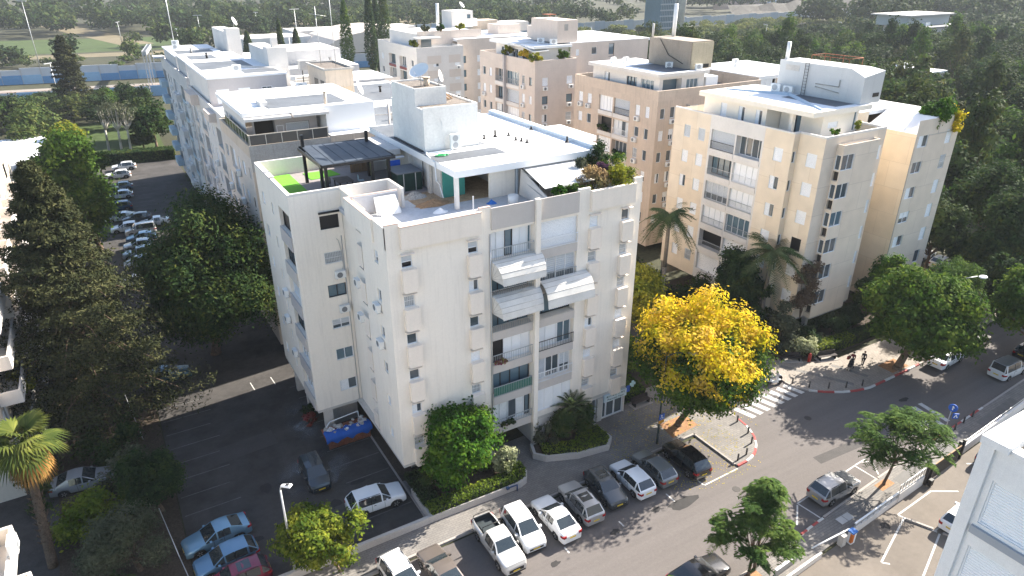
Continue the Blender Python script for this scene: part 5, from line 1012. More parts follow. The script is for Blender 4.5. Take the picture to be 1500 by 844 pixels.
# ---- white block in the near right corner
Gb = thing('apartment_block', 'white plastered block corner with shuttered window, cropped in the bottom right corner', 'building', (30, 2, 0))
gwh = mat('smooth_white_plaster', (.78, .77, .755), .85, .05, .7, 22, .4, .2, streak=.16, stain=(.45, .42, .38), dirt=.08, dscale=.6)
GX, GY = 23.62, 8.02
gl = Wall(Gb, (GX, GY), -90, .42, 0, 23.2); gl.build('pier', [gwh])
g2 = Wall(Gb, (GX + .15, GY - .42), -90, 12, 0, 23.2)
for k in range(7): g2.win(1.42, 2.21 + FL * k, 2.4, 1.9, 'shut', .12)
g2.build('side_wall', [gwh, dark_room])
m = MB(); m.box(.55, -.22, 0, 11, -.004, .01)
for k in range(7): m.box(.1, -.12, 1.75 + FL * k, 3.6, -.004, 2.06 + FL * k)
g2.part(m, 'sill', mat('grey_sill', (.33, .35, .38), .7, .05, 1))
m = MB(); m.box(GX + .001, GY - .425, 0, GX + .145, GY - .418, 23.2); m.obj('pier_side', gwh, Gb, (0, 0, 0)); Wall(Gb, (44, GY), 180, 44 - GX, 0, 23.2).build('back_wall', [gwh])
plain(Gb, 'roof_coping', GX - .05, GY - .85, 23.2, 44, GY + .05, 23.5, gwh); plain(Gb, 'roof_coping', GX + .1, -5, 23.2, GX + .55, GY - .86, 23.35, gwh); plain(Gb, 'roof', GX + .55, -5, 22.5, 44, GY - .86, 22.9, concrete_pale)
plain(Gb, 'planter_trough', GX + 1.2, GY - 1.7, 22.9, GX + 4.4, GY - .87, 23.15, soil)
# ---- balconied block at the left edge
Hb = thing('apartment_block', 'sunlit cream block with stacked corner balconies at the left edge', 'building', (-20, 70, 0))
hw = mat('sunlit_cream_plaster', (.62, .54, .45), .9, .06, .4, 20, .25, .2, streak=.12)
hwall = Wall(Hb, (-11.2, 56), 90, 56, 0, 16.5)
for k in range(5):
    for q in (3, 14.5, 26, 38, 49): hwall.win(q, 1.6 + 3 * k, 2.2, 2.0, ('slide', 'split', 'darkslide')[(k + int(q)) % 3], .12)
hwall.build('street_wall', [hw, dark_room]); plain(Hb, 'roof', -26, 56, 16, -11.2, 112, 16.5, white_roof); Wall(Hb, (-26, 56), 0, 14.8, 0, 16.5).build('end_wall', [hw])
for k in range(5):
    for q in (58, 69.5, 81, 92.5):
        z = 1.1 + 3 * k; r_ = MB(); r_.box(-11.15, q, z, -9.6, q + 8, z + .2); r_.box(-9.75, q, z + .2, -9.6, q + 8, z + 1.15); r_.box(-11.15, q, z + .2, -9.76, q + .15, z + 1.15); r_.box(-11.15, q + 7.85, z + .2, -9.76, q + 8, z + 1.15)
        r_.obj('balcony', white_wall, Hb, (0, 0, 0))
        if k < 4: plain(Hb, 'fin_wall', -11.15, q + 7.4, z + 1.16, -9.4, q + 7.6, z + 3.0, white_wall)
H2 = thing('apartment_block', 'white sunlit balcony corner cropped in the bottom left corner', 'building', (-14, 25, 0))
hx = Wall(H2, (-8.4, 5), 90, 28, 0, 15.5)
for k in range(5): hx.win(25.5, 1.4 + 3 * k, 2.2, 1.9, 'slide', .12); hx.win(20.5, 1.4 + 3 * k, 1.4, 1.4, 'shut', .12)
hx.build('street_wall', [hw, dark_room]); plain(H2, 'roof', -22, 5, 15, -8.4, 33, 15.5, white_roof)
for k in range(5):
    z = 1.0 + 3 * k; m = MB(); m.box(-8.39, 23, z, -7.6, 33.2, z + .2); m.box(-7.72, 23, z + .2, -7.6, 33.2, z + 1.1); m.box(-8.39, 33.05, z + .2, -7.73, 33.2, z + 1.1); m.obj('balcony', white_wall, H2, (0, 0, 0))
put_ac(H2, (-7.55, 20), R(90), 11.2, 14.2, 0)
lb = thing('low_shop', 'low flat white roofed building with a dull red awning at the left edge', 'building', (-15, 155, 0))
plain(lb, 'wall', -30, 139, 0, -10.5, 176, 4.5, concrete); plain(lb, 'roof', -30.5, 152, 4.5, -10, 177, 5.0, white_roof); plain(lb, 'roof', -30.5, 138.5, 4.5, -9.8, 151.9, 4.9, bluish_roof)
m = MB(); m.hexa([(-28, 133, 3.0), (-9.6, 133, 3.0), (-9.6, 138.4, 3.8), (-28, 138.4, 3.8), (-28, 133, 3.15), (-9.6, 133, 3.15), (-9.6, 138.4, 3.95), (-28, 138.4, 3.95)]); m.obj('awning', redbal, lb, (0, 0, 0)); plain(lb, 'shop_window', -28, 138.3, .3, -11, 138.44, 3.0, wood)
o = MB().box(-10, 168, 0, -3.5, 168.2, 2.6).box(-3.5, 162, 0, -3.3, 168.2, 2.6).obj('yard_fence', mat('green_sheet_fence', (.02, .16, .10), .6, .1, 1)); tag(o, 'dark green sheet fence by the low building at left', 'fence')

# ================================================================ beyond the blocks: railway, walls, far buildings
panel_w = mat('pale_noise_panel', (.46, .49, .52), .7, .1, .3); panel_b = mat('blue_noise_panel', (.10, .26, .46), .6, .12, .3); panel_lb = mat('light_blue_noise_panel', (.25, .42, .58), .6, .1, .3)
nw = thing('noise_barrier', 'long white and blue panelled noise barrier along the railway, far left', 'fence', (0, 290, 0))
pm_ = {i: MB().box(-2.95, -.15, 0, 2.95, .15, h).mesh('barrier_panel', q) for i, (h, q) in enumerate(((5.2, panel_w), (3.0, panel_b), (3.0, panel_lb), (2.4, panel_b)))}
for i in range(46):
    x = -130 + 6 * i; y = 306 - .16 * (x + 40) + 0
    o = child('barrier_panel', pm_[0], nw); o.location = (x, y - 290, .2 if i % 3 else -.4); o.rotation_euler = (0, 0, math.atan2(-.16, 1))
    o = child('barrier_panel', pm_[1 + (i * 7) % 3], nw); o.location = (x, y - 290.32, 0); o.rotation_euler = (0, 0, math.atan2(-.16, 1))
    o = child('post', cached('bpost', lambda: MB().box(-.2, -.3, 0, .2, .2, 5.4).mesh('post', metal_grey)), nw); o.location = (x + 3, y - 290.48, 0)
nw2 = thing('noise_barrier', 'lower blue grey noise barrier in front of the railway tracks', 'fence', (0, 258, 0))
for i in range(46):
    x = -130 + 6 * i; y = 262 - .16 * (x + 40)
    o = child('barrier_panel', cached(('nb2', i % 2), lambda: MB().box(-2.95, -.15, 0, 2.95, .15, 3.2).mesh('barrier_panel', panel_lb if i % 2 else panel_w)), nw2); o.location = (x, y - 258, 0); o.rotation_euler = (0, 0, math.atan2(-.16, 1))
tr = MB(); tr.poly([(-400, 330, 0), (-400, 350, 0), (500, 206, 0), (500, 186, 0)]); structure('railway_bed', tr, mat('track_ballast', (.24, .21, .185), .95, .2, .5, 4, .5))
for q in (4, 5.5, 11, 12.5): structure('rail', MB().hexa([(-400, 330 + q, 0), (500, 186 + q, 0), (500, 186.2 + q, 0), (-400, 330.2 + q, 0), (-400, 330 + q, .25), (500, 186 + q, .25), (500, 186.2 + q, .25), (-400, 330.2 + q, .25)]), rust)
def gantry(x, lab, grp=None):
    y = 297 - .16 * (x + 40) ; t = thing('rail_gantry', lab, 'gantry', (x, y, 0), R(-9), grp)
    for a in (-13, -4, 12):
        for b in (-.5, .5): child('post', cached(('gpost', b), lambda: MB().box(b - .12, -.12, 0, b + .12, .12, 11).mesh('post', metal_grey)), t).location = (0, a, 0)
    m = MB(); m.box(-.7, -13.5, 10.2, -.5, 12.5, 11.6); m.box(.5, -13.5, 10.2, .7, 12.5, 11.6)
    for k in range(14): m.box(-.7, -13 + k * 1.9, 10.2, .7, -12.8 + k * 1.9, 11.5)
    child('cross_beam', m.mesh('cross_beam', metal_grey), t)
gantry(21, 'grey lattice railway gantry just left of the left row of blocks'); gantry(-30, 'grey lattice railway gantry at the left picture edge')
def light_pole(x, y, h, lab, grp=None, double=False):
    t = thing('light_pole', lab, 'light pole', (x, y, 0), BR.uniform(0, 6), grp)
    child('pole', cached(('lp', h), lambda: MB().cyl((0, 0, 0), (0, 0, h), .16, .09, 6).mesh('pole', metal_grey)), t)
    child('lamp_head', cached(('lph', h, double), lambda: MB().box(-2.2 if double else -.1, -.2, h - .1, 2.2, .2, h + .1).mesh('lamp_head', metal_grey)), t)
POLE_LABELS = ['tall lighting column rising above the noise barrier at far left', 'tall lighting column beyond the cypress group', 'lighting column at the left edge before the gantry', 'short lighting column just left of the pointed conifer', 'lighting column beyond the white lift shaft of the left row', 'lighting column right of the arched hall roof', 'lighting column in the far wood above the cypresses', 'lighting column at the far lawn above the left row', 'lighting column on the left by the far path', 'lighting column on the far side of the tracks near the left row']
for x, y, h in ((-14, 330, 26), (78, 300, 22), (-45, 290, 12), (-8, 250, 12), (58, 420, 14), (90, 430, 14), (140, 420, 12), (20, 420, 12), (-60, 380, 12), (40, 360, 12)): light_pole(x, y, h, POLE_LABELS.pop(0), 'lighting columns by the railway', True)
CAT_LABELS = [q_ + ' grey catenary pole from the left behind the brown lift house' for q_ in ('first', 'second', 'third', 'fourth', 'fifth', 'sixth')]
for x, y, h in ((205, 270, 12), (260, 262, 12), (300, 250, 11), (345, 240, 11), (390, 232, 11), (420, 220, 11)): light_pole(x, y, h, CAT_LABELS.pop(0), 'catenary poles behind the blocks')
# far noise wall and cutting behind the right hand blocks
fwall = thing('noise_barrier', 'very long pale grey noise wall crossing behind the blocks', 'fence', (280, 380, 0))
for i in range(70):
    x = 150 + i * 8; y = 420 - .42 * (x - 150) if x < 274 else 368 + .03 * (x - 274); sl_ = -.42 if x < 274 else .03; o = child('barrier_panel', cached(('fwp', i % 3), lambda: MB().box(-3.95, -.2, 0, 3.95, .2, 5.5 + i % 3 * .3).mesh('barrier_panel', mat(('far_panel_a', 'far_panel_b', 'far_panel_c')[i % 3], ((.36, .40, .43), (.42, .44, .45), (.32, .38, .43))[i % 3], .8, .1, .3))), fwall)
    o.location = (x - 280, y - 380, 0); o.rotation_euler = (0, 0, math.atan2(sl_, 1))
ct_ = mat('rock_cutting', (.10, .092, .08), .95, .35, .15, 2, .8, dirt=.4)
m = MB(); n = 40; V = []
for i in range(n + 1):
    x = 430 + i * 16; y = 392 + .0 * (x - 430); r_ = random.Random(i)
    V += [(x, y - 10, 0), (x, y + r_.uniform(-2, 2), 5 + r_.uniform(-1, 1)), (x, y + 6 + r_.uniform(-2, 2), 11 + r_.uniform(-2, 2)), (x, y + 10, 10)]
m.add(V, [[4 * i + j, 4 * i + 4 + j, 4 * i + 5 + j, 4 * i + 1 + j] for i in range(n) for j in range(3)]); structure('rock_cutting', m, ct_)
gt = thing('office_tower', 'blue grey glass office tower with a pale rounded concrete edge, cropped at the top', 'building', (312, 338, 0))
plain(gt, 'body', 302, 331, 0, 313, 345, 60, mat('tower_glass', (.10, .17, .21), .1, .1, .1, spec=.8)); m = MB()
for k in range(18): m.box(301.7, 330.6, 3.3 * k, 313.2, 330.98, 3.3 * k + .8)
for k in range(9): m.box(302 + k * 1.35, 330.5, 0, 302.2 + k * 1.35, 330.59, 60)
m.obj('floor_bands', mat('tower_bands', (.32, .36, .38), .6, .05), gt, (0, 0, 0)); m = MB(); m.cyl((319, 333, 0), (321.5, 334, 62), 3.2, 4.0, 20); m.obj('rounded_edge', concrete_pale, gt, (0, 0, 0)); plain(gt, 'side_slab', 313.2, 333, 0, 316, 347, 60, concrete)
gh = thing('green_building', 'bright lime green building beside a pink wall, top right of centre', 'building', (620, 492, 0))
gw_ = Wall(gh, (606, 488), 0, 40, 0, 34)
for i, (s_, z_) in enumerate(((24, 7), (27.5, 7), (24, 3.5), (8, 12), (33, 13))): gw_.win(s_, z_, 2.2, 2.2, 'darkslide', .15)
gw_.build('front_wall', [mat('lime_green_paint', (.36, .56, .08), .8, .06, .3), dark_room]); Wall(gh, (606, 508), -90, 20, 0, 34).build('side_wall', [shutter_white]); plain(gh, 'pink_wall', 520, 498, 0, 590, 499, 16, mat('pink_boundary_wall', (.50, .36, .29), .9, .08, .2)); plain(gh, 'white_wall', 588, 492, 0, 605.5, 494, 20, shutter_white)
hh = thing('warehouse', 'pale low hall with arched roof behind the cypresses', 'building', (100, 330, 0))
m = MB(); n = 10; V = []
for i in range(n + 1):
    a = math.pi * i / n; V += [(118 - 30 * math.cos(a), 300, 4 + 9 * math.sin(a)), (118 - 30 * math.cos(a), 340, 4 + 9 * math.sin(a))]
m.add(V, [[2 * i, 2 * i + 1, 2 * i + 3, 2 * i + 2] for i in range(n)] + [list(range(0, 2 * n + 2, 2))]); m.obj('arched_roof', mat('sand_hall', (.52, .46, .40), .9, .1, .1), hh, (0, 0, 0)); plain(hh, 'wing', 62, 330, 0, 92, 350, 9, white_wall); plain(hh, 'wing', 88, 345, 0, 150, 365, 10, bluewhite_wall)
for (x0, y0, x1, y1, h, mm), lab in (((206, 118, 226, 134, 9, white_roof), 'low pale flat roofed house among the trees at right'), ((340, 190, 372, 214, 12, bluish_roof), 'grey modern flat roofed building at the upper right edge')):
    t = thing('flat_roof_house', lab, 'building', ((x0 + x1) / 2, (y0 + y1) / 2, 0)); plain(t, 'wall', x0 + .5, y0 + .5, 0, x1 - .5, y1 - .5, h - .6, grey_wall); plain(t, 'roof', x0, y0, h - .6, x1, y1, h, mm)
    for i in range(3): plain(t, 'roof_unit', x0 + 4 + i * 5, y0 + 5 + i * 2, h, x0 + 6 + i * 5, y0 + 7 + i * 2, h + 1.4, ac_white)
    if x0 > 300:
        plain(t, 'upper_storey', x0 - 6, y0 + 8, h, x1 - 4, y1, h + 4.5, MATS['tower_bands']); plain(t, 'upper_roof', x0 - 8, y0 + 6, h + 4.5, x1 - 2, y1 + 2, h + 5, concrete_pale); plain(t, 'orange_door', x0 + 18, y0 - .1, 0, x0 + 24, y0 + .3, 9, rust)
sheet('far_field', [(-160, 420), (40, 400), (60, 470), (-170, 520)], -.01, lawn); sheet('far_path', [(-90, 395), (60, 372), (100, 395), (60, 390), (-90, 408)], .0, dry); sheet('far_path', [(20, 430), (36, 432), (-10, 640), (-30, 640)], .0, dry); sheet('far_field', [(60, 395), (110, 385), (125, 430), (70, 440)], 0, lawn)
sheet('far_field', [(120, 520), (210, 480), (240, 560), (130, 640)], 0, dry); sheet('garden_lawn', [(-9, 165), (12, 165), (13, 215), (-12, 215)], .0, lawn)
# ================================================================ vegetation
def leaf_arrays(P, Nn, size, aspect=.55, var=.35, rng=RNG):
    """one pointed quad per leaf, lying across its normal"""
    n = len(P); Nn = Nn / np.maximum(np.linalg.norm(Nn, axis=1, keepdims=True), 1e-6)
    t = rng.normal(size=(n, 3)); t -= (t * Nn).sum(1, keepdims=True) * Nn; t /= np.maximum(np.linalg.norm(t, axis=1, keepdims=True), 1e-6)
    b = np.cross(Nn, t); s = (np.asarray(size) * (1 + var * rng.uniform(-1, 1, n)))[:, None]
    V = np.empty((n, 4, 3)); V[:, 0] = P - t * s * .5; V[:, 1] = P + b * s * aspect * .5; V[:, 2] = P + t * s * .5 + Nn * s * .06; V[:, 3] = P - b * s * aspect * .5
    return V.reshape(-1, 3)
def quad_mesh(name, V, m):
    V = np.ascontiguousarray(V, dtype=np.float32); n = len(V) // 4
    me = bpy.data.meshes.new(name); me.vertices.add(4 * n); me.vertices.foreach_set('co', V.ravel())
    me.loops.add(4 * n); me.loops.foreach_set('vertex_index', np.arange(4 * n, dtype=np.int32))
    me.polygons.add(n); me.polygons.foreach_set('loop_start', np.arange(0, 4 * n, 4, dtype=np.int32)); me.polygons.foreach_set('loop_total', np.full(n, 4, dtype=np.int32))
    me.materials.append(m); me.update(calc_edges=True); return me
def sph(n, rng=RNG):
    v = rng.normal(size=(n, 3)); return v / np.linalg.norm(v, axis=1, keepdims=True)
def crown_pts(c, r, lobes, leaves, rng=RNG, clump=.2, lobe_r=(.24, .42), spread=(.45, .88), flat=1.0, low=-.65):
    """leaf places: lobes on a hull, clumps on each lobe, leaves round each clump"""
    c = np.array(c, float); r = np.array(r, float); D = sph(lobes * 3, rng); D = D[D[:, 2] > low][:lobes]
    L = D * r * rng.uniform(*spread, (len(D), 1)); lr = rng.uniform(*lobe_r, len(D)) * r.mean()
    per = max(4, int(leaves / len(D) / 14)); cl = []; ce = []
    for i in range(len(D)):
        q = sph(per, rng); q[:, 2] *= flat; cl.append(L[i] + q * lr[i] * rng.uniform(.6, 1.05, (per, 1))); ce.append(np.repeat(L[i][None], per, 0))
    cl = np.concatenate(cl); ce = np.concatenate(ce); k = max(1, leaves // len(cl)); idx = np.repeat(np.arange(len(cl)), k)
    off = rng.normal(size=(len(idx), 3)) * clump * r.mean() * .5; off[:, 2] *= .7
    P = cl[idx] + off; N_ = (P - ce[idx]); N_ /= np.maximum(np.linalg.norm(N_, axis=1, keepdims=True), 1e-6)
    N_ = N_ * .9 + rng.normal(size=N_.shape) * .42 + np.array([0, 0, .4])
    return P + c, N_, L + c
def limbs(base, top, tips, r0, lean=(0, 0), m=bark, n=7, frac=.55):
    mb = MB(); b = Vector(base); t = Vector(top)
    mid = b.lerp(t, .5) + Vector((lean[0] * .5, lean[1] * .5, 0))
    mb.tube([b - Vector((0, 0, .15)), b + Vector((0, 0, .25)), mid, t], [r0 * 1.35, r0, r0 * .85, r0 * .7], n)
    for p in tips:
        p = Vector(p); q = t.lerp(p, frac) + Vector((0, 0, -.12 * (p - t).length)); mb.tube([t - Vector((0, 0, .1)), q, p], [r0 * .42, r0 * .24, r0 * .08], 5)
    return mb
def tree(name, label, base, trunk_h, c, r, lobes, leaves, size, m, r0=.25, bk=bark, aspect=.55, group=None, lean=(0, 0), cat='tree', green=None, **kw):
    rng = np.random.default_rng(int(base[0] * 733 + base[1] * 311) % 99991); leaves = int(leaves * 1.25); r = tuple(q * .86 for q in r)
    t = thing(name, label, cat, (base[0], base[1], base[2] if len(base) > 2 else 0), 0, group); z0 = t.location.z
    P, N_, L = crown_pts(c, r, lobes, leaves, rng, **kw)
    if green:      # leaves low down and in a few inner pockets have not turned yet
        w_ = (P[:, 2] - c[2]) / r[2] + .38 * np.sin(P[:, 0] * 1.3 + 1) * np.cos(P[:, 1] * 1.5) + .3 * np.sin(P[:, 2] * 2.1 + P[:, 0]) + rng.normal(size=len(P)) * .16; low_ = w_ < .08
        link('green_leaves', quad_mesh('green_leaves', leaf_arrays(P[low_], N_[low_], size, aspect, rng=rng), green), t, (0, 0, 0)); P, N_ = P[~low_], N_[~low_]
    o = link('crown', quad_mesh('crown', leaf_arrays(P, N_, size, aspect, rng=rng), m), t, (0, 0, 0))
    tips = [tuple(q) for q in L[:: max(1, len(L) // 12)]]
    limbs((base[0], base[1], z0), (base[0] + (c[0] - base[0]) * .5 + lean[0], base[1] + (c[1] - base[1]) * .5 + lean[1], z0 + trunk_h), tips, r0, lean, bk).obj('trunk', bk, t, (0, 0, 0))
    return t
G_dark = leafmat('dark_green_foliage', [(.010, .022, .010), (.020, .042, .016), (.036, .066, .02), (.075, .095, .022)])
G_big = leafmat('feathery_green_foliage', [(.012, .028, .012), (.027, .056, .018), (.05, .08, .02), (.11, .115, .024)])
G_bright = leafmat('bright_green_foliage', [(.010, .032, .005), (.020, .065, .007), (.045, .115, .010), (.11, .18, .018)], .35)
G_mid = leafmat('mid_green_foliage', [(.014, .038, .008), (.032, .072, .011), (.062, .115, .015), (.13, .175, .024)], .35)
G_yel = leafmat('yellow_autumn_foliage', [(.08, .14, .01), (.22, .25, .012), (.47, .40, .012), (.64, .46, .016), (.66, .45, .08)], .4)
G_lime = leafmat('yellow_green_foliage', [(.05, .09, .012), (.12, .16, .02), (.24, .24, .025), (.30, .27, .03)], .45)
G_pine = leafmat('conifer_needles', [(.009, .013, .008), (.020, .026, .012), (.040, .046, .019), (.085, .085, .036)], .15, .6)
G_street = leafmat('pinnate_street_foliage', [(.02, .048, .014), (.04, .085, .02), (.075, .13, .028), (.15, .21, .045)], .4)
G_palm = leafmat('palm_foliage', [(.03, .05, .015), (.06, .085, .02), (.12, .14, .03), (.24, .24, .06)], .3, .4)
G_palm_dark = leafmat('dark_palm_foliage', [(.022, .042, .016), (.042, .072, .026), (.075, .105, .04), (.13, .15, .065)], .25, .4)
G_dead = leafmat('dead_palm_fronds', [(.12, .06, .02), (.24, .12, .035), (.34, .19, .06)], .25, .6)
G_hedge = leafmat('clipped_hedge_foliage', [(.035, .065, .010), (.08, .13, .015), (.15, .20, .02), (.26, .27, .035)], .35)
G_olive = leafmat('grey_green_foliage', [(.025, .035, .02), (.05, .062, .036), (.085, .095, .055), (.14, .145, .09)], .25)
G_wood = leafmat('woodland_foliage', [(.010, .022, .010), (.018, .036, .013), (.032, .054, .016), (.065, .08, .022)], .25)
G_wood2 = leafmat('olive_woodland_foliage', [(.016, .030, .012), (.03, .05, .016), (.055, .075, .02), (.12, .11, .03)], .25)
G_scrub = leafmat('scrub_foliage', [(.018, .036, .012), (.035, .062, .018), (.06, .088, .024), (.12, .13, .035)], .3)
G_purple = leafmat('purple_foliage', [(.03, .014, .03), (.07, .03, .06), (.12, .06, .10)], .3)
G_var = leafmat('variegated_foliage', [(.06, .09, .03), (.16, .19, .08), (.36, .38, .22), (.5, .5, .34)], .35)

# ---- trees near the camera
def conifer(name, label, base, h, rmax, branches, per, size, m, r0=.35, prof=.75, low=1.8, droop=.25, group=None, seed=3):
    rng = np.random.default_rng(seed); t = thing(name, label, 'tree', (base[0], base[1], 0), 0, group); Pp = []; Nn = []; mb = MB()
    mb.tube([(base[0], base[1], -.1), (base[0] + .1, base[1], h * .5), (base[0], base[1] + .1, h * .97)], [r0 * 1.2, r0 * .7, .05], 8)
    for i in range(branches):
        hz = low + (h - low) * (i / branches) ** .85; a = i * 2.39996 + rng.uniform(-.4, .4); ln = (rmax * (1 - (hz / h)) ** prof + .45) * rng.uniform(.62, 1.15)
        k = per; u = np.sqrt(rng.uniform(.04, 1, k)); bend = droop * ln * (u ** 1.5) - .28 * ln * np.maximum(u - .7, 0)
        side = rng.normal(size=k) * (.10 + .13 * u) * ln * .9
        x = base[0] + math.cos(a) * ln * u - math.sin(a) * side; y = base[1] + math.sin(a) * ln * u + math.cos(a) * side; z = hz + .18 * ln * u - bend + rng.normal(size=k) * .13
        tuft = rng.normal(size=(k, 3)) * .06
        Pp.append(np.stack([x, y, z], 1) + tuft); Nn.append(np.stack([math.cos(a) * .4 + rng.normal(size=k) * .6, math.sin(a) * .4 + rng.normal(size=k) * .6, .7 + rng.normal(size=k) * .5], 1))
        if i % 2 == 0: mb.tube([(base[0], base[1], hz), (base[0] + math.cos(a) * ln * .55, base[1] + math.sin(a) * ln * .55, hz + .02 * ln), (base[0] + math.cos(a) * ln * .95, base[1] + math.sin(a) * ln * .95, hz - droop * ln * .7)], [.09, .06, .02], 4)
    Pp = np.concatenate(Pp); Nn = np.concatenate(Nn)
    link('crown', quad_mesh('crown', leaf_arrays(Pp, Nn, size, .34, rng=rng), m), t, (0, 0, 0)); mb.obj('trunk', bark, t, (0, 0, 0)); return t
conifer('conifer_tree', 'huge dark shaggy conifer with long ragged branches at the left edge', (-5.4, 64.5), 24.0, 9.0, 230, 480, .32, G_pine, .45, .85, 1.5, .30)
tree('feathery_tree', 'broad dark feathery tree with yellowish top leaning on the left wing of the main block', (5.6, 71.5), 4.0, (7.0, 70.4, 9.6), (8.0, 7.6, 9.8), 80, 84000, .38, G_big, .5, clump=.16, lobe_r=(.2, .36), low=-.8, aspect=.4)
tree('broadleaf_tree', 'green leafy tree behind the huge conifer, beside the parked cars', (-3.6, 112), 5, (-4.6, 111, 10.0), (5.4, 5.2, 9.4), 40, 22000, .5, G_mid, .4, low=-.9)
conifer('conifer_tree', 'dark pointed conifer by the railway at upper left', (-3.5, 226), 21, 6.2, 110, 150, .8, G_pine, .4, .8, 2, .2, seed=5)
tree('garden_tree', 'dense glossy green small tree in the planter before the block', (18.8, 38.7, .5), 1.6, (18.5, 38.8, 4.6), (3.4, 3.0, 4.1), 38, 19000, .27, G_bright, .14, low=-.95, aspect=.7)
tree('variegated_bush', 'round pale variegated bush right of the glossy small tree', (22.5, 38.4, .6), .5, (22.4, 38.4, 1.75), (1.25, 1.2, 1.2), 16, 4200, .2, G_var, .06, cat='bush', low=-.9)
tree('yellow_tree', 'big round bright yellow autumn tree at the street corner', (39.3, 36.1, .12), 2.6, (40.4, 35.4, 7.6), (6.2, 5.9, 5.4), 78, 60000, .31, G_yel, .3, green=G_mid, clump=.15, low=-.8, lobe_r=(.17, .34), spread=(.5, .95), lean=(.3, -.1))
tree('street_tree', 'big green tree with leaning thick trunk on the far pavement at right', (65.6, 31.6, .12), 2.8, (66.8, 31.2, 6.3), (6.4, 6.1, 5.0), 64, 44000, .42, G_mid, .42, clump=.16, lobe_r=(.2, .36), low=-.6, lean=(.5, .1))
tree('street_tree', 'dark green tree with lit top at the right edge over the street', (78, 24.6, .12), 3, (76.6, 25.4, 7.4), (4.4, 4.2, 4.2), 34, 20000, .38, G_mid, .3)
tree('street_tree', 'dark tree cropped at the right edge beyond the grey van', (84, 26, .12), 3, (84, 27, 7.0), (5.6, 5.6, 4.8), 30, 16000, .42, G_dark, .3)
tree('street_tree', 'small light green tree beside the curved lamp at the right edge', (80.5, 35.5, .12), 2.4, (80.3, 35.0, 5.2), (2.8, 2.8, 3.0), 18, 7000, .36, G_street, .15, aspect=.3)
tree('street_tree', 'yellow green small tree in front of the streetlamp pole by the white wall', (7.6, 35.7, .12), 1.6, (6.6, 36.3, 3.3), (3.2, 2.6, 2.7), 34, 9000, .28, leafmat('lamp_tree_foliage', [(.02, .045, .008), (.05, .09, .012), (.11, .15, .016), (.24, .25, .03)], .4), .1, low=-.8, clump=.16, lobe_r=(.2, .42), spread=(.35, 1.0))
tree('bay_tree', 'yellow green tree squeezed between the main block and the yellow tree', (43.4, 50.5, .12), 3, (44.2, 49.0, 6.6), (3.2, 4.0, 4.4), 26, 15000, .36, G_lime, .2)
tree('bay_tree', 'mid green shrubby tree at the back corner of the main block', (39.6, 46.5, .12), 1.5, (39.8, 46.8, 3.0), (2.4, 3.6, 3.0), 20, 9000, .34, G_mid, .14)
tree('bay_tree', 'dark bushy tree under the feather palm behind the yellow tree', (48.5, 56.0, .12), 2, (48.6, 56, 4.4), (4.4, 3.6, 4.4), 26, 12000, .4, G_dark, .2)
tree('bay_tree', 'bare pinkish twigged tree with pale leaves right of the planted roof', (42.5, 58, .12), 9, (42.2, 57.5, 14.0), (3.4, 3.4, 5.0), 26, 2600, .3, leafmat('pale_pink_foliage', [(.30, .17, .12), (.42, .26, .2), (.5, .38, .14)], .3), .16, bark_grey, clump=.3)
def pinnate(name, label, base, h, c, r, tips, m, size=.30, r0=.12, fronds=11, flen=.95, group=None, seed=1):
    """light crown of long drooping compound leaves at the twig ends"""
    rng = np.random.default_rng(seed); t = thing(name, label, 'tree', (base[0], base[1], base[2]), 0, group)
    D = sph(tips * 2, rng); D = D[D[:, 2] > -.55][:tips]; T = np.array(c) + D * np.array(r) * rng.uniform(.35, 1.0, (len(D), 1)); Pp = []; Nn = []; Tt = []
    for p in T:
        for k in range(fronds):
            a = rng.uniform(0, 2 * math.pi); el = rng.uniform(-.25, .85); L = flen * rng.uniform(.7, 1.2); u = np.linspace(.15, 1, 11)
            cx = math.cos(a) * math.cos(el); cy = math.sin(a) * math.cos(el); X = p[0] + cx * L * u; Y = p[1] + cy * L * u; Z = p[2] + (math.sin(el) * u - .55 * u * u) * L
            for sgn in (-1, 1):
                w = .16 * np.sin(np.pi * np.clip(u, .1, .97)) + .05
                Pp.append(np.stack([X - sgn * math.sin(a) * w, Y + sgn * math.cos(a) * w, Z - .03], 1)); Tt.append(np.repeat(np.array([[-sgn * math.sin(a) + .5 * cx, sgn * math.cos(a) + .5 * cy, -.25]]), len(u), 0))
    P = np.concatenate(Pp); Tn = np.concatenate(Tt); Tn /= np.linalg.norm(Tn, axis=1, keepdims=True); n = len(P); up = np.array([0, 0, 1.0]) + rng.normal(size=(n, 3)) * .25
    b = np.cross(Tn, up); b /= np.linalg.norm(b, axis=1, keepdims=True); s = size * rng.uniform(.8, 1.2, (n, 1)); V = np.empty((n, 4, 3))
    V[:, 0] = P - Tn * s * .5; V[:, 1] = P + b * s * .17; V[:, 2] = P + Tn * s * .5; V[:, 3] = P - b * s * .17
    link('crown', quad_mesh('crown', V.reshape(-1, 3), m), t, (0, 0, 0))
    limbs(base, (base[0] + (c[0] - base[0]) * .6, base[1] + (c[1] - base[1]) * .6, base[2] + h), [tuple(q) for q in T[:: max(1, len(T) // 16)]], r0).obj('trunk', bark, t, (0, 0, 0)); return t
pinnate('street_tree', 'feathery young tree with two tall shoots, front middle of the near pavement', (31.5, 20.95, .12), 1.9, (31.4, 20.9, 3.9), (2.5, 2.4, 2.3), 34, G_street, fronds=9, seed=4)
pinnate('street_tree', 'feathery young tree leaning out over the street beside the front middle one', (32.2, 21.1, .12), 2.2, (33.4, 21.9, 5.6), (1.3, 1.2, 1.8), 16, G_street, seed=9)
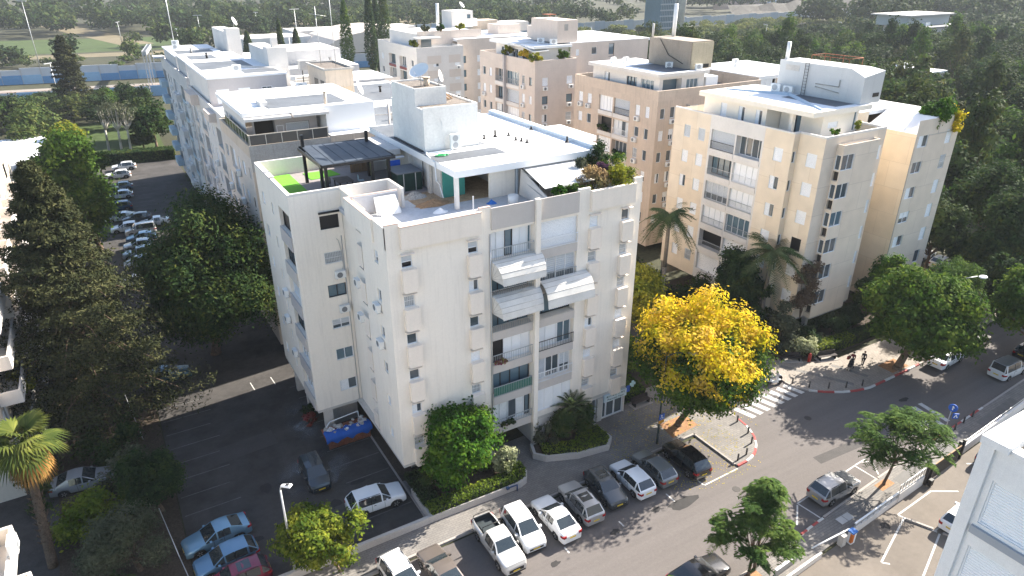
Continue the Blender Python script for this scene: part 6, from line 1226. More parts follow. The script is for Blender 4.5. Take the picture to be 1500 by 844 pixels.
pinnate('street_tree', 'feathery young tree on an orange earth pit by the sliding gate', (48.0, 21.7, .12), 2.2, (48.7, 21.5, 4.5), (3.4, 3.2, 2.9), 54, G_street, fronds=9, flen=1.1, seed=6)
pinnate('street_tree', 'treetop just peeking in at the bottom edge in the middle', (24.0, 20.3, .12), 1.6, (23.8, 20.2, 3.2), (1.2, 1.2, 1.3), 26, G_bright, seed=8)
pinnate('street_tree', 'small feathery green tree beneath the curved street lamp', (78.2, 33.4, .12), 2, (78.0, 33.2, 4.0), (2.0, 2.0, 2.0), 40, G_street, seed=12)
def feather_palm(name, label, base, h, n=30, L=3.4, m=G_palm_dark, seed=2, lean=(0, 0)):
    rng = np.random.default_rng(seed); t = thing(name, label, 'palm tree', (base[0], base[1], 0)); top = np.array([base[0] + lean[0], base[1] + lean[1], h]); V = []
    for k in range(n):
        a = k * 2.39996; el = rng.uniform(-.5, 1.25); l = L * rng.uniform(.8, 1.1); u = np.linspace(.06, 1, 34)
        r_ = l * u * math.cos(el * .8); z = l * (math.sin(el) * u - .75 * u * u * (1.0 - .3 * math.sin(el))); X = top[0] + math.cos(a) * r_; Y = top[1] + math.sin(a) * r_; Z = top[2] + z
        for sgn in (-1, 1):
            w = .62 * np.sin(np.pi * np.clip(u * .92 + .06, 0, 1)) ** .6; ex = -sgn * math.sin(a) * w + math.cos(a) * .28; ey = sgn * math.cos(a) * w + math.sin(a) * .28; ez = -.42 * w + rng.normal(size=len(u)) * .06
            p0 = np.stack([X, Y, Z], 1); p1 = p0 + np.stack([ex, ey, ez], 1); d = np.array([math.cos(a), math.sin(a), -.3]) * .055
            V.append(np.stack([p0 - d, p0 + d, p1 + d * .3, p1 - d * .3], 1).reshape(-1, 3))
    link('fronds', quad_mesh('fronds', np.concatenate(V), m), t, (0, 0, 0))
    mb = MB(); mb.tube([(base[0], base[1], 0), (base[0] + lean[0] * .4, base[1] + lean[1] * .4, h * .55), tuple(top + np.array([0, 0, -.1]))], [.30, .22, .2], 9); mb.obj('trunk', bark_grey, t, (0, 0, 0)); return t
feather_palm('feather_palm', 'tall feather palm standing between the main block and the tan block', (50.9, 51.6), 13.6, 30, 3.3, seed=3)
feather_palm('feather_palm', 'drooping feather palm against the tan block by the brown creeper', (58.0, 43.4), 10.6, 34, 4.3, G_palm_dark, seed=5, lean=(.2, 0))
def fan_palm(name, label, base, h, seed=2, lean=(0, 0)):
    rng = np.random.default_rng(seed); t = thing(name, label, 'palm tree', (base[0], base[1], 0)); top = np.array([base[0] + lean[0], base[1] + lean[1], h]); V = []; D = []
    for k in range(62):
        dead = k > 34; a = k * 2.39996; el = rng.uniform(-1.25, -.55) if dead else rng.uniform(-.55, 1.2); pl = rng.uniform(.9, 1.25) * (1 if not dead else 1.0); hub = top + np.array([math.cos(a) * math.cos(el), math.sin(a) * math.cos(el), math.sin(el)]) * pl
        f = np.array([math.cos(a) * math.cos(el - .3), math.sin(a) * math.cos(el - .3), math.sin(el - .3)]); s = np.array([-math.sin(a), math.cos(a), 0]); up = np.cross(s, f)
        for j in range(17):
            g = (j - 8) / 8 * 1.45; dr = f * math.cos(g) + s * math.sin(g) + up * .06; R_ = (1.7 if not dead else 1.5) * (1 - .22 * abs(g)); tip = hub + dr * R_ * np.array([1, 1, 1.0]) + np.array([0, 0, -.28 * R_ - (.4 if dead else 0)]); mid = hub + dr * R_ * .55; w = np.cross(dr, up); w = w / np.linalg.norm(w) * .075
            (D if dead else V).append(np.array([hub, mid - w, tip, mid + w]))
        w = s * .03; (D if dead else V).append(np.array([top - w, top + w, hub + w, hub - w]))
    link('fronds', quad_mesh('fronds', np.concatenate(V), G_palm), t, (0, 0, 0)); link('dead_fronds', quad_mesh('dead_fronds', np.concatenate(D), G_dead), t, (0, 0, 0))
    mb = MB(); pts = [(base[0] + lean[0] * u, base[1] + lean[1] * u, h * u) for u in np.linspace(0, .98, 9)]; mb.tube(pts, [.34 - .012 * i for i in range(9)], 9)
    for i in range(60):
        z = h * (.18 + .45 * i / 60); a = i * 2.4; mb.cyl((base[0] + lean[0] * z / h + .3 * math.cos(a), base[1] + lean[1] * z / h + .3 * math.sin(a), z), (base[0] + lean[0] * z / h + .52 * math.cos(a), base[1] + lean[1] * z / h + .52 * math.sin(a), z + .3), .05, .02, 4)
    mb.obj('trunk', bark, t, (0, 0, 0)); return t
fan_palm('fan_palm', 'sunlit fan palm with orange dead fronds at the left edge', (-9.4, 46.6), 9.8, 4, (.7, .8))
_q = RNG.uniform(0, 1, (1500, 2)); _a = _q[:, 0] * 6.283; _rr = 7.5 * np.sqrt(_q[:, 1]); _x = 38.6 + _rr * np.cos(_a); _y = 34.2 + _rr * np.sin(_a) * .8; _k = ~((_x > 36) & (_x < 44.8) & (_y > 30) & (_y < 30.2)); _z = np.where(((_y > 34.6) | ((_x > 39.8) & (_x < 43.5) & (_y > 30.6))), .135, .012)
_m = (_y > 28.5) & (_y < 40) & ((_y > 34.8) | (_y < 34.2)) & ~((_x > 42.5) & (_x < 45.5) & (_y < 34))
_o = link('fallen_leaves', quad_mesh('fallen_leaves', leaf_arrays(np.column_stack([_x, _y, _z])[_m], np.array([0, 0, 1.0]) + RNG.normal(size=(int(_m.sum()), 3)) * .12, .11, .6), G_yel)); _o['kind'] = 'stuff'
# ---- shrubs, hedges and planted beds
def bush(label, x, y, z, rx, ry, rz, m, leaves=3500, size=.26, name='shrub', group=None, lobes=12, aspect=.55):
    rng = np.random.default_rng(int(x * 131 + y * 17) % 9973); t = thing(name, label, 'shrub', (x, y, z), 0, group)
    P, N_, L = crown_pts((x, y, z + rz * .9), (rx, ry, rz), lobes, leaves, rng, low=-.7)
    link('foliage', quad_mesh('foliage', leaf_arrays(P, N_, size, aspect, rng=rng), m), t, (0, 0, 0)); mb = MB()
    for i in range(6): mb.tube([(x, y, z - .05), (x + rx * .5 * math.cos(i), y + ry * .5 * math.sin(i), z + rz * 1.2)], [.05, .015], 4)
    mb.obj('stems', bark, t, (0, 0, 0)); return t
def hedge(label, poly, z0, z1, m, dens=110, size=.17, group=None):
    rng = np.random.default_rng(len(label)); t = thing('hedge', label, 'hedge', (sum(p[0] for p in poly) / len(poly), sum(p[1] for p in poly) / len(poly), z0), 0, group); n = len(poly); P = []; N_ = []
    for i in range(n):
        a = np.array(poly[i]); b = np.array(poly[(i + 1) % n]); ln = np.linalg.norm(b - a); k = int(ln * (z1 - z0) * dens); u = rng.uniform(0, 1, (k, 1)); q = a + (b - a) * u; nn = np.array([(b - a)[1], -(b - a)[0]]) / ln
        P.append(np.column_stack([q + nn * rng.uniform(-.08, .1, (k, 1)), rng.uniform(z0, z1, k)])); N_.append(np.column_stack([np.repeat(nn[None], k, 0), np.full(k, .3)]) + rng.normal(size=(k, 3)) * .5)
    xs = [p[0] for p in poly]; ys = [p[1] for p in poly]; area = (max(xs) - min(xs)) * (max(ys) - min(ys)); k = int(area * dens * 1.6); q = rng.uniform((min(xs), min(ys)), (max(xs), max(ys)), (k, 2)); ins = np.zeros(k, bool)
    for i in range(n):
        (x1, y1), (x2, y2) = poly[i], poly[(i + 1) % n]; c_ = ((y1 > q[:, 1]) != (y2 > q[:, 1])) & (q[:, 0] < (x2 - x1) * (q[:, 1] - y1) / (y2 - y1 + 1e-12) + x1); ins ^= c_
    q = q[ins]; k = len(q); P.append(np.column_stack([q, z1 + rng.normal(size=k) * .07])); N_.append(np.array([0, 0, 1.0]) + rng.normal(size=(k, 3)) * .55)
    P = np.concatenate(P); N_ = np.concatenate(N_); link('foliage', quad_mesh('foliage', leaf_arrays(P, N_, size, .6, rng=rng), m), t, (0, 0, 0))
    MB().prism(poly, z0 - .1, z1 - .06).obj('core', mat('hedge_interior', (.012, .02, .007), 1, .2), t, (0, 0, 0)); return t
hedge('clipped yellow green hedge along the front of the curved planter', [(15.1, 36.75), (22.7, 36.6), (23.3, 36.8), (23.65, 37.3), (23.7, 38.3), (22.8, 38.3), (22.5, 37.7), (15.1, 37.8)], .6, 1.15, G_hedge)
hedge('dark clipped hedge along the left end of the curved planter', [(15.0, 37.85), (16.3, 37.85), (16.3, 41.8), (15.0, 41.8)], .6, 1.0, G_dark)
hedge('clipped green hedge in the planter beside the shop', [(26.2, 38.3), (28.8, 37.1), (31.6, 36.75), (32.3, 37.4), (32.3, 39.0), (30.6, 39.4), (29.2, 38.3), (26.6, 39.4)], .6, 1.0, G_hedge, 90)
tree('cycad_clump', 'large dark round shrub in the planter beside the shop', (29.6, 39.2, .6), .5, (29.6, 39.1, 2.3), (2.4, 1.7, 2.4), 20, 7000, .24, G_dark, .1, cat='bush', low=-.95)
def cycad(label, x, y, z, L=1.9, n=34):
    rng = np.random.default_rng(4); t = thing('cycad', label, 'cycad', (x, y, z)); V = []
    for k in range(n):
        a = k * 2.39996; el = .15 + 1.2 * (k / n); u = np.linspace(.08, 1, 26); r_ = L * u * math.cos(el); zz = L * (math.sin(el) * u - .35 * u * u); X = x + math.cos(a) * r_; Y = y + math.sin(a) * r_; Z = z + .9 + zz
        for sgn in (-1, 1):
            w = .28 * np.sin(np.pi * np.clip(u, .05, .98)) ** .5; p0 = np.stack([X, Y, Z], 1); p1 = p0 + np.stack([-sgn * math.sin(a) * w + .12 * math.cos(a), sgn * math.cos(a) * w + .12 * math.sin(a), .06 + 0 * w], 1); d = np.array([math.cos(a), math.sin(a), 0]) * .03; V.append(np.stack([p0 - d, p0 + d, p1 + d * .2, p1 - d * .2], 1).reshape(-1, 3))
    link('fronds', quad_mesh('fronds', np.concatenate(V), G_palm_dark), t, (0, 0, 0)); MB().tube([(x, y, z), (x, y, z + 1.0)], [.28, .22], 9).obj('trunk', bark, t, (0, 0, 0))
cycad('dark green cycad rosette rising above the planter hedge by the shop window', 29.9, 39.6, 2.5, 2.2); bush('small bright green leafy plant beside the cycad at the shop window', 31.3, 39.5, 1.2, .9, .7, .9, G_bright, 1500, .3, lobes=8)
hedge('dark green bed of low shrubs right of the shop', [(37.2, 41.2), (39.8, 41.2), (40.2, 46), (37.2, 46)], .1, 1.1, G_mid, 70, .22)
for i, (x, y, rx, rz, m, lab) in enumerate(((20.6, 39.6, 1.2, .9, G_dark, 'dark low shrub under the glossy small tree'), (16.8, 39.2, 1.4, 1.2, G_dark, 'dark shrub at the left corner below the main block'), (27.3, 39.7, 1.1, 1.1, G_olive, 'brownish thin shrub at the passage edge of the shop planter'))): bush(lab, x, y, .5, rx, rx, rz, m, 2200, .22)
# strip of shrubs between the two parking lots
tree('olive_tree', 'grey green rounded olive tree in the dark strip at bottom left', (-4.2, 43.0), 1.2, (-4.6, 43.2, 2.7), (3.3, 3.2, 2.5), 26, 13000, .24, G_olive, .2, aspect=.3)
tree('olive_tree', 'dark green spreading shrub tree on the lot side of the olive tree', (-2.2, 48.5), 1.3, (-2.6, 48.8, 3.2), (2.6, 3.4, 2.8), 22, 10000, .26, G_dark, .16)
bush('yellow green straggly shrub behind the olive tree near the silver car', -6.4, 48.6, 0, 3.2, 2.4, 1.6, G_hedge, 5200, .26); bush('olive green shrub to the right of the silver car', -4.4, 52.5, 0, 2.6, 2.0, 2.0, G_olive, 4600, .24); bush('dark low shrub under the huge conifer', -5.0, 58.5, 0, 3.0, 3.2, 1.6, G_dark, 4000, .28)
bush('dark tangled shrub at the bottom left by the dangling cable', -6.0, 39.5, 0, 2.6, 2.0, 1.4, G_dark, 3400, .28)
bush('yellow green climber beside the sunlit balconies at left', -9.9, 63, 5.5, .9, 2.2, 1.4, G_lime, 2600, .28); bush('leafy pot plants on a left edge balcony', -10.4, 84, 9.6, .8, 2, .9, G_lime, 1600, .3); bush('dark garden shrub below the left edge balconies', -10.2, 55.5, 0, 1.4, 3.4, 1.6, G_dark, 2800, .28)
# gardens at the foot of the tan block
tree('climber_tree', 'dark ivy covered tree in front of the white balcony strip of the tan block', (56.6, 46.2), 4, (56.6, 46.0, 6.6), (3.0, 2.8, 4.6), 26, 13000, .34, G_dark, .3, low=-.95)
tree('climber_tree', 'dark leafy tree right of the ivy covered one against the tan block', (58.0, 44.6), 3, (58.2, 44.6, 4.4), (2.0, 2.0, 3.4), 18, 7000, .34, G_dark, .2, low=-.95)
bush('brown dry creeper hanging on the corner of the tan block', 60.6, 40.4, 3.4, 1.7, .8, 4.0, leafmat('dry_creeper', [(.05, .036, .026), (.10, .07, .048), (.16, .115, .075)], .2), 4200, .26, 'creeper')
bush('tall pale flowering shrub below the brown creeper', 57.6, 40.4, 0, 2.0, 1.8, 3.2, G_olive, 5200, .3); bush('pale leaved shrub in front of the tan block corner', 59.6, 38.6, 0, 1.8, 1.4, 1.5, G_var, 3200, .24); bush('dark tall shrub left of the pale flowering one', 54.9, 43, 0, 2.2, 2.4, 3.0, G_dark, 5600, .32)
bush('dark rounded shrub between the flowering shrub and the yellow tree', 56.2, 41.2, 0, 1.6, 1.8, 2.0, G_dark, 3600, .3); bush('small clipped pale bush on the dark lawn of the tan block', 63.6, 39.2, .1, .8, .8, .6, G_olive, 1200, .2)
hedge('sunlit clipped hedge behind the two walking people', [(60.6, 37.3), (66.2, 37.0), (66.2, 38.2), (60.6, 38.6)], .1, 1.25, G_hedge, 90); hedge('shaded clipped hedge continuing behind the leaning street tree', [(66.3, 37.0), (77, 37.0), (77, 38.2), (66.3, 38.2)], .1, 1.2, G_dark, 60, .22)  # one hedge: brighter leaf colours paint the sunlit stretch, darker ones the shade
tree('garden_tree', 'bright green tree against the right wing of the tan block', (74.6, 39.2), 2.4, (74.4, 39.2, 5.0), (2.7, 2.4, 3.6), 20, 9000, .36, G_bright, .18)
tree('garden_tree', 'dark slim garden tree at the recess of the tan block', (71.6, 40.0), 2, (71.6, 40, 3.6), (1.6, 1.6, 2.8), 14, 4600, .34, G_dark, .14)
bush('yellow green creeper spilling over the wing roof corner of the tan block', 82.2, 42.4, 20.6, 2.3, 1.5, 2.3, G_bright, 6000, .34, 'roof_creeper'); bush('yellow leaved part of the creeper on the wing roof corner', 83.8, 41.9, 20.4, 1.2, 1.0, 2.0, G_yel, 2400, .32, 'roof_creeper'); bush('dull green creeper at the right end of the wing roof corner', 84.8, 42.3, 20.8, 1.0, 1.2, 1.8, G_olive, 1800, .32, 'roof_creeper')
for i, (x, y, rx, rz, lab) in enumerate(((54.2, 49.5, 2.6, 2.6, 'dark shrub mass under the tall feather palm'), (57.2, 52.5, 2.4, 2.4, 'dark shrub at the back foot of the tan block side wall'), (58.2, 48.6, 1.8, 2.0, 'dark shrub under the lowest white balcony of the tan block'), (55.0, 56.5, 2.8, 2.6, 'dark bush between the tan block and the stained beige block'), (61.5, 39.6, 1.6, 1.3, 'low dark shrub hiding the pillars of the tan block bay'), (66.2, 39.9, 1.8, 1.5, 'dark shrub under the overhang of the tan block'), (69.2, 40.2, 1.5, 1.7, 'dark shrub right of the tan block bay pillars'), (64.2, 41.8, 1.8, 1.9, 'deep shaded shrub between the tan block pillars'), (52.0, 44.8, 2.0, 2.4, 'dark shrub beyond the zebra crossing beside the side road'), (50.6, 61, 3.0, 3.2, 'dark bush deep between the main block and the beige block'), (46.5, 55, 2.4, 3.0, 'dark bush behind the yellow green tree'))): bush(lab, x, y, .05, rx, rx * .9, rz, G_dark if i % 3 else G_wood, 4200, .32)
# roof planting on the main block
for i, (x, y, z, rx, rz, m, lab) in enumerate(((28.9, 41.0, 22.0, .75, .8, G_bright, 'bright green bush at the left end of the roof planter under the awning'), (30.2, 41.1, 22.1, .85, .6, G_mid, 'mid green bush in the roof planter under the awning'), (31.5, 41.2, 22.1, .7, .5, G_lime, 'yellow flowering bush right of the awning on the roof'),
        (32.5, 41.7, 21.9, 1.1, .8, leafmat('tan_foliage', [(.16, .11, .05), (.3, .2, .1), (.36, .3, .12)], .3), 'tan coloured bush in the middle of the roof planting'), (34.0, 42.4, 22.0, .6, .8, G_purple, 'purple leaved bush in the roof planting'), (35.0, 41.3, 22.0, 1.2, .8, G_lime, 'yellow green bush on the right roof corner'), (35.3, 43.0, 21.8, 1.1, .95, G_mid, 'tall green bush at the right corner of the roof'), (35.4, 45.0, 21.5, .9, 1.6, G_dark, 'dark bush beside the white penthouse corner'), (33.6, 44.2, 21.2, .8, 1.2, G_olive, 'grey green bush behind the purple one on the roof'))): k_ = .85 if i < 3 else 1.3; bush(lab, x, y, z - (.25 if i < 3 else 0), rx * k_, rx * .8 * k_, rz * k_, m, 3000, .2, 'roof_bush')
for lab, x, y, z, m in (('green potted bush on the left terrace of the tan block penthouse', 62.2, 41.6, 22.7, G_bright), ('green potted bush on the right terrace of the tan block penthouse', 66.4, 42.0, 22.9, G_lime)): bush(lab, x, y, z, .5, .45, .45, m, 500, .2, 'potted_bush')
for i, (x, y, z, m, lab) in enumerate(((62.8, 97.3, 23.9, G_lime, 'yellow green planter bush on the right corner of the pinkish block terrace'), (68.5, 97.5, 23.8, G_mid, 'green planter bush on the front edge of the pinkish block terrace'), (62.9, 101, 24.0, G_yel, 'yellow flowering planter bush on the pinkish block terrace'), (62.9, 106, 24, G_lime, 'pale planter bush at the left end of the pinkish block terrace'), (61.0, 142, 22.3, G_lime, 'green planter bush on the white block with red balconies'), (68, 143, 25.0, G_bright, 'bright palm like plant on the white block roof garden'), (73, 144, 25.0, G_lime, 'yellow green plant on the white block roof garden'), (64.5, 143.5, 25, G_olive, 'dull shrub at the left of the white block roof garden'))): bush(lab, x, y, z, 1.2, 1.0, .8, m, 700, .4, 'terrace_bush')
for i, (yy, kk) in enumerate(((80.8, 4), (76.5, 3))): bush(('flower box of dark plants on the upper balcony of the stained beige block', 'green climbing plants on the lower balcony of the stained beige block')[i], 64.1, yy, 3.35 + FL * kk + .6, .35, 1.5, .5, G_dark, 900, .28, 'balcony_plants')
bush('leafy green plant in the roof trough of the near white block', 25.9, 7.0, 23.1, .9, .5, .5, G_bright, 1200, .16, 'trough_plant'); bush('purple and green flower boxes on the main block balcony', 23.1, 40.05, slab(2) + .6, .55, .2, .3, leafmat('flower_box_plants', [(.05, .12, .02), (.2, .28, .03), (.3, .02, .15)], .3), 700, .16, 'balcony_plants'); bush('dark trailing plants on the lowest main block balcony', 23.6, 40.05, slab(0) + .5, .9, .2, .25, G_dark, 700, .18, 'balcony_plants')
# ---- cypresses and the trees left of the blocks
def cypress(label, x, y, h, r, m=G_dark, seed=0, group=None, leaves=3200):
    rng = np.random.default_rng(seed); t = thing('cypress_tree', label, 'tree', (x, y, 0), 0, group); z = rng.uniform(.03, 1, leaves); a = rng.uniform(0, 2 * math.pi, leaves); q = r * np.minimum(1, 3.2 * z) * (1 - z) ** .55 * rng.uniform(.72, 1.12, leaves)
    P = np.stack([x + q * np.cos(a), y + q * np.sin(a), z * h], 1); N_ = np.stack([np.cos(a), np.sin(a), .3 + 0 * a], 1) + rng.normal(size=(leaves, 3)) * .4
    link('crown', quad_mesh('crown', leaf_arrays(P, N_, .85, .4, rng=rng), m), t, (0, 0, 0)); MB().tube([(x, y, 0), (x, y, h * .6)], [.3, .1], 6).obj('trunk', bark, t, (0, 0, 0))
for i, (x, y, h, r, lab) in enumerate(((86, 262, 27, 3.2, 'green rounded cypress left of the white block with red balconies'), (91, 250, 30, 3.0, 'dark tall cypress in the middle of the cypress group'), (95, 246, 33, 3.2, 'darkest tall cypress touching the white block'), (62, 262, 21, 2.0, 'slim dark cypress above the white roofs'), (66.5, 258, 18, 2.8, 'short ragged cypress right of the slim dark one'), (52, 268, 17, 3.0, 'dark cypress behind the white lift shaft'), (98, 262, 28, 3.0, 'dark cypress partly hidden behind the white block'))): cypress(lab, x, y, h, r, (G_mid if i == 0 else G_dark), i)
VAR = []
for i in range(7):
    rng = np.random.default_rng(50 + i); r_ = ((1, 1, .85), (1, .9, 1.0), (1.1, 1, .7), (.8, .8, 1.15), (1, 1, .8), (.9, 1, 1), (.7, .7, 1.4))[i]; P, N_, L = crown_pts((0, 0, 1.25), r_, 20, 2600, rng, low=-.7)
    VAR.append((P, N_, [tuple(q) for q in L[::3]]))
TRUNK = limbs((0, 0, 0), (0, 0, .75), VAR[0][2], .06).mesh('trunk', bark)
def wood_mesh(i, m, size): return cached(('wood', i, m.name, size), lambda: quad_mesh('crown', leaf_arrays(VAR[i][0], VAR[i][1], size, .6, rng=np.random.default_rng(i)), m))
def copse(label, group, spots, m_of, size=.17, name='wood_tree'):
    for j, (x, y, s, sz) in enumerate(spots):
        i = int(abs(x * 7.3 + y * 3.1)) % 7; t = thing(name, label, 'tree', (x, y, 0), (x * 1.7 + y) % 6.28, group); t.scale = (s, s, sz)
        child('crown', wood_mesh(i, m_of(x, y), size), t); child('trunk', TRUNK, t)
def proj(x, y, z):
    f = (math.cos(R(59)) * math.cos(R(25.2)), math.sin(R(59)) * math.cos(R(25.2)), -math.sin(R(25.2))); r = (math.sin(R(59)), -math.cos(R(59)), 0); u = (r[1] * f[2] - r[2] * f[1], r[2] * f[0] - r[0] * f[2], r[0] * f[1] - r[1] * f[0])
    q = (x, y, z - 38); d = sum(a * b for a, b in zip(q, f)); return (750 + 1005 * sum(a * b for a, b in zip(q, r)) / d, 422 - 1005 * sum(a * b for a, b in zip(q, u)) / d, d) if d > 1 else (0, 0, -1)
def mass(name, spots, m, per, size):
    """spots: x, y, radius, height - one mass of far foliage"""
    rng = np.random.default_rng(len(spots)); A_ = np.array(spots); n = len(A_); k = per; lob = 6; idx = np.repeat(np.arange(n), k)
    D = sph(n * lob, rng).reshape(n, lob, 3); D[:, :, 2] = np.abs(D[:, :, 2]) * .8 - .1; Lc = D * .6; li = rng.integers(0, lob, n * k); q = sph(n * k, rng) * rng.uniform(.3, .55, (n * k, 1)); Pn = Lc[idx, li] + q
    P = np.column_stack([A_[idx, 0] + Pn[:, 0] * A_[idx, 2], A_[idx, 1] + Pn[:, 1] * A_[idx, 2], A_[idx, 3] * .55 + Pn[:, 2] * A_[idx, 3] * .5]); N_ = q + np.array([0, 0, .4]) + rng.normal(size=q.shape) * .4
    o = link(name, quad_mesh(name, leaf_arrays(P, N_, size * A_[idx, 2], .65, rng=rng), m)); o['kind'] = 'stuff'; return o
WR = random.Random(5)
USED = set()
def named(pool, where, x, y, s, sz):
    c = (('dark green', G_dark), ('deep green', G_wood), ('olive green', G_wood2), ('mid green', G_mid))[int(abs(x * 3 + y)) % 4]; sh = 'tall' if sz > 1.3 * s else ('broad' if sz < .98 * s else 'rounded')
    return f'{c[0]} {sh} tree {where}', c[1]
def one_tree(lab, grp, m, x, y, s, sz, size):
    i = int(abs(x * 7.3 + y * 3.1)) % 7; t = thing('wood_tree', lab, 'tree', (x, y, 0), (x * 1.7 + y) % 6.28, grp); t.scale = (s, s, sz); child('crown', wood_mesh(i, m, size), t); child('trunk', TRUNK, t)
def wood_split(spots):
    rest = []
    for x, y, s, sz in spots:
        p = proj(x, y, 6); row = ('at the top of the wood', 'in the upper wood', 'halfway up the wood', 'in the lower wood')[min(3, int(max(0, p[1]) / 85))]; col = ('behind the beige block', 'above the lift house', 'right of the lift house', 'near the low house', 'at the right edge')[0 if p[0] < 1130 else 1 if p[0] < 1230 else 2 if p[0] < 1330 else 3 if p[0] < 1420 else 4]
        lab, m = named(None, f'{row} {col}', x, y, s, sz)
        if lab in USED: rest.append((x, y, s, sz * 2.1)); continue
        USED.add(lab); one_tree(lab, 'trees of the wood at right', m, x, y, s, sz, .145)
    for i, m in enumerate((G_wood, G_dark)): mass('dense_wood', rest[i::2], m, 1500, .15)
    print('wood rest', len(rest), 'named', len(USED))
def garden_belt(spots):
    rest = []
    for x, y, s, sz in spots:
        p = proj(x, y, 4); col = 'at the left edge' if p[0] < 60 else 'left of the pointed conifer' if p[0] < 110 else 'right of the pointed conifer' if p[0] < 170 else 'beside the left row of blocks'; row = 'close to the railway' if y > 225 else 'amid the garden belt' if y > 200 else 'behind the car park'
        lab, m = named(None, f'{row} {col}', x, y, s, sz)
        if lab in USED: rest.append((x, y, s, sz * 2.1)); continue
        USED.add(lab); one_tree(lab, 'trees between the car park and the railway', m, x, y, s, sz, .15)
    mass('garden_scrub', rest, G_scrub, 1200, .16)
left = [(WR.uniform(-2, 2) + x, WR.uniform(-2, 2) + y, WR.uniform(3.6, 5.2), min(WR.uniform(3.4, 5.0), .42 * 38 * max(.12, 1 - (y + 4) / 283))) for x in range(-70, 14, 8) for y in range(178, 252, 9) if not (-12 < x < 12 and y < 214 and WR.random() < .75)]
left = [s for s in left if -60 < proj(s[0], s[1], 4)[0] < 330]
garden_belt(left)
for i, (x, y, h, r, m, lab) in enumerate(((-4.0, 145, 5.5, 4.6, G_mid, 'sunlit green tree left of the parked white cars'), (-9, 150, 5, 4.4, G_wood, 'dark green tree behind the low white roofed building'), (-11.5, 128, 5, 4, G_mid, 'green tree in front of the dull red awning at left'), (8.6, 186, 6, 5.5, G_wood, 'dark round tree at the end of the far car park'), (-6, 172, 5, 3.4, G_lime, 'yellowish small tree at the far end of the car park'), (8, 176.5, 2.4, 2.8, G_wood, 'low dark bush by the far hedge'))):
    tree('garden_tree', lab, (x, y), h * .45, (x, y, h), (r, r, h * .72), 22, 7000, .6, m, .22)
for i, (x, y) in enumerate(((1.0, 177.0), (3.4, 174.6), (5.2, 174.2))): tree('bare_tree', ('leftmost of three pale trunked bare trees beyond the car park', 'middle one of three pale trunked bare trees beyond the car park', 'rightmost of three pale trunked bare trees beyond the car park')[i], (x, y), 5, (x + .5, y, 8.5), (3.2, 3, 3.6), 14, 420, .45, G_olive, .3, mat('pale_bark', (.42, .39, .34), .9, .1, 2))
hedge('dark clipped hedge across the far end of the left car park', [(-1, 165.2), (13, 162.6), (13, 166.0), (-1, 168.6)], 0, 2.2, G_dark, 22, .45)
# wood on the right
right = []
for gx in range(90, 330, 9):
    for gy in range(24, 330, 10):
        x, y = gx + WR.uniform(-3, 3), gy + WR.uniform(-3, 3); p = proj(x, y, 6)
        if not (60 < p[0] < 1580 and 20 < p[1] < 520): continue
        if y < 62 and x < 92: continue
        if y < .10 * x + 36 and x < 130: continue
        if p[0] < 1100 and not (p[0] > 930 and p[1] < 140): continue
        if 198 < x < 234 and 108 < y < 142 or 325 < x and 180 < y < 220 or 330 < x: continue
        if y > 262 - .36 * (x - 90) and x < 330: continue
        if 92 < x < 116 and 52 < y < 100 and p[0] < 1380: continue
        right.append((x, y, WR.uniform(4.4, 6.8), WR.uniform(4.6, 8.4)))
right.sort(key=lambda s: s[0] ** 2 + s[1] ** 2); print('right wood', len(right), 'left', len(left))
wood_split(right)
for i, (x, y, s, m, lab) in enumerate(((91.5, 44, 5.0, G_wood, 'dark brownish tall tree touching the right wing of the tan block'), (97, 37.5, 5.2, G_dark, 'very dark tree above the parked white cars'), (105, 44, 6, G_dark, 'very dark tree right of the parked black and white car'), (92, 38.2, 3.6, G_dark, 'dark low tree behind the parked white cars'), (92, 30.5, 3.4, G_lime, 'yellow green tree at the right edge near the curved lamp'), (88, 33.6, 3.0, G_dark, 'dark small tree at the right edge above the street'))):
    tree('wood_tree', lab, (x, y), s * .6, (x, y, s * 1.35), (s * .9, s * .9, s * 1.15), 26, 11000, .5, m, .25)
def scatter(n, x0, x1, y0, y1, test, r, h):
    out = []
    while len(out) < n:
        x, y = WR.uniform(x0, x1), WR.uniform(y0, y1)
        if test(x, y): out.append((x, y, WR.uniform(*r), WR.uniform(*h)))
    return out
vis = lambda x, y: -60 < proj(x, y, 5)[0] < 1560 and proj(x, y, 12)[1] < 200
clear = lambda x, y: y > 332 - .16 * (x + 40) + 14 and (x < 140 or y > (432 - .42 * (x - 150) if x < 274 else (375 if x < 420 else 450))) and not (60 < x < 155 and 292 < y < 372) and not (-95 < x < 105 and 368 < y < 412) and not (515 < x < 660 and 470 < y < 520)
fw1 = scatter(430, -300, 330, 340, 620, lambda x, y: vis(x, y) and clear(x, y) and not (-160 < x < 60 and 420 < y < 500) and WR.random() < .8, (5, 8.5), (8, 15))
mass('far_wood', [s for i, s in enumerate(fw1) if i % 3], G_wood, 230, .26); mass('far_scrub_wood', [s for i, s in enumerate(fw1) if i % 3 == 0], G_scrub, 230, .26)
fw2 = scatter(1000, -500, 1500, 480, 1350, lambda x, y: vis(x, y) and clear(x, y) and not (120 < x < 230 and 490 < y < 620 and WR.random() < .85), (8, 14), (13, 22)); mass('far_wood', [s for i, s in enumerate(fw2) if i % 3], G_wood, 110, .32); mass('far_wood', [s for i, s in enumerate(fw2) if i % 3 == 0], G_dark, 110, .32)
fw3 = scatter(800, 420, 1900, 396, 1250, lambda x, y: vis(x, y) and clear(x, y) and not (515 < x < 660 and 470 < y < 520) and proj(x, y, 5)[0] > 1000, (11, 18), (14, 24)); mass('far_wood', fw3, G_wood, 110, .32)
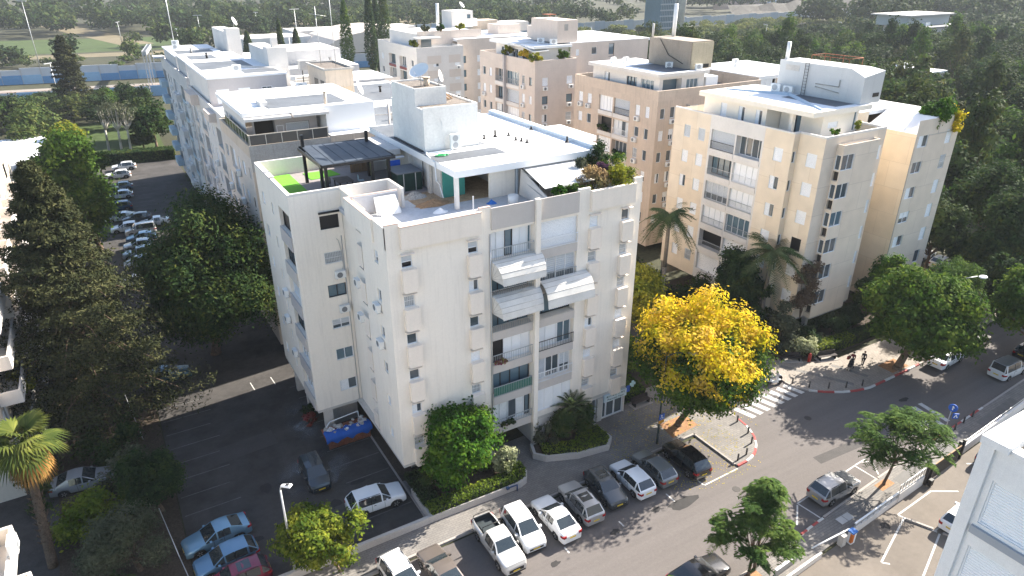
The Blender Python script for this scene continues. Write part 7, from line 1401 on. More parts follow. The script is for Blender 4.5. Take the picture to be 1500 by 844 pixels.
fw4 = scatter(260, 330, 1100, 120, 250, lambda x, y: vis(x, y) and not (328 < x < 384 and 175 < y < 222), (6, 10), (8, 14)); mass('far_wood', fw4, G_wood, 170, .28)
fw5 = scatter(420, 250, 900, 215, 362, lambda x, y: vis(x, y) and y > 262 - .36 * (x - 90) + 6 and not (296 < x < 322 and 322 < y < 350) and (x < 330 or y > 235), (3, 5.5), (2.5, 5.5)); mass('pale_scrub', fw5, leafmat('pale_scrub_foliage', [(.04, .06, .018), (.075, .10, .024), (.12, .145, .035), (.18, .18, .06)], .3), 150, .28)
fw6 = scatter(40, 400, 640, 240, 330, lambda x, y: vis(x, y), (10, 15), (16, 24)); mass('far_grove', fw6, G_wood, 420, .2)
sc = scatter(520, -130, 460, 210, 420, lambda x, y: vis(x, y) and (315 - .16 * (x + 40) < y < 328 - .16 * (x + 40) and x < 60 or 352 - .16 * (x + 40) < y < 372 - .16 * (x + 40) and x < 70 or (x > 100 and 200 - .22 * (x - 100) + 90 < y < 400 - .42 * max(0, min(x, 274) - 150))), (2.2, 4.6), (2.0, 5.0)); mass('railway_scrub', sc, G_scrub, 190, .26)
# ================================================================ vehicles
tail_red = mat('tail_lamp_red', (.30, .012, .015), .2, 0, spec=.6); lamp_clear = mat('headlamp_lens', (.55, .58, .6), .1, 0, spec=.8)
plate_y = mat('yellow_number_plate', (.62, .44, .03), .5, .05, 3); trim_black = mat('black_trim', (.015, .015, .016), .5, 0); rim_m = mat('alloy_rim', (.42, .42, .43), .3, 0, metal=.7)
car_glass = mat('car_glass', (.022, .030, .034), .04, 0, spec=1.0); cargo = mat('truck_bed_liner', (.03, .04, .045), .8, .2, 3)
# type: length, width, belt height, axles, then stations (x, top z, tag) from nose to tail; tags: h bonnet, w windscreen, r roof, b rear window, t boot, d truck bed
TYPES = {
 'sedan': (4.6, 1.78, .93, (1.42, -1.32), .33, [(2.30, .66, 'h'), (2.18, .78, 'h'), (.92, .98, 'h'), (.12, 1.41, 'w'), (-.45, 1.45, 'r'), (-.98, 1.39, 'r'), (-1.72, 1.08, 'b'), (-2.18, 1.03, 't'), (-2.30, .80, 't')]),
 'hatch': (4.2, 1.76, .94, (1.30, -1.25), .33, [(2.10, .66, 'h'), (1.98, .80, 'h'), (.95, 1.0, 'h'), (.22, 1.42, 'w'), (-.45, 1.48, 'r'), (-1.45, 1.42, 'r'), (-1.95, 1.02, 'b'), (-2.08, .92, 't'), (-2.10, .62, 't')]),
 'suv': (4.45, 1.84, 1.03, (1.38, -1.28), .37, [(2.22, .74, 'h'), (2.12, .95, 'h'), (1.0, 1.12, 'h'), (.36, 1.56, 'w'), (-.45, 1.65, 'r'), (-1.62, 1.58, 'r'), (-2.08, 1.14, 'b'), (-2.20, 1.04, 't'), (-2.23, .66, 't')]),
 'mpv': (4.1, 1.74, 1.0, (1.25, -1.22), .33, [(2.05, .68, 'h'), (1.95, .86, 'h'), (1.20, 1.08, 'h'), (.40, 1.55, 'w'), (-.4, 1.62, 'r'), (-1.55, 1.56, 'r'), (-1.95, 1.08, 'b'), (-2.03, .96, 't'), (-2.05, .62, 't')]),
 'van': (4.4, 1.82, 1.1, (1.35, -1.30), .34, [(2.20, .72, 'h'), (2.10, .92, 'h'), (1.30, 1.14, 'h'), (.62, 1.74, 'w'), (-.4, 1.83, 'r'), (-2.02, 1.80, 'r'), (-2.14, 1.12, 'b'), (-2.19, .98, 't'), (-2.20, .62, 't')]),
 'pickup': (5.3, 1.85, 1.06, (1.62, -1.45), .39, [(2.65, .78, 'h'), (2.55, 1.02, 'h'), (1.35, 1.15, 'h'), (.75, 1.66, 'w'), (.1, 1.74, 'r'), (-.48, 1.70, 'r'), (-.72, 1.12, 'b'), (-2.58, 1.10, 'd'), (-2.65, 1.08, 't')]),
}
def car_parts(ty):
    L, Wd, belt, ax, wr, st = TYPES[ty]; W = Wd / 2; xs = []
    def top(x):
        for (x0, z0, _), (x1, z1, t) in zip(st, st[1:]):
            if x0 >= x >= x1: return z0 + (z1 - z0) * (x0 - x) / (x0 - x1), t
        return st[-1][1], 't'
    cab0, cab1 = next(s[0] for s, n in zip(st, st[1:]) if n[2] == 'w'), next(n[0] for s, n in zip(st, st[1:]) if n[2] == 'b')
    rf, rr = next(n[0] for s, n in zip(st, st[1:]) if n[2] == 'w'), next(s[0] for s, n in zip(st, st[1:]) if n[2] == 'b')
    bp = (rf + rr) / 2 + .1; cut = {s[0] for s in st}
    for a in ax:
        for q in (-1.22, -.95, -.5, 0, .5, .95, 1.22): cut.add(round(a + q * wr * 1.12, 3))
    for q in (bp + .04, bp - .04, rr + .14, (cab0 + rf) / 2, rf - .1): cut.add(round(q, 3))
    xs = sorted(cut, reverse=True); zl0 = .26 if ty not in ('suv', 'pickup') else .34; zl1 = .22
    B = MB(); Gs = {'windscreen': MB(), 'rear_window': MB()}; rows = []
    for x in xs:
        zt, tg = top(x); incab = cab1 - 1e-6 <= x <= cab0 + 1e-6; e = max(0, (abs(x) - L / 2 + .32) / .32); wn = W * (1 - .16 * e * e); zl = zl0
        for a in ax:
            d_ = abs(x - a) / (wr * 1.12)
            if d_ < 1.2: zl = max(zl, wr + wr * 1.1 * math.sqrt(max(0, 1 - (d_ / 1.16) ** 2)) - .02)
        if incab and zt > belt + .04: k = min(1, (zt - belt) / .45); zb = belt; wt = wn * (.97 - .20 * k)
        else: zb = zt - .05; wt = wn * .90
        zb = min(zb, zt - .03); mid = max(min(.66, zb - .1), zl + .03)
        rows.append([(x, wn * .95, zl), (x, wn, max(zl + .02, min(zl + .12, mid - .01))), (x, wn * 1.005, mid), (x, wn * .965, zb), (x, wt, zt), (x, wt * .88, zt + .018), (x, 0, zt + .03)])
    for sgn in (1, -1):
        run = 0
        for i in range(len(xs) - 1):
            a, b = rows[i], rows[i + 1]; xm = (xs[i] + xs[i + 1]) / 2; _, tg = top(xm)
            for j in range(6):
                q = [a[j], a[j + 1], b[j + 1], b[j]]; q = [(x, y * sgn, z) for x, y, z in q]
                if sgn < 0: q = q[::-1]
                dst = B
                if j == 3 and cab1 < xm < cab0 and top(xm)[0] > belt + .12:
                    pil = abs(xm - bp) < .05 or (xm < rr and ty in ('sedan', 'pickup')) or (rr < xm < rr + .14) or (ty == 'van' and xm < bp - .05 and False) or (rf - .1 < xm < rf) 
                    if pil: run += 1
                    else: dst = Gs.setdefault('side_window_%d_%d' % (sgn, run), MB())
                if j == 5 and tg == 'w': dst = Gs['windscreen']
                if j == 5 and tg == 'b': dst = Gs['rear_window']
                if j == 5 and tg == 'd': continue
                dst.add(q, [[0, 1, 2, 3]], 0, True)
        for row, fl in ((rows[0], 1), (rows[-1], -1)):
            q = [(x, y * sgn, z) for x, y, z in row] + [(row[0][0], 0, row[0][2])]; B.add(q, [list(range(len(q)))[:: sgn * fl]], 0)
    def fin(mb, name):
        me = mb.mesh(name, trim_black); 
        bm = __import__('bmesh').new(); bm.from_mesh(me); __import__('bmesh').ops.remove_doubles(bm, verts=bm.verts, dist=.0015); bm.to_mesh(me); bm.free(); me.set_sharp_from_angle(angle=R(38)); return me
    out = {'body': fin(B, 'body')}
    for k, g in Gs.items(): out[k] = fin(g, k.split('_%')[0] if k[:4] != 'side' else 'side_window'); out[k].materials[0] = car_glass
    m = MB(); m.box(-L / 2 + .25, -W * .84, .2, L / 2 - .25, W * .84, .62); out['underbody'] = m.mesh('underbody', trim_black)
    f = st[0][0]; r = st[-1][0]; zt = st[0][1]
    m = MB(); m.box(f - .12, -W * .62, .40, f + .012, W * .62, zt - .12); m.box(f - .2, -W * .78, .22, f + .02, W * .78, .32); out['grille'] = m.mesh('grille', trim_black)
    for s in (1, -1):
        m = MB(); m.hexa([(f - .28, s * W * .52, zt - .13), (f + .014, s * W * .52, zt - .13), (f - .02, s * W * .80, zt - .12), (f - .34, s * W * .93, zt - .1), (f - .3, s * W * .54, zt + .03), (f - .03, s * W * .52, zt + .0), (f - .10, s * W * .80, zt + .02), (f - .36, s * W * .95, zt + .08)]); out['headlight%d' % s] = m.mesh('headlight', lamp_clear)
        zr = st[-2][1] - .12
        m = MB(); m.box(r - .018, s * W * .60, zr - .16, r + .10, s * W * .87, zr + .03); m.hexa([(r + .04, s * W * .84, zr - .14), (r + .30, s * W * .97, zr - .12), (r + .30, s * W * 1.006, zr - .12), (r + .04, s * W * .93, zr - .14), (r + .04, s * W * .84, zr + .03), (r + .30, s * W * .97, zr + .03), (r + .30, s * W * 1.0, zr + .03), (r + .04, s * W * .93, zr + .03)]); out['tail_light%d' % s] = m.mesh('tail_light', tail_red)
        m = MB(); m.box(cab0 - .42, s * W * .95, belt - .02, cab0 - .26, s * (W + .17), belt + .12); out['wing_mirror%d' % s] = m.mesh('wing_mirror', trim_black)
    for nm, x in (('number_plate_f', f + .014), ('number_plate_r', r - .022)):
        m = MB(); m.box(x - .008, -.26, .44 if x > 0 else .62, x + .008, .26, .55 if x > 0 else .73); out[nm] = m.mesh('number_plate', plate_y)
    for s in (1, -1):
        out['door_seam_a%d' % s] = MB().box(bp - .012, s * (W * 1.0), .35, bp + .012, s * (W * 1.008), belt - .02).mesh('door_seam', trim_black); out['door_seam_b%d' % s] = MB().box(cab0 - .55, s * W, .4, cab0 - .53, s * W * 1.008, belt - .02).mesh('door_seam', trim_black)
        out['door_handle_%d' % s] = MB().box(bp + .14, s * W * .99, belt - .16, bp + .32, s * (W * 1.012), belt - .12).mesh('door_handle', trim_black); out['pillar_%d' % s] = MB().hexa([(bp - .05, s * W * .955, belt), (bp + .05, s * W * .955, belt), (bp + .05, s * W * .975, belt), (bp - .05, s * W * .975, belt), (bp - .05, s * W * .765, st[4][1] - .06), (bp + .05, s * W * .765, st[4][1] - .06), (bp + .05, s * W * .80, st[4][1] - .06), (bp - .05, s * W * .80, st[4][1] - .06)]).mesh('pillar', trim_black)
    if ty == 'pickup':
        z = 1.10; x0, x1 = -2.5, -.74; w = W * .8; m = MB(); m.add([(x0, -w, .72), (x1, -w, .72), (x1, w, .72), (x0, w, .72), (x0, -w, z), (x1, -w, z), (x1, w, z), (x0, w, z)], [[0, 1, 2, 3], [0, 4, 5, 1], [1, 5, 6, 2], [2, 6, 7, 3], [3, 7, 4, 0]]); out['truck_bed'] = m.mesh('truck_bed', cargo)
        m = MB()
        for s in (1, -1): m.tube([(-.95, s * w, 1.1), (-.95, s * w * .96, 1.62)], .03, 6)
        m.tube([(-.95, -w * .96, 1.62), (-.95, w * .96, 1.62)], .03, 6); m.tube([(-2.5, w, 1.1), (-2.45, w * .9, 1.5), (-2.45, -w * .9, 1.5), (-2.5, -w, 1.1)], .025, 6); out['roll_bar'] = m.mesh('roll_bar', trim_black)
        m = MB(); m.tube([(1.2, W * .96, .8), (1.1, W * 1.03, 1.2), (.7, W * .93, 1.75)], .045, 6); out['snorkel'] = m.mesh('snorkel', trim_black)
        m = MB(); m.box(-1.9, -.55, .74, -1.0, .45, .95); out['cargo_box'] = m.mesh('cargo_box', cargo)
    rails = MB()
    if ty in ('suv', 'van'):
        for s in (1, -1): rails.tube([(rf - .15, s * W * .72, st[3][1] + .08), (rr + .2, s * W * .72, st[5][1] + .08)], .025, 5)
        out['roof_rails'] = rails.mesh('roof_rails', trim_black)
    return out, ax, wr, W
def wheel_meshes(wr):
    t = MB(); n = 18; prof = [(-.11, .62), (-.11, .93), (-.07, 1.0), (.07, 1.0), (.11, .93), (.11, .62)]; V = []
    for i in range(n):
        a = 2 * math.pi * i / n
        for y, q in prof: V.append((math.cos(a) * wr * q, y, math.sin(a) * wr * q))
    k = len(prof); t.add(V, [[i * k + j, i * k + j + 1, ((i + 1) % n) * k + j + 1, ((i + 1) % n) * k + j] for i in range(n) for j in range(k - 1)], 0, True)
    r = MB(); r.cyl((0, -.06, 0), (0, .06, 0), wr * .62, n=16)
    for i in range(5):
        a = 2 * math.pi * i / 5; c, s = math.cos(a), math.sin(a); w = wr * .09
        for y in (-.1, .1): r.hexa([(c * .06 - s * w, y - .01, s * .06 + c * w), (c * .06 + s * w, y - .01, s * .06 - c * w), (c * wr * .64 + s * w, y - .01, s * wr * .64 - c * w), (c * wr * .64 - s * w, y - .01, s * wr * .64 + c * w), (c * .06 - s * w, y + .01, s * .06 + c * w), (c * .06 + s * w, y + .01, s * .06 - c * w), (c * wr * .64 + s * w, y + .01, s * wr * .64 - c * w), (c * wr * .64 - s * w, y + .01, s * wr * .64 + c * w)], 1)
    return t.mesh('wheel', rubber), r.mesh('rim', [trim_black, rim_m])
def car(label, ty, col, x, y, h, group=None, metal=.35, sunroof=False, scale=1.0, z=0.0, roofcol=None):
    parts, ax, wr, W = cached(('car', ty), lambda: car_parts(ty)); wm, rm = cached(('wheel', wr), lambda: wheel_meshes(wr))
    pm = paint('car_paint_%02x%02x%02x' % tuple(int(255 * c) for c in col), col, metal, .26 if metal else .32)
    t = thing({'van': 'parked_van', 'pickup': 'pickup_truck'}.get(ty, 'parked_car'), label, {'van': 'van', 'pickup': 'pickup truck'}.get(ty, 'car'), (x, y, z), R(h), group); t.scale = (scale,) * 3
    for k, me in parts.items():
        n = me.name.split('.')[0]; o = child(n, me, t)
        if n in ('body', 'wing_mirror'): o.material_slots[0].link = 'OBJECT'; o.material_slots[0].material = pm
    for a in ax:
        for s in (1, -1):
            o = child('wheel', wm, t); o.location = (a, s * (W - .10), wr); child('rim', rm, o)
    st = TYPES[ty][5]
    if sunroof: zr = st[4][1] + .022; x0, x1 = st[4][0] + .35, st[4][0] - .55; child('sunroof', MB().hexa([(x1, -W * .5, zr - .05), (x0, -W * .5, zr - .05), (x0, W * .5, zr - .05), (x1, W * .5, zr - .05), (x1, -W * .5, zr + .0), (x0, -W * .5, zr + .002), (x0, W * .5, zr + .002), (x1, W * .5, zr)]).mesh('sunroof', car_glass), t)
    if roofcol: zr = st[4][1] + .03; child('roof_panel', MB().box(st[5][0] + .05, -W * .66, st[5][1] - .1, st[3][0] - .12, W * .66, zr).mesh('roof_panel', paint('roof_paint', roofcol)), t)
    return t
WHT = (.80, .80, .80); SIL = (.50, .51, .51); GRY = (.13, .14, .15); DGR = (.05, .055, .06); BLK = (.012, .012, .014)
car('white crossover parked nose out at the bottom edge, first of the kerb row', 'suv', WHT, 10.9, 32.6, -85, metal=0)
car('bronze grey car parked nose in beside the white crossover at the bottom edge', 'sedan', (.16, .135, .12), 13.5, 31.8, 93)
car('silver pickup truck with open bed parked nose out at the kerb', 'pickup', (.62, .62, .61), 18.0, 31.9, -91)
car('white hatchback parked nose out right beside the silver pickup truck', 'mpv', WHT, 20.3, 32.3, -93, metal=0, scale=1.04)
car('white saloon parked nose in between the white hatchback and a silver crossover', 'sedan', WHT, 22.95, 31.9, 89, metal=0)
car('silver grey crossover with dark glass roof panel parked nose in at the kerb', 'suv', (.45, .44, .43), 25.5, 32.2, 87, sunroof=True, scale=.97)
car('dark grey hatchback parked nose out between silver crossover and white hatchback', 'hatch', (.075, .085, .095), 28.2, 32.6, -95, sunroof=True)
car('white hatchback parked nose in between two grey hatchbacks at the kerb', 'hatch', (.74, .76, .78), 30.7, 32.3, 88, metal=0)
car('grey hatchback parked nose in beside the black crossover', 'hatch', (.20, .215, .22), 33.1, 32.4, 88)
car('black crossover parked nose in at the end of the kerb row under the yellow tree', 'suv', BLK, 36.1, 31.8, 86)
car('dark blue grey compact car standing across the bays in the dark parking lot', 'mpv', (.035, .05, .065), 8.95, 46.1, -90)
car('white crossover parked alone in the dark lot beside the planter', 'suv', WHT, 12.1, 40.6, -3, metal=0)
car('light blue saloon parked at the bottom left of the dark lot', 'sedan', (.17, .31, .42), .9, 43.1, -174)
car('mid blue hatchback parked between the light blue saloon and a red car', 'hatch', (.12, .24, .37), 1.1, 40.5, -176)
car('dark red car with sunroof cropped by the bottom edge in the dark lot', 'suv', (.22, .02, .05), 1.4, 38.2, -178, sunroof=True, scale=.95)
car('silver grey saloon in the shade under the huge conifer at left', 'sedan', (.34, .36, .38), -7.2, 54.8, -6)
car('dark teal blue car half hidden between the two big trees', 'hatch', (.05, .13, .18), .6, 68.4, -3)
car('grey crossover with shiny roof parked at the near pavement on the street', 'suv', (.30, .30, .30), 43.6, 23.2, -1)
car('black saloon at the bottom edge in the middle of the street', 'sedan', (.02, .021, .025), 28.3, 22.5, -1)
car('white saloon parked under the leaning street tree at right', 'sedan', WHT, 71.2, 29.8, 3, metal=0)
car('white small van with dark roof parked on the near side at the right edge', 'van', (.62, .63, .63), 74.4, 25.3, -2, metal=0, roofcol=(.12, .13, .13))
car('white hatchback parked beside the right wing of the tan block', 'hatch', WHT, 96.7, 44.6, 2, metal=0)
car('white car with black roof parked right of the tan block', 'suv', WHT, 97.2, 41.8, 3, metal=0, roofcol=BLK)
car('white car peeping out behind the tan block wing', 'sedan', WHT, 97.0, 47.6, 2, metal=0)
car('white car half hidden behind the near white block corner', 'hatch', WHT, 49.1, 16.1, 2, metal=0)
car('blue car just visible behind the sliding gate', 'hatch', (.06, .12, .18), 59.0, 18.8, 5)
car('dark shaded car under the right edge tree on the street', 'sedan', (.03, .032, .035), 77.6, 30.3, 3)
car('dark car in deep shade at the right edge in front of the small van', 'hatch', (.02, .022, .025), 80.5, 26.0, 0)
Lrow = ((2.8, 158.9, 176, 'suv', WHT, 'white crossover at the far end of the left car park'), (1.4, 152.6, 178, 'suv', WHT, 'second white crossover at the far end of the left car park, in the sun'), (1.2, 144.0, 176, 'hatch', (.25, .32, .38), 'blue grey shaded car above the white estate car in the far car park'),
        (.8, 138.1, 176, 'hatch', (.62, .66, .70), 'white estate car in the shade of the far car park'), (-.6, 141.0, 176, 'hatch', (.05, .08, .14), 'navy car poking out left of the white estate car'), (.1, 130.6, 176, 'mpv', (.02, .07, .14), 'dark blue car right of the bright green leafy tree'), (0, 124.6, 176, 'sedan', (.6, .62, .63), 'silver car below the dark blue one in the left car park'),
        (2.2, 122.3, 176, 'suv', (.07, .08, .09), 'dark grey crossover beside the white saloon in the sun patch'), (4.5, 119.3, 176, 'sedan', WHT, 'white saloon standing furthest out in the sun patch of the car park'), (.3, 118.6, 176, 'hatch', WHT, 'white hatchback left of the white saloon in the sun patch'), (2.2, 116.0, 178, 'van', (.5, .5, .49), 'silver van parked below the white saloon in the car park'),
        (2.0, 112.6, 176, 'hatch', (.04, .09, .16), 'blue car next to the silver van'), (1.4, 109.3, 176, 'hatch', (.4, .44, .47), 'dark windowed pale car two below the silver van'), (1.2, 105.6, 176, 'suv', (.3, .38, .43), 'light blue grey car above the silver people carrier'), (.9, 101.8, 178, 'mpv', (.42, .47, .52), 'silver people carrier glimpsed between the two big trees'), (-.3, 95.3, 176, 'sedan', WHT, 'bright white car glimpsed between conifer and feathery tree'))
for x, y, h, ty, c, lab in Lrow: car(lab, ty, c, x, y, h, 'cars parked along the left car park', metal=0 if c == WHT else .35)
def scooter(label, x, y, h, col):
    t = thing('motor_scooter', label, 'scooter', (x, y, 0), R(h)); pm = paint('scooter_%02x%02x%02x' % tuple(int(255 * c) for c in col), col)
    m = MB(); m.hexa([(-.75, -.18, .45), (-.1, -.16, .35), (-.1, .16, .35), (-.75, .18, .45), (-.8, -.16, .78), (-.1, -.13, .72), (-.1, .13, .72), (-.8, .16, .78)]); m.hexa([(-.1, -.16, .26), (.42, -.16, .26), (.42, .16, .26), (-.1, .16, .26), (-.1, -.16, .36), (.42, -.16, .36), (.42, .16, .36), (-.1, .16, .36)]); m.hexa([(.38, -.22, .3), (.52, -.18, .3), (.52, .18, .3), (.38, .22, .3), (.28, -.22, .98), (.40, -.14, 1.0), (.40, .14, 1.0), (.28, .22, .98)]); child('body', m.mesh('body', pm), t)
    child('seat', MB().hexa([(-.8, -.15, .78), (-.05, -.14, .74), (-.05, .14, .74), (-.8, .15, .78), (-.78, -.12, .88), (-.1, -.12, .83), (-.1, .12, .83), (-.78, .12, .88)]).mesh('seat', trim_black), t); child('handlebar', MB().tube([(.3, -.36, 1.06), (.36, 0, 1.02), (.3, .36, 1.06)], .025, 6).mesh('handlebar', trim_black), t)
    for xx in (.68, -.62): o = child('wheel', cached('swheel', lambda: MB().cyl((0, -.06, 0), (0, .06, 0), .25, n=14).mesh('wheel', rubber)), t); o.location = (xx, 0, .25)
    child('fork', MB().tube([(.68, 0, .25), (.36, 0, 1.0)], .04, 6).mesh('fork', metal_grey), t); child('front_fairing', MB().ball((.62, 0, .52), .2, .1, .1).mesh('front_fairing', pm), t)
scooter('white motor scooter with black seat at the far end of the zebra crossing', 52.3, 36.4, -30, (.72, .73, .74)); scooter('grey motor scooter beside the white one at the zebra crossing', 53.0, 36.9, -30, (.25, .26, .29)); scooter('dark red motor scooter partly under the yellow tree', 51.6, 37.6, -30, (.12, .015, .03))
# ================================================================ street furniture
lampgreen = mat('dark_lamp_paint', (.025, .04, .04), .5, .1, 2)
t = thing('street_lamp', 'grey street lamp with flat white head among the yellow green tree at bottom left', 'street lamp', (4.9, 36.9, .0))
MB().tube([(4.9, 36.9, 0), (4.9, 36.9, 7.7), (5.0, 36.85, 8.0)], [.10, .06, .05], 8).obj('pole', metal_grey, t, (0, 0, 0)); m = MB(); m.hexa([(4.95, 36.8, 7.95), (5.1, 36.95, 7.95), (5.65, 36.6, 7.98), (5.4, 36.35, 7.98), (4.97, 36.82, 8.05), (5.1, 36.93, 8.05), (5.6, 36.6, 8.12), (5.42, 36.4, 8.12)]); m.obj('lamp_head', shutter_white, t, (0, 0, 0))
MB().hexa([(5.2, 36.62, 8.1), (5.28, 36.7, 8.1), (5.45, 36.58, 8.13), (5.37, 36.5, 8.13), (5.2, 36.62, 8.15), (5.28, 36.7, 8.15), (5.45, 36.58, 8.18), (5.37, 36.5, 8.18)]).obj('sensor', trim_black, t, (0, 0, 0))
t = thing('street_lamp', 'tall dark street lamp with blue and yellow plate in front of the yellow tree', 'street lamp', (35.9, 35.1, .12))
MB().tube([(35.9, 35.1, .1), (35.9, 35.1, 1.2), (35.9, 35.1, 8.9), (36.3, 34.6, 9.4), (37.0, 33.9, 9.55)], [.13, .09, .06, .05, .045], 8).obj('pole', lampgreen, t, (0, 0, 0)); MB().ball((37.3, 33.6, 9.55), .42, .38, .12).obj('lamp_head', mat('lamp_head_grey', (.45, .48, .47), .4, .05), t, (0, 0, 0))
ps = thing('parking_plate', 'blue disabled parking sign over a yellow plate on the dark lamp post', 'sign', (35.9, 35.0, 2.7))
MB().box(35.62, 34.86, 2.75, 36.2, 34.9, 3.35).obj('blue_plate', mat('sign_blue', (.02, .10, .42), .5, .05), ps, (0, 0, 0)); MB().box(35.62, 34.86, 2.42, 36.2, 34.9, 2.72).obj('yellow_plate', mat('sign_amber', (.6, .28, .02), .5, .05), ps, (0, 0, 0))
m = MB(); m.ball((35.87, 34.855, 3.24), .05, .01, .05); m.tube([(35.87, 34.855, 3.18), (35.87, 34.855, 3.02), (36.0, 34.855, 3.0), (36.06, 34.855, 2.86)], .022, 5)
for i in range(10): a, b = 2.0 + i * .45, 2.0 + (i + 1) * .45; m.tube([(35.88 + .11 * math.cos(a), 34.856, 2.95 + .11 * math.sin(a)), (35.88 + .11 * math.cos(b), 34.856, 2.95 + .11 * math.sin(b))], .015, 4)
m.obj('wheelchair_symbol', shutter_white, ps, (0, 0, 0))
t = thing('street_lamp', 'curved street lamp with white head over the side of the street at right', 'street lamp', (75.0, 33.1, .12)); MB().tube([(75.0, 33.1, .1), (75.0, 33.1, 6.8), (75.5, 32.6, 7.6), (76.8, 31.6, 8.0)], [.1, .07, .05, .045], 8).obj('pole', metal_grey, t, (0, 0, 0)); MB().ball((77.2, 31.2, 8.0), .55, .4, .13).obj('lamp_head', shutter_white, t, (0, 0, 0))
bol = lambda: MB().cyl((0, 0, 0), (0, 0, .62), .075, n=10).cyl((0, 0, .62), (0, 0, .70), .085, .05, 10).cyl((0, 0, .50), (0, 0, .53), .082, n=10).mesh('bollard', mat('dark_bollard', (.07, .065, .06), .6, .1, 3))
for i, (x, y) in enumerate(((44.35, 33.7), (43.85, 32.0), (43.0, 30.85), (41.4, 30.0), (40.2, 29.85))): o = link('bollard', cached('bollard', bol), None, (x, y, .12)); tag(o, ('bollard on the rounded kerb, the one nearest the zebra crossing', 'second bollard from the zebra crossing on the rounded kerb', 'middle bollard of five on the rounded kerb', 'fourth bollard on the rounded kerb, towards the black crossover', 'last bollard of the rounded kerb at the corner of the parking bay')[i], 'bollard', 'bollards on the near corner')
for i, (x, y) in enumerate(((53.9, 35.3), (54.8, 34.0), (56.3, 32.9), (57.9, 32.1), (59.6, 31.5))): o = link('bollard', cached('bollard', bol), None, (x, y, .12)); tag(o, ('bollard at the far end of the zebra crossing', 'bollard beside the first red kerb stones across the side road', 'bollard in the middle of the far red and white kerb', 'second last bollard of the far red and white kerb', 'rightmost bollard of the far red and white kerb')[i], 'bollard', 'bollards on the far corner')
for i, (x, y) in enumerate(((60.2, 22.75), (61.9, 22.9), (63.6, 23.0))): o = link('bollard', cached('bollard', bol), None, (x, y, .12)); tag(o, ('bollard nearest to the blue road signs', 'bollard second from the blue road signs', 'bollard third from the blue road signs')[i], 'bollard', 'bollards by the road signs')
benchwood = mat('dark_bench_slats', (.035, .026, .026), .7, .15, 3)
def bench(label, x, y, h, L=2.0):
    t = thing('street_bench', label, 'bench', (x, y, .12), R(h))
    for i in range(5): child('slat', cached(('bslat', L), lambda: MB().box(-L/2, -.04, 0, L/2, .04, .035).mesh('slat', benchwood)), t).location = (0, -.2 + i * .1, .43)
    for i in range(4): o = child('slat', cached(('bslat', L), None), t); o.location = (0, .27 + i * .02, .52 + i * .1); o.rotation_euler = (R(75), 0, 0)
    for s in (-1, 1): child('leg', cached(('bleg', L), lambda: MB().box(-.04, -.25, 0, .04, .3, .42).box(-.04, .24, .42, .04, .34, .88).mesh('leg', black_metal)), t).location = (s * L * .42, 0, 0)
    child('plinth', MB().box(-L/2 - .15, -.5, -.02, L/2 + .15, .45, .05).mesh('plinth', kerb_grey), t)
bench('dark slatted bench between the shop and the yellow tree', 38.6, 40.4, 0); bench('dark slatted bench left of the red post under the shrubs of the tan block', 57.4, 38.4, -33, 2.2); bench('dark slatted bench in front of the sunlit hedge by the walkers', 61.0, 36.6, -17, 2.2)
o = MB().cyl((58.9, 37.2, .12), (58.9, 37.2, 1.0), .16, n=10).cyl((58.9, 37.2, 1.0), (58.9, 37.2, 1.15), .18, .08, 10).cyl((58.7, 37.2, .75), (59.1, 37.2, .75), .07, n=8).obj('fire_hydrant', mat('hydrant_red', (.32, .03, .02), .5, .1, 2)); tag(o, 'dull red fire hydrant between the two dark benches', 'hydrant')
m = MB(); m.tube([(22.3, 36.3, .12), (22.3, 36.3, .7), (21.5, 36.3, .75)], .06, 8); m.box(21.3, 36.2, .66, 21.55, 36.4, .85); o = m.obj('standpipe', mat('dark_blue_pipe', (.03, .06, .14), .5, .1)); tag(o, 'dark blue standpipe in front of the curved planter wall', 'pipe')
rs = thing('road_sign', 'two blue road signs with white symbols on one post by the kerb', 'sign', (58.2, 22.7, .12))
MB().tube([(58.2, 22.7, .12), (58.2, 22.7, 3.6)], .04, 8).obj('post', metal_grey, rs, (0, 0, 0)); sb = MATS['sign_blue']
m = MB(); m.cyl((58.2, 22.62, 3.3), (58.13, 22.60, 3.3), .36, n=20); m.obj('round_plate', sb, rs, (0, 0, 0)); m = MB(); m.hexa([(57.9, 22.35, 2.45), (58.3, 22.05, 2.45), (58.34, 22.1, 2.45), (57.94, 22.4, 2.45), (57.9, 22.35, 2.95), (58.3, 22.05, 2.95), (58.34, 22.1, 2.95), (57.94, 22.4, 2.95)]); m.obj('square_plate', sb, rs, (0, 0, 0))
m = MB(); m.prism([(-.04, -.2), (.04, -.2), (.04, .04), (.14, .04), (0, .24), (-.14, .04), (-.04, .04)], 0, .01); o = m.obj('arrow', shutter_white, rs, (58.12, 22.60, 3.3)); o.rotation_euler = (R(90), 0, R(-90)); m = MB(); m.prism([(-.18, -.14), (-.1, -.14), (0, .06), (.1, -.14), (.18, -.14), (.03, .16), (-.03, .16)], 0, .01); o = m.obj('crossing_symbol', shutter_white, rs, (58.09, 22.19, 2.7)); o.rotation_euler = (R(90), 0, R(-37))
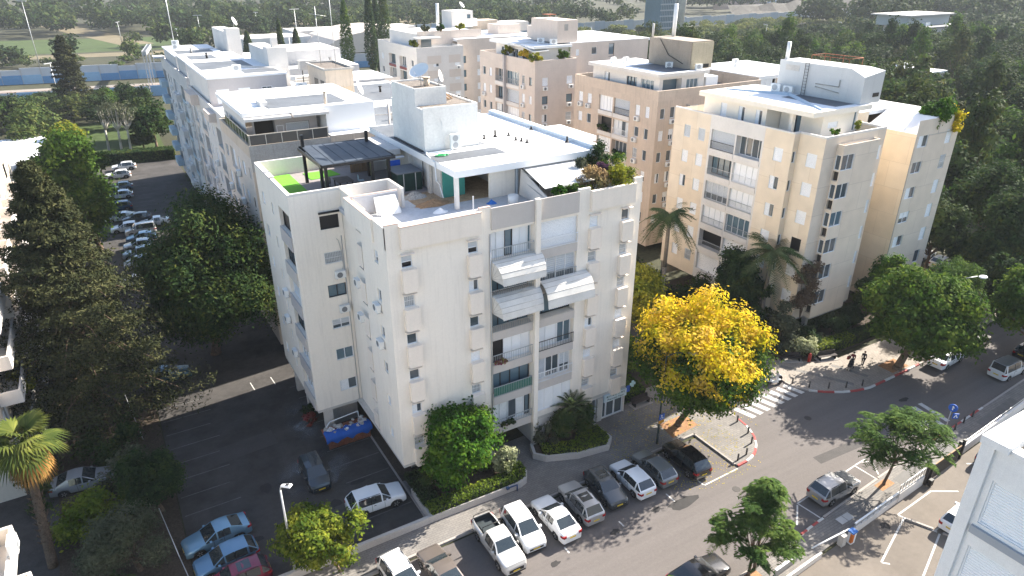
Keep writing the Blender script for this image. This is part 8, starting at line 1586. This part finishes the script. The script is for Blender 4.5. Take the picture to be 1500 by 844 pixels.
# wall, rail and gate along the south pavement
fw_ = thing('lot_fence', 'low white wall with steel railing between the near pavement and the pale parking lot', 'fence', (47, 20, 0))
def seg(p, q, z0, z1, t, n, m):
    p, q = Vector((*p, 0)), Vector((*q, 0)); u = (q - p).normalized(); w = Vector((-u.y, u.x, 0)) * t / 2
    MB().hexa([(*(p - w).xy, z0), (*(q - w).xy, z0), (*(q + w).xy, z0), (*(p + w).xy, z0), (*(p - w).xy, z1), (*(q - w).xy, z1), (*(q + w).xy, z1), (*(p + w).xy, z1)]).obj(n, m, fw_, (0, 0, 0))
seg((41.2, 19.72), (47.0, 20.02), 0, .55, .16, 'wall', white_wall); seg((47.05, 20.02), (50.7, 20.2), 0, .95, .2, 'wall', white_wall); seg((25, 18.9), (37.2, 19.5), 0, .5, .16, 'wall', white_wall)
seg((41.2, 19.74), (47.0, 20.04), .92, 1.02, .10, 'rail', shutter_white); seg((41.2, 19.74), (47.0, 20.04), .66, .74, .06, 'rail', metal_grey); seg((56.4, 20.6), (70, 21.4), 0, .9, .18, 'wall', white_wall); seg((56.4, 20.6), (70, 21.4), 1.3, 1.36, .05, 'rail', metal_grey)
for i in range(9): x = 47.1 + i * .44; MB().box(x, 20.0 + i * .022, .95, x + .05, 20.05 + i * .022, 1.7).obj('fence_bar', metal_grey, fw_, (0, 0, 0))
seg((47.05, 20.04), (50.7, 20.22), 1.62, 1.68, .05, 'rail', metal_grey)
for i in range(8): x = 41.3 + i * .8; MB().box(x, 19.70 + i * .042, .5, x + .06, 19.76 + i * .042, .95).obj('fence_bar', metal_grey, fw_, (0, 0, 0))
gt_ = thing('sliding_gate', 'black slatted sliding gate on posts across the pale parking lot entrance', 'gate', (53.5, 20.2, 0))
for x, y in ((50.85, 20.0), (51.25, 19.9), (56.0, 20.35), (56.5, 20.3)): MB().box(x, y, 0, x + .2, y + .2, 2.0).obj('post', black_metal, gt_, (0, 0, 0))
for i in range(26): x = 51.5 + i * .175; y = 20.05 + i * .0095; MB().box(x, y, .12, x + .1, y + .03, 1.6).obj('slat', black_metal, gt_, (0, 0, 0))
m = MB(); m.hexa([(51.4, 20.02, 1.6), (56.1, 20.27, 1.6), (56.1, 20.36, 1.6), (51.4, 20.11, 1.6), (51.4, 20.02, 1.7), (56.1, 20.27, 1.7), (56.1, 20.36, 1.7), (51.4, 20.11, 1.7)]); m.obj('top_rail', wood, gt_, (0, 0, 0)); MB().box(50.9, 19.6, .1, 51.3, 19.85, .7).obj('gate_motor', trim_black, gt_, (0, 0, 0))
bb = thing('barrier_gate', 'orange and white parking barrier post with blue cap and raised white boom', 'barrier', (40.3, 19.35, 0)); MB().box(40.08, 19.12, 0, 40.52, 19.5, 1.0).obj('cabinet', shutter_white, bb, (0, 0, 0)); MB().box(40.07, 19.11, .15, 40.3, 19.3, .95).obj('orange_panel', mat('orange_panel', (.55, .16, .03), .5, .1), bb, (0, 0, 0)); MB().box(40.04, 19.08, 1.0, 40.56, 19.54, 1.14).obj('cap', mat('cap_blue', (.02, .14, .45), .5, .05), bb, (0, 0, 0)); MB().tube([(40.3, 19.6, 1.05), (36.3, 19.75, 1.15)], .055, 6).obj('boom', shutter_white, bb, (0, 0, 0))
o = MB().box(39.3, 19.3, 0, 39.75, 19.7, .95).obj('control_box', concrete_pale); tag(o, 'pale concrete box left of the orange barrier post', 'box')
o = MB().hexa([(33.0, 19.9, .12), (35.4, 20.05, .12), (35.4, 20.25, .12), (33.0, 20.1, .12), (33.0, 19.9, .7), (35.4, 20.05, .7), (35.4, 20.25, .7), (33.0, 20.1, .7)]).obj('low_rail', metal_grey); tag(o, 'short steel rail panel at the bottom edge of the near pavement', 'rail')
# skip with blue tarpaulin
sk_ = thing('rubble_skip', 'rusty orange skip full of rubble in front of the left wing', 'skip', (12.8, 50.2, 0)); m = MB(); x0, x1, y0, y1 = 10.9, 15.0 - .1, 49.35, 50.75
y0, y1 = 48.9, 50.6
m.hexa([(x0 + .25, y0 + .12, .1), (x1 - .25, y0 + .12, .1), (x1 - .25, y1 - .12, .1), (x0 + .25, y1 - .12, .1), (x0, y0, 1.25), (x1, y0, 1.25), (x1, y1, 1.25), (x0, y1, 1.25)]); m.obj('container', rust, sk_, (0, 0, 0)); m = MB()
for i in range(6): x = x0 + .15 + i * (x1 - x0 - .4) / 5; m.hexa([(x, y0 + .0, .15), (x + .12, y0 + .0, .15), (x + .12, y0 + .13, .15), (x, y0 + .13, .15), (x, y0 - .06, 1.2), (x + .12, y0 - .06, 1.2), (x + .12, y0 + .05, 1.2), (x, y0 + .05, 1.2)])
m.box(x0 - .05, y0 - .05, 1.25, x1 + .05, y0 + .03, 1.33); m.obj('ribs', rust, sk_, (0, 0, 0))
rg = random.Random(4)
rb = thing('rubble_load', 'white rubble bags and broken plaster heaped in the skip', 'rubble', (12.8, 49.8, 1.25))
for i in range(46):
    x, y = rg.uniform(x0 + .3, x1 - .3), rg.uniform(y0 + .25, y1 - .2); s = rg.uniform(.12, .3); m = MB(); a = rg.uniform(0, 3); c_, s_ = math.cos(a) * s, math.sin(a) * s; z = 1.25 + rg.uniform(-.05, .22); h_ = s * rg.uniform(.4, 1)
    m.hexa([(x - c_, y - s_, z), (x + s_, y - c_, z), (x + c_, y + s_, z), (x - s_, y + c_, z), (x - c_ * .7, y - s_ * .7, z + h_), (x + s_ * .8, y - c_ * .8, z + h_ * .9), (x + c_ * .7, y + s_ * .7, z + h_ * 1.1), (x - s_ * .8, y + c_ * .8, z + h_)]); m.obj('chunk', (shutter_white, concrete_pale, concrete, bluewhite_wall)[i % 4], rb, (0, 0, 0))
tp = MB(); n = 22; V = []
for i in range(n + 1):
    x = x0 - .05 + (x1 - x0 + .1) * i / n; wv = .09 * math.sin(i * 1.9) + .05 * math.sin(i * .7)
    V += [(x, y0 + .75 + wv, 1.5 + .08 * math.sin(i * 1.3)), (x, y0 + .25 + wv, 1.52 + .06 * math.sin(i * 2.3)), (x, y0 - .1, 1.36), (x, y0 - .16 - .05 * math.sin(i * 2.1), 1.12 + .07 * math.sin(i * 1.1)), (x, y0 - .12 - .08 * math.sin(i * 1.7), .86 + .15 * math.sin(i * .9))]
tp.add(V, [[5 * i + j, 5 * i + 5 + j, 5 * i + 6 + j, 5 * i + 1 + j] for i in range(n) for j in range(4)], 0, True); o = tp.obj('tarpaulin', mat('blue_tarpaulin', (.012, .10, .42), .5, .15, 2)); tag(o, 'bright blue tarpaulin draped over the street side of the skip', 'tarpaulin')
o = MB().tube([(11.3, 50.3, 1.5), (11.7, 50.4, 1.9), (14.3, 50.5, 2.05), (14.3, 50.4, 1.5)], .05, 6).obj('frame_scrap', frame_white); tag(o, 'white scrap metal frame leaning on the rubble in the skip', 'scrap')
m = MB(); m.tube([(-3.2, 62, 3.4), (-2.6, 58.6, .2)], .035, 5); o = m.obj('thin_post', metal_grey); tag(o, 'thin pale leaning post beside the silver saloon under the conifer', 'post')
m = MB(); m.tube([(-2.2, 44.6, 3.4), (-1.6, 40, 2.6), (-1.1, 37, 1.5)], .03, 5); o = m.obj('hanging_cable', metal_grey); tag(o, 'thin pale cable hanging beside the olive tree', 'cable')
for x, y, lab in ((10.7, 53.6, 'red flower pot under the overhang of the left wing'), (11.0, 55.0, 'dark planter box with shrub under the left wing')): bush(lab, x, y, 0, .6, .7, .7, G_dark if x > 10.8 else leafmat('red_flowers', [(.03, .06, .02), (.10, .05, .03), (.25, .05, .05)], .2), 900, .2, 'potted_plant')
# ================================================================ people
skin_m = mat('skin', (.42, .26, .19), .6, .05, 8)
def person(label, x, y, h, top, legs, hair, stride=.22, arm_fwd=.1, hold=False):
    t = thing('person', label, 'person', (x, y, .12), R(h)); H = 1.68
    def skinned(name, verts, edges, rad, m):
        me = bpy.data.meshes.new(name); me.from_pydata(verts, edges, []); o = child(name, me, t); me.materials.append(m)
        sm = o.modifiers.new('s', 'SKIN'); ss = o.modifiers.new('b', 'SUBSURF'); ss.levels = ss.render_levels = 1
        for i, r in enumerate(rad): me.skin_vertices[0].data[i].radius = (r, r) if not isinstance(r, tuple) else r
        me.skin_vertices[0].data[0].use_root = True; return o
    s = stride
    # trousers with both legs, x is forwards
    skinned('trousers', [(0, 0, .92), (0, .09, .88), (s * .5 + .02, .10, .48), (s, .10, .10), (0, -.09, .88), (-s * .3 + .05, -.10, .48), (-s, -.10, .12), (0, 0, 1.02)], [(0, 1), (1, 2), (2, 3), (0, 4), (4, 5), (5, 6), (0, 7)], [(.11, .13), .095, .07, .05, .095, .07, .05, (.10, .14)], legs)
    for sg, fx, fz in ((1, s, .03), (-1, -s, .05)): child('shoe', MB().ball((fx + .06, sg * .10, fz + .01), .13, .05, .05, 10, 6).mesh('shoe', trim_black), t)
    ah = arm_fwd; hz = .80 if not hold else .98
    skinned('jacket', [(0, 0, .98), (.01, 0, 1.18), (.0, 0, 1.36), (0, .17, 1.37), (-.03 + ah * .4, .22, 1.10), (ah + .06, .20, hz + .04), (0, -.17, 1.37), (-.02 + (ah if hold else -ah) * .4, -.22, 1.10), ((ah if hold else -ah) + .06, -.20, hz + .04), (0, 0, 1.44)], [(0, 1), (1, 2), (2, 3), (3, 4), (4, 5), (2, 6), (6, 7), (7, 8), (2, 9)], [(.115, .15), (.11, .15), (.115, .16), .07, .052, .042, .07, .052, .042, .06], top)
    skinned('body', [(0, 0, 1.42), (.015, 0, 1.50), (.03, 0, 1.565), (.03, 0, 1.65)], [(0, 1), (1, 2), (2, 3)], [.05, .048, (.075, .085), (.07, .08)], skin_m)
    child('hair', MB().ball((.005, 0, 1.63), .105, .10, .11, 12, 8).mesh('hair', hair), t); child('nose', MB().ball((.115, 0, 1.57), .018, .014, .022, 6, 4).mesh('nose', skin_m), t)
    for sg in (1, -1): child('eye', MB().ball((.10, sg * .032, 1.60), .01, .012, .009, 6, 4).mesh('eye', trim_black), t); child('ear', MB().ball((.03, sg * .088, 1.58), .02, .012, .03, 6, 4).mesh('ear', skin_m), t)
    child('mouth', MB().box(.102, -.022, 1.525, .112, .022, 1.533).mesh('mouth', mat('lips', (.3, .12, .1), .6, 0)), t)
    for sg in (1, -1):
        a = ah if (sg > 0 or hold) else -ah; hx = a + .09; m = MB(); m.ball((hx, sg * .20, hz - .02), .035, .02, .045, 8, 5)
        for f in range(4): yy = sg * .20 + (f - 1.5) * .014 * 1.0; m.tube([(hx + .01, yy, hz - .05), (hx + .03, yy, hz - .085 - .004 * (f in (1, 2))), (hx + .015, yy, hz - .11)], [.009, .008, .006], 5)
        m.tube([(hx + .02, sg * .185, hz - .01), (hx + .045, sg * .175, hz - .04), (hx + .045, sg * .18, hz - .065)], [.010, .009, .007], 5); child('hand', m.mesh('hand', skin_m), t)
    return t
person('person in a dark red jacket and dark trousers pushing a stroller on the pavement', 61.95, 34.35, 200, mat('dark_red_jacket', (.10, .012, .02), .85, .1, 6), mat('black_trousers', (.012, .012, .016), .85, .1, 6), mat('dark_hair', (.03, .02, .014), .7, .2, 20), .2, .28, True)
person('person in a black coat and dark trousers walking beside the stroller', 63.05, 33.85, 200, mat('black_coat', (.012, .013, .018), .85, .1, 6), mat('black_trousers', (.012, .012, .016), .85, .1, 6), mat('brown_hair', (.06, .03, .016), .7, .2, 20), .27, .14)
bg_ = thing('red_bag', 'dull red shoulder bag carried at the side of the person with the stroller', 'bag', (61.75, 34.75, .9)); MB().box(61.6, 34.62, .85, 61.95, 34.8, 1.2).obj('bag_body', mat('dull_red_cloth', (.22, .05, .05), .8, .1, 5), bg_, (0, 0, 0)); MB().tube([(61.65, 34.7, 1.2), (61.8, 34.6, 1.5), (61.92, 34.7, 1.2)], .015, 5).obj('strap', trim_black, bg_, (0, 0, 0))
sr = thing('stroller', 'black baby stroller with hood pushed along the pavement', 'stroller', (61.25, 34.05, .12), R(200)); dk = mat('black_cloth', (.015, .015, .018), .85, .1, 6)
child('seat', MB().hexa([(-.25, -.22, .4), (.35, -.2, .4), (.35, .2, .4), (-.25, .22, .4), (-.4, -.22, .75), (.42, -.2, .55), (.42, .2, .55), (-.4, .22, .75)]).mesh('seat', dk), sr); child('hood', MB().ball((-.2, 0, .78), .3, .24, .24, 10, 6).mesh('hood', dk), sr)
child('handle', MB().tube([(-.35, -.2, .6), (-.62, -.2, 1.0), (-.62, .2, 1.0), (-.35, .2, .6)], .018, 6).mesh('handle', metal_grey), sr); child('frame', MB().tube([(-.4, -.2, .14), (.3, -.2, .5)], .018, 5).tube([(-.4, .2, .14), (.3, .2, .5)], .018, 5).tube([(.42, 0, .14), (-.2, 0, .5)], .018, 5).mesh('frame', metal_grey), sr)
for xx, yy in ((-.42, .24), (-.42, -.24), (.42, .12), (.42, -.12)): child('wheel', cached('prw', lambda: MB().cyl((0, -.025, 0), (0, .025, 0), .13, n=12).mesh('wheel', rubber)), sr).location = (xx, yy, .13)
print('objects', len(bpy.data.objects), 'tris', sum(sum(len(p.vertices) - 2 for p in o.data.polygons) if False else len(o.data.polygons) for o in bpy.data.objects if o.type == 'MESH'))
# ================================================================ haze over the far wood
hm = bpy.data.materials.new('haze_air'); hm.use_nodes = True; N_ = hm.node_tree.nodes; N_.remove(N_['Principled BSDF'])
vp = N_.new('ShaderNodeVolumePrincipled'); vp.inputs['Color'].default_value = (.86, .92, 1.0, 1); vp.inputs['Density'].default_value = .00013; vp.inputs['Anisotropy'].default_value = .0
hm.node_tree.links.new(vp.outputs[0], N_['Material Output'].inputs['Volume'])
o = MB().box(-2600, -350, -1.1, 3600, 4100, 68).obj('haze', hm); o['kind'] = 'stuff'
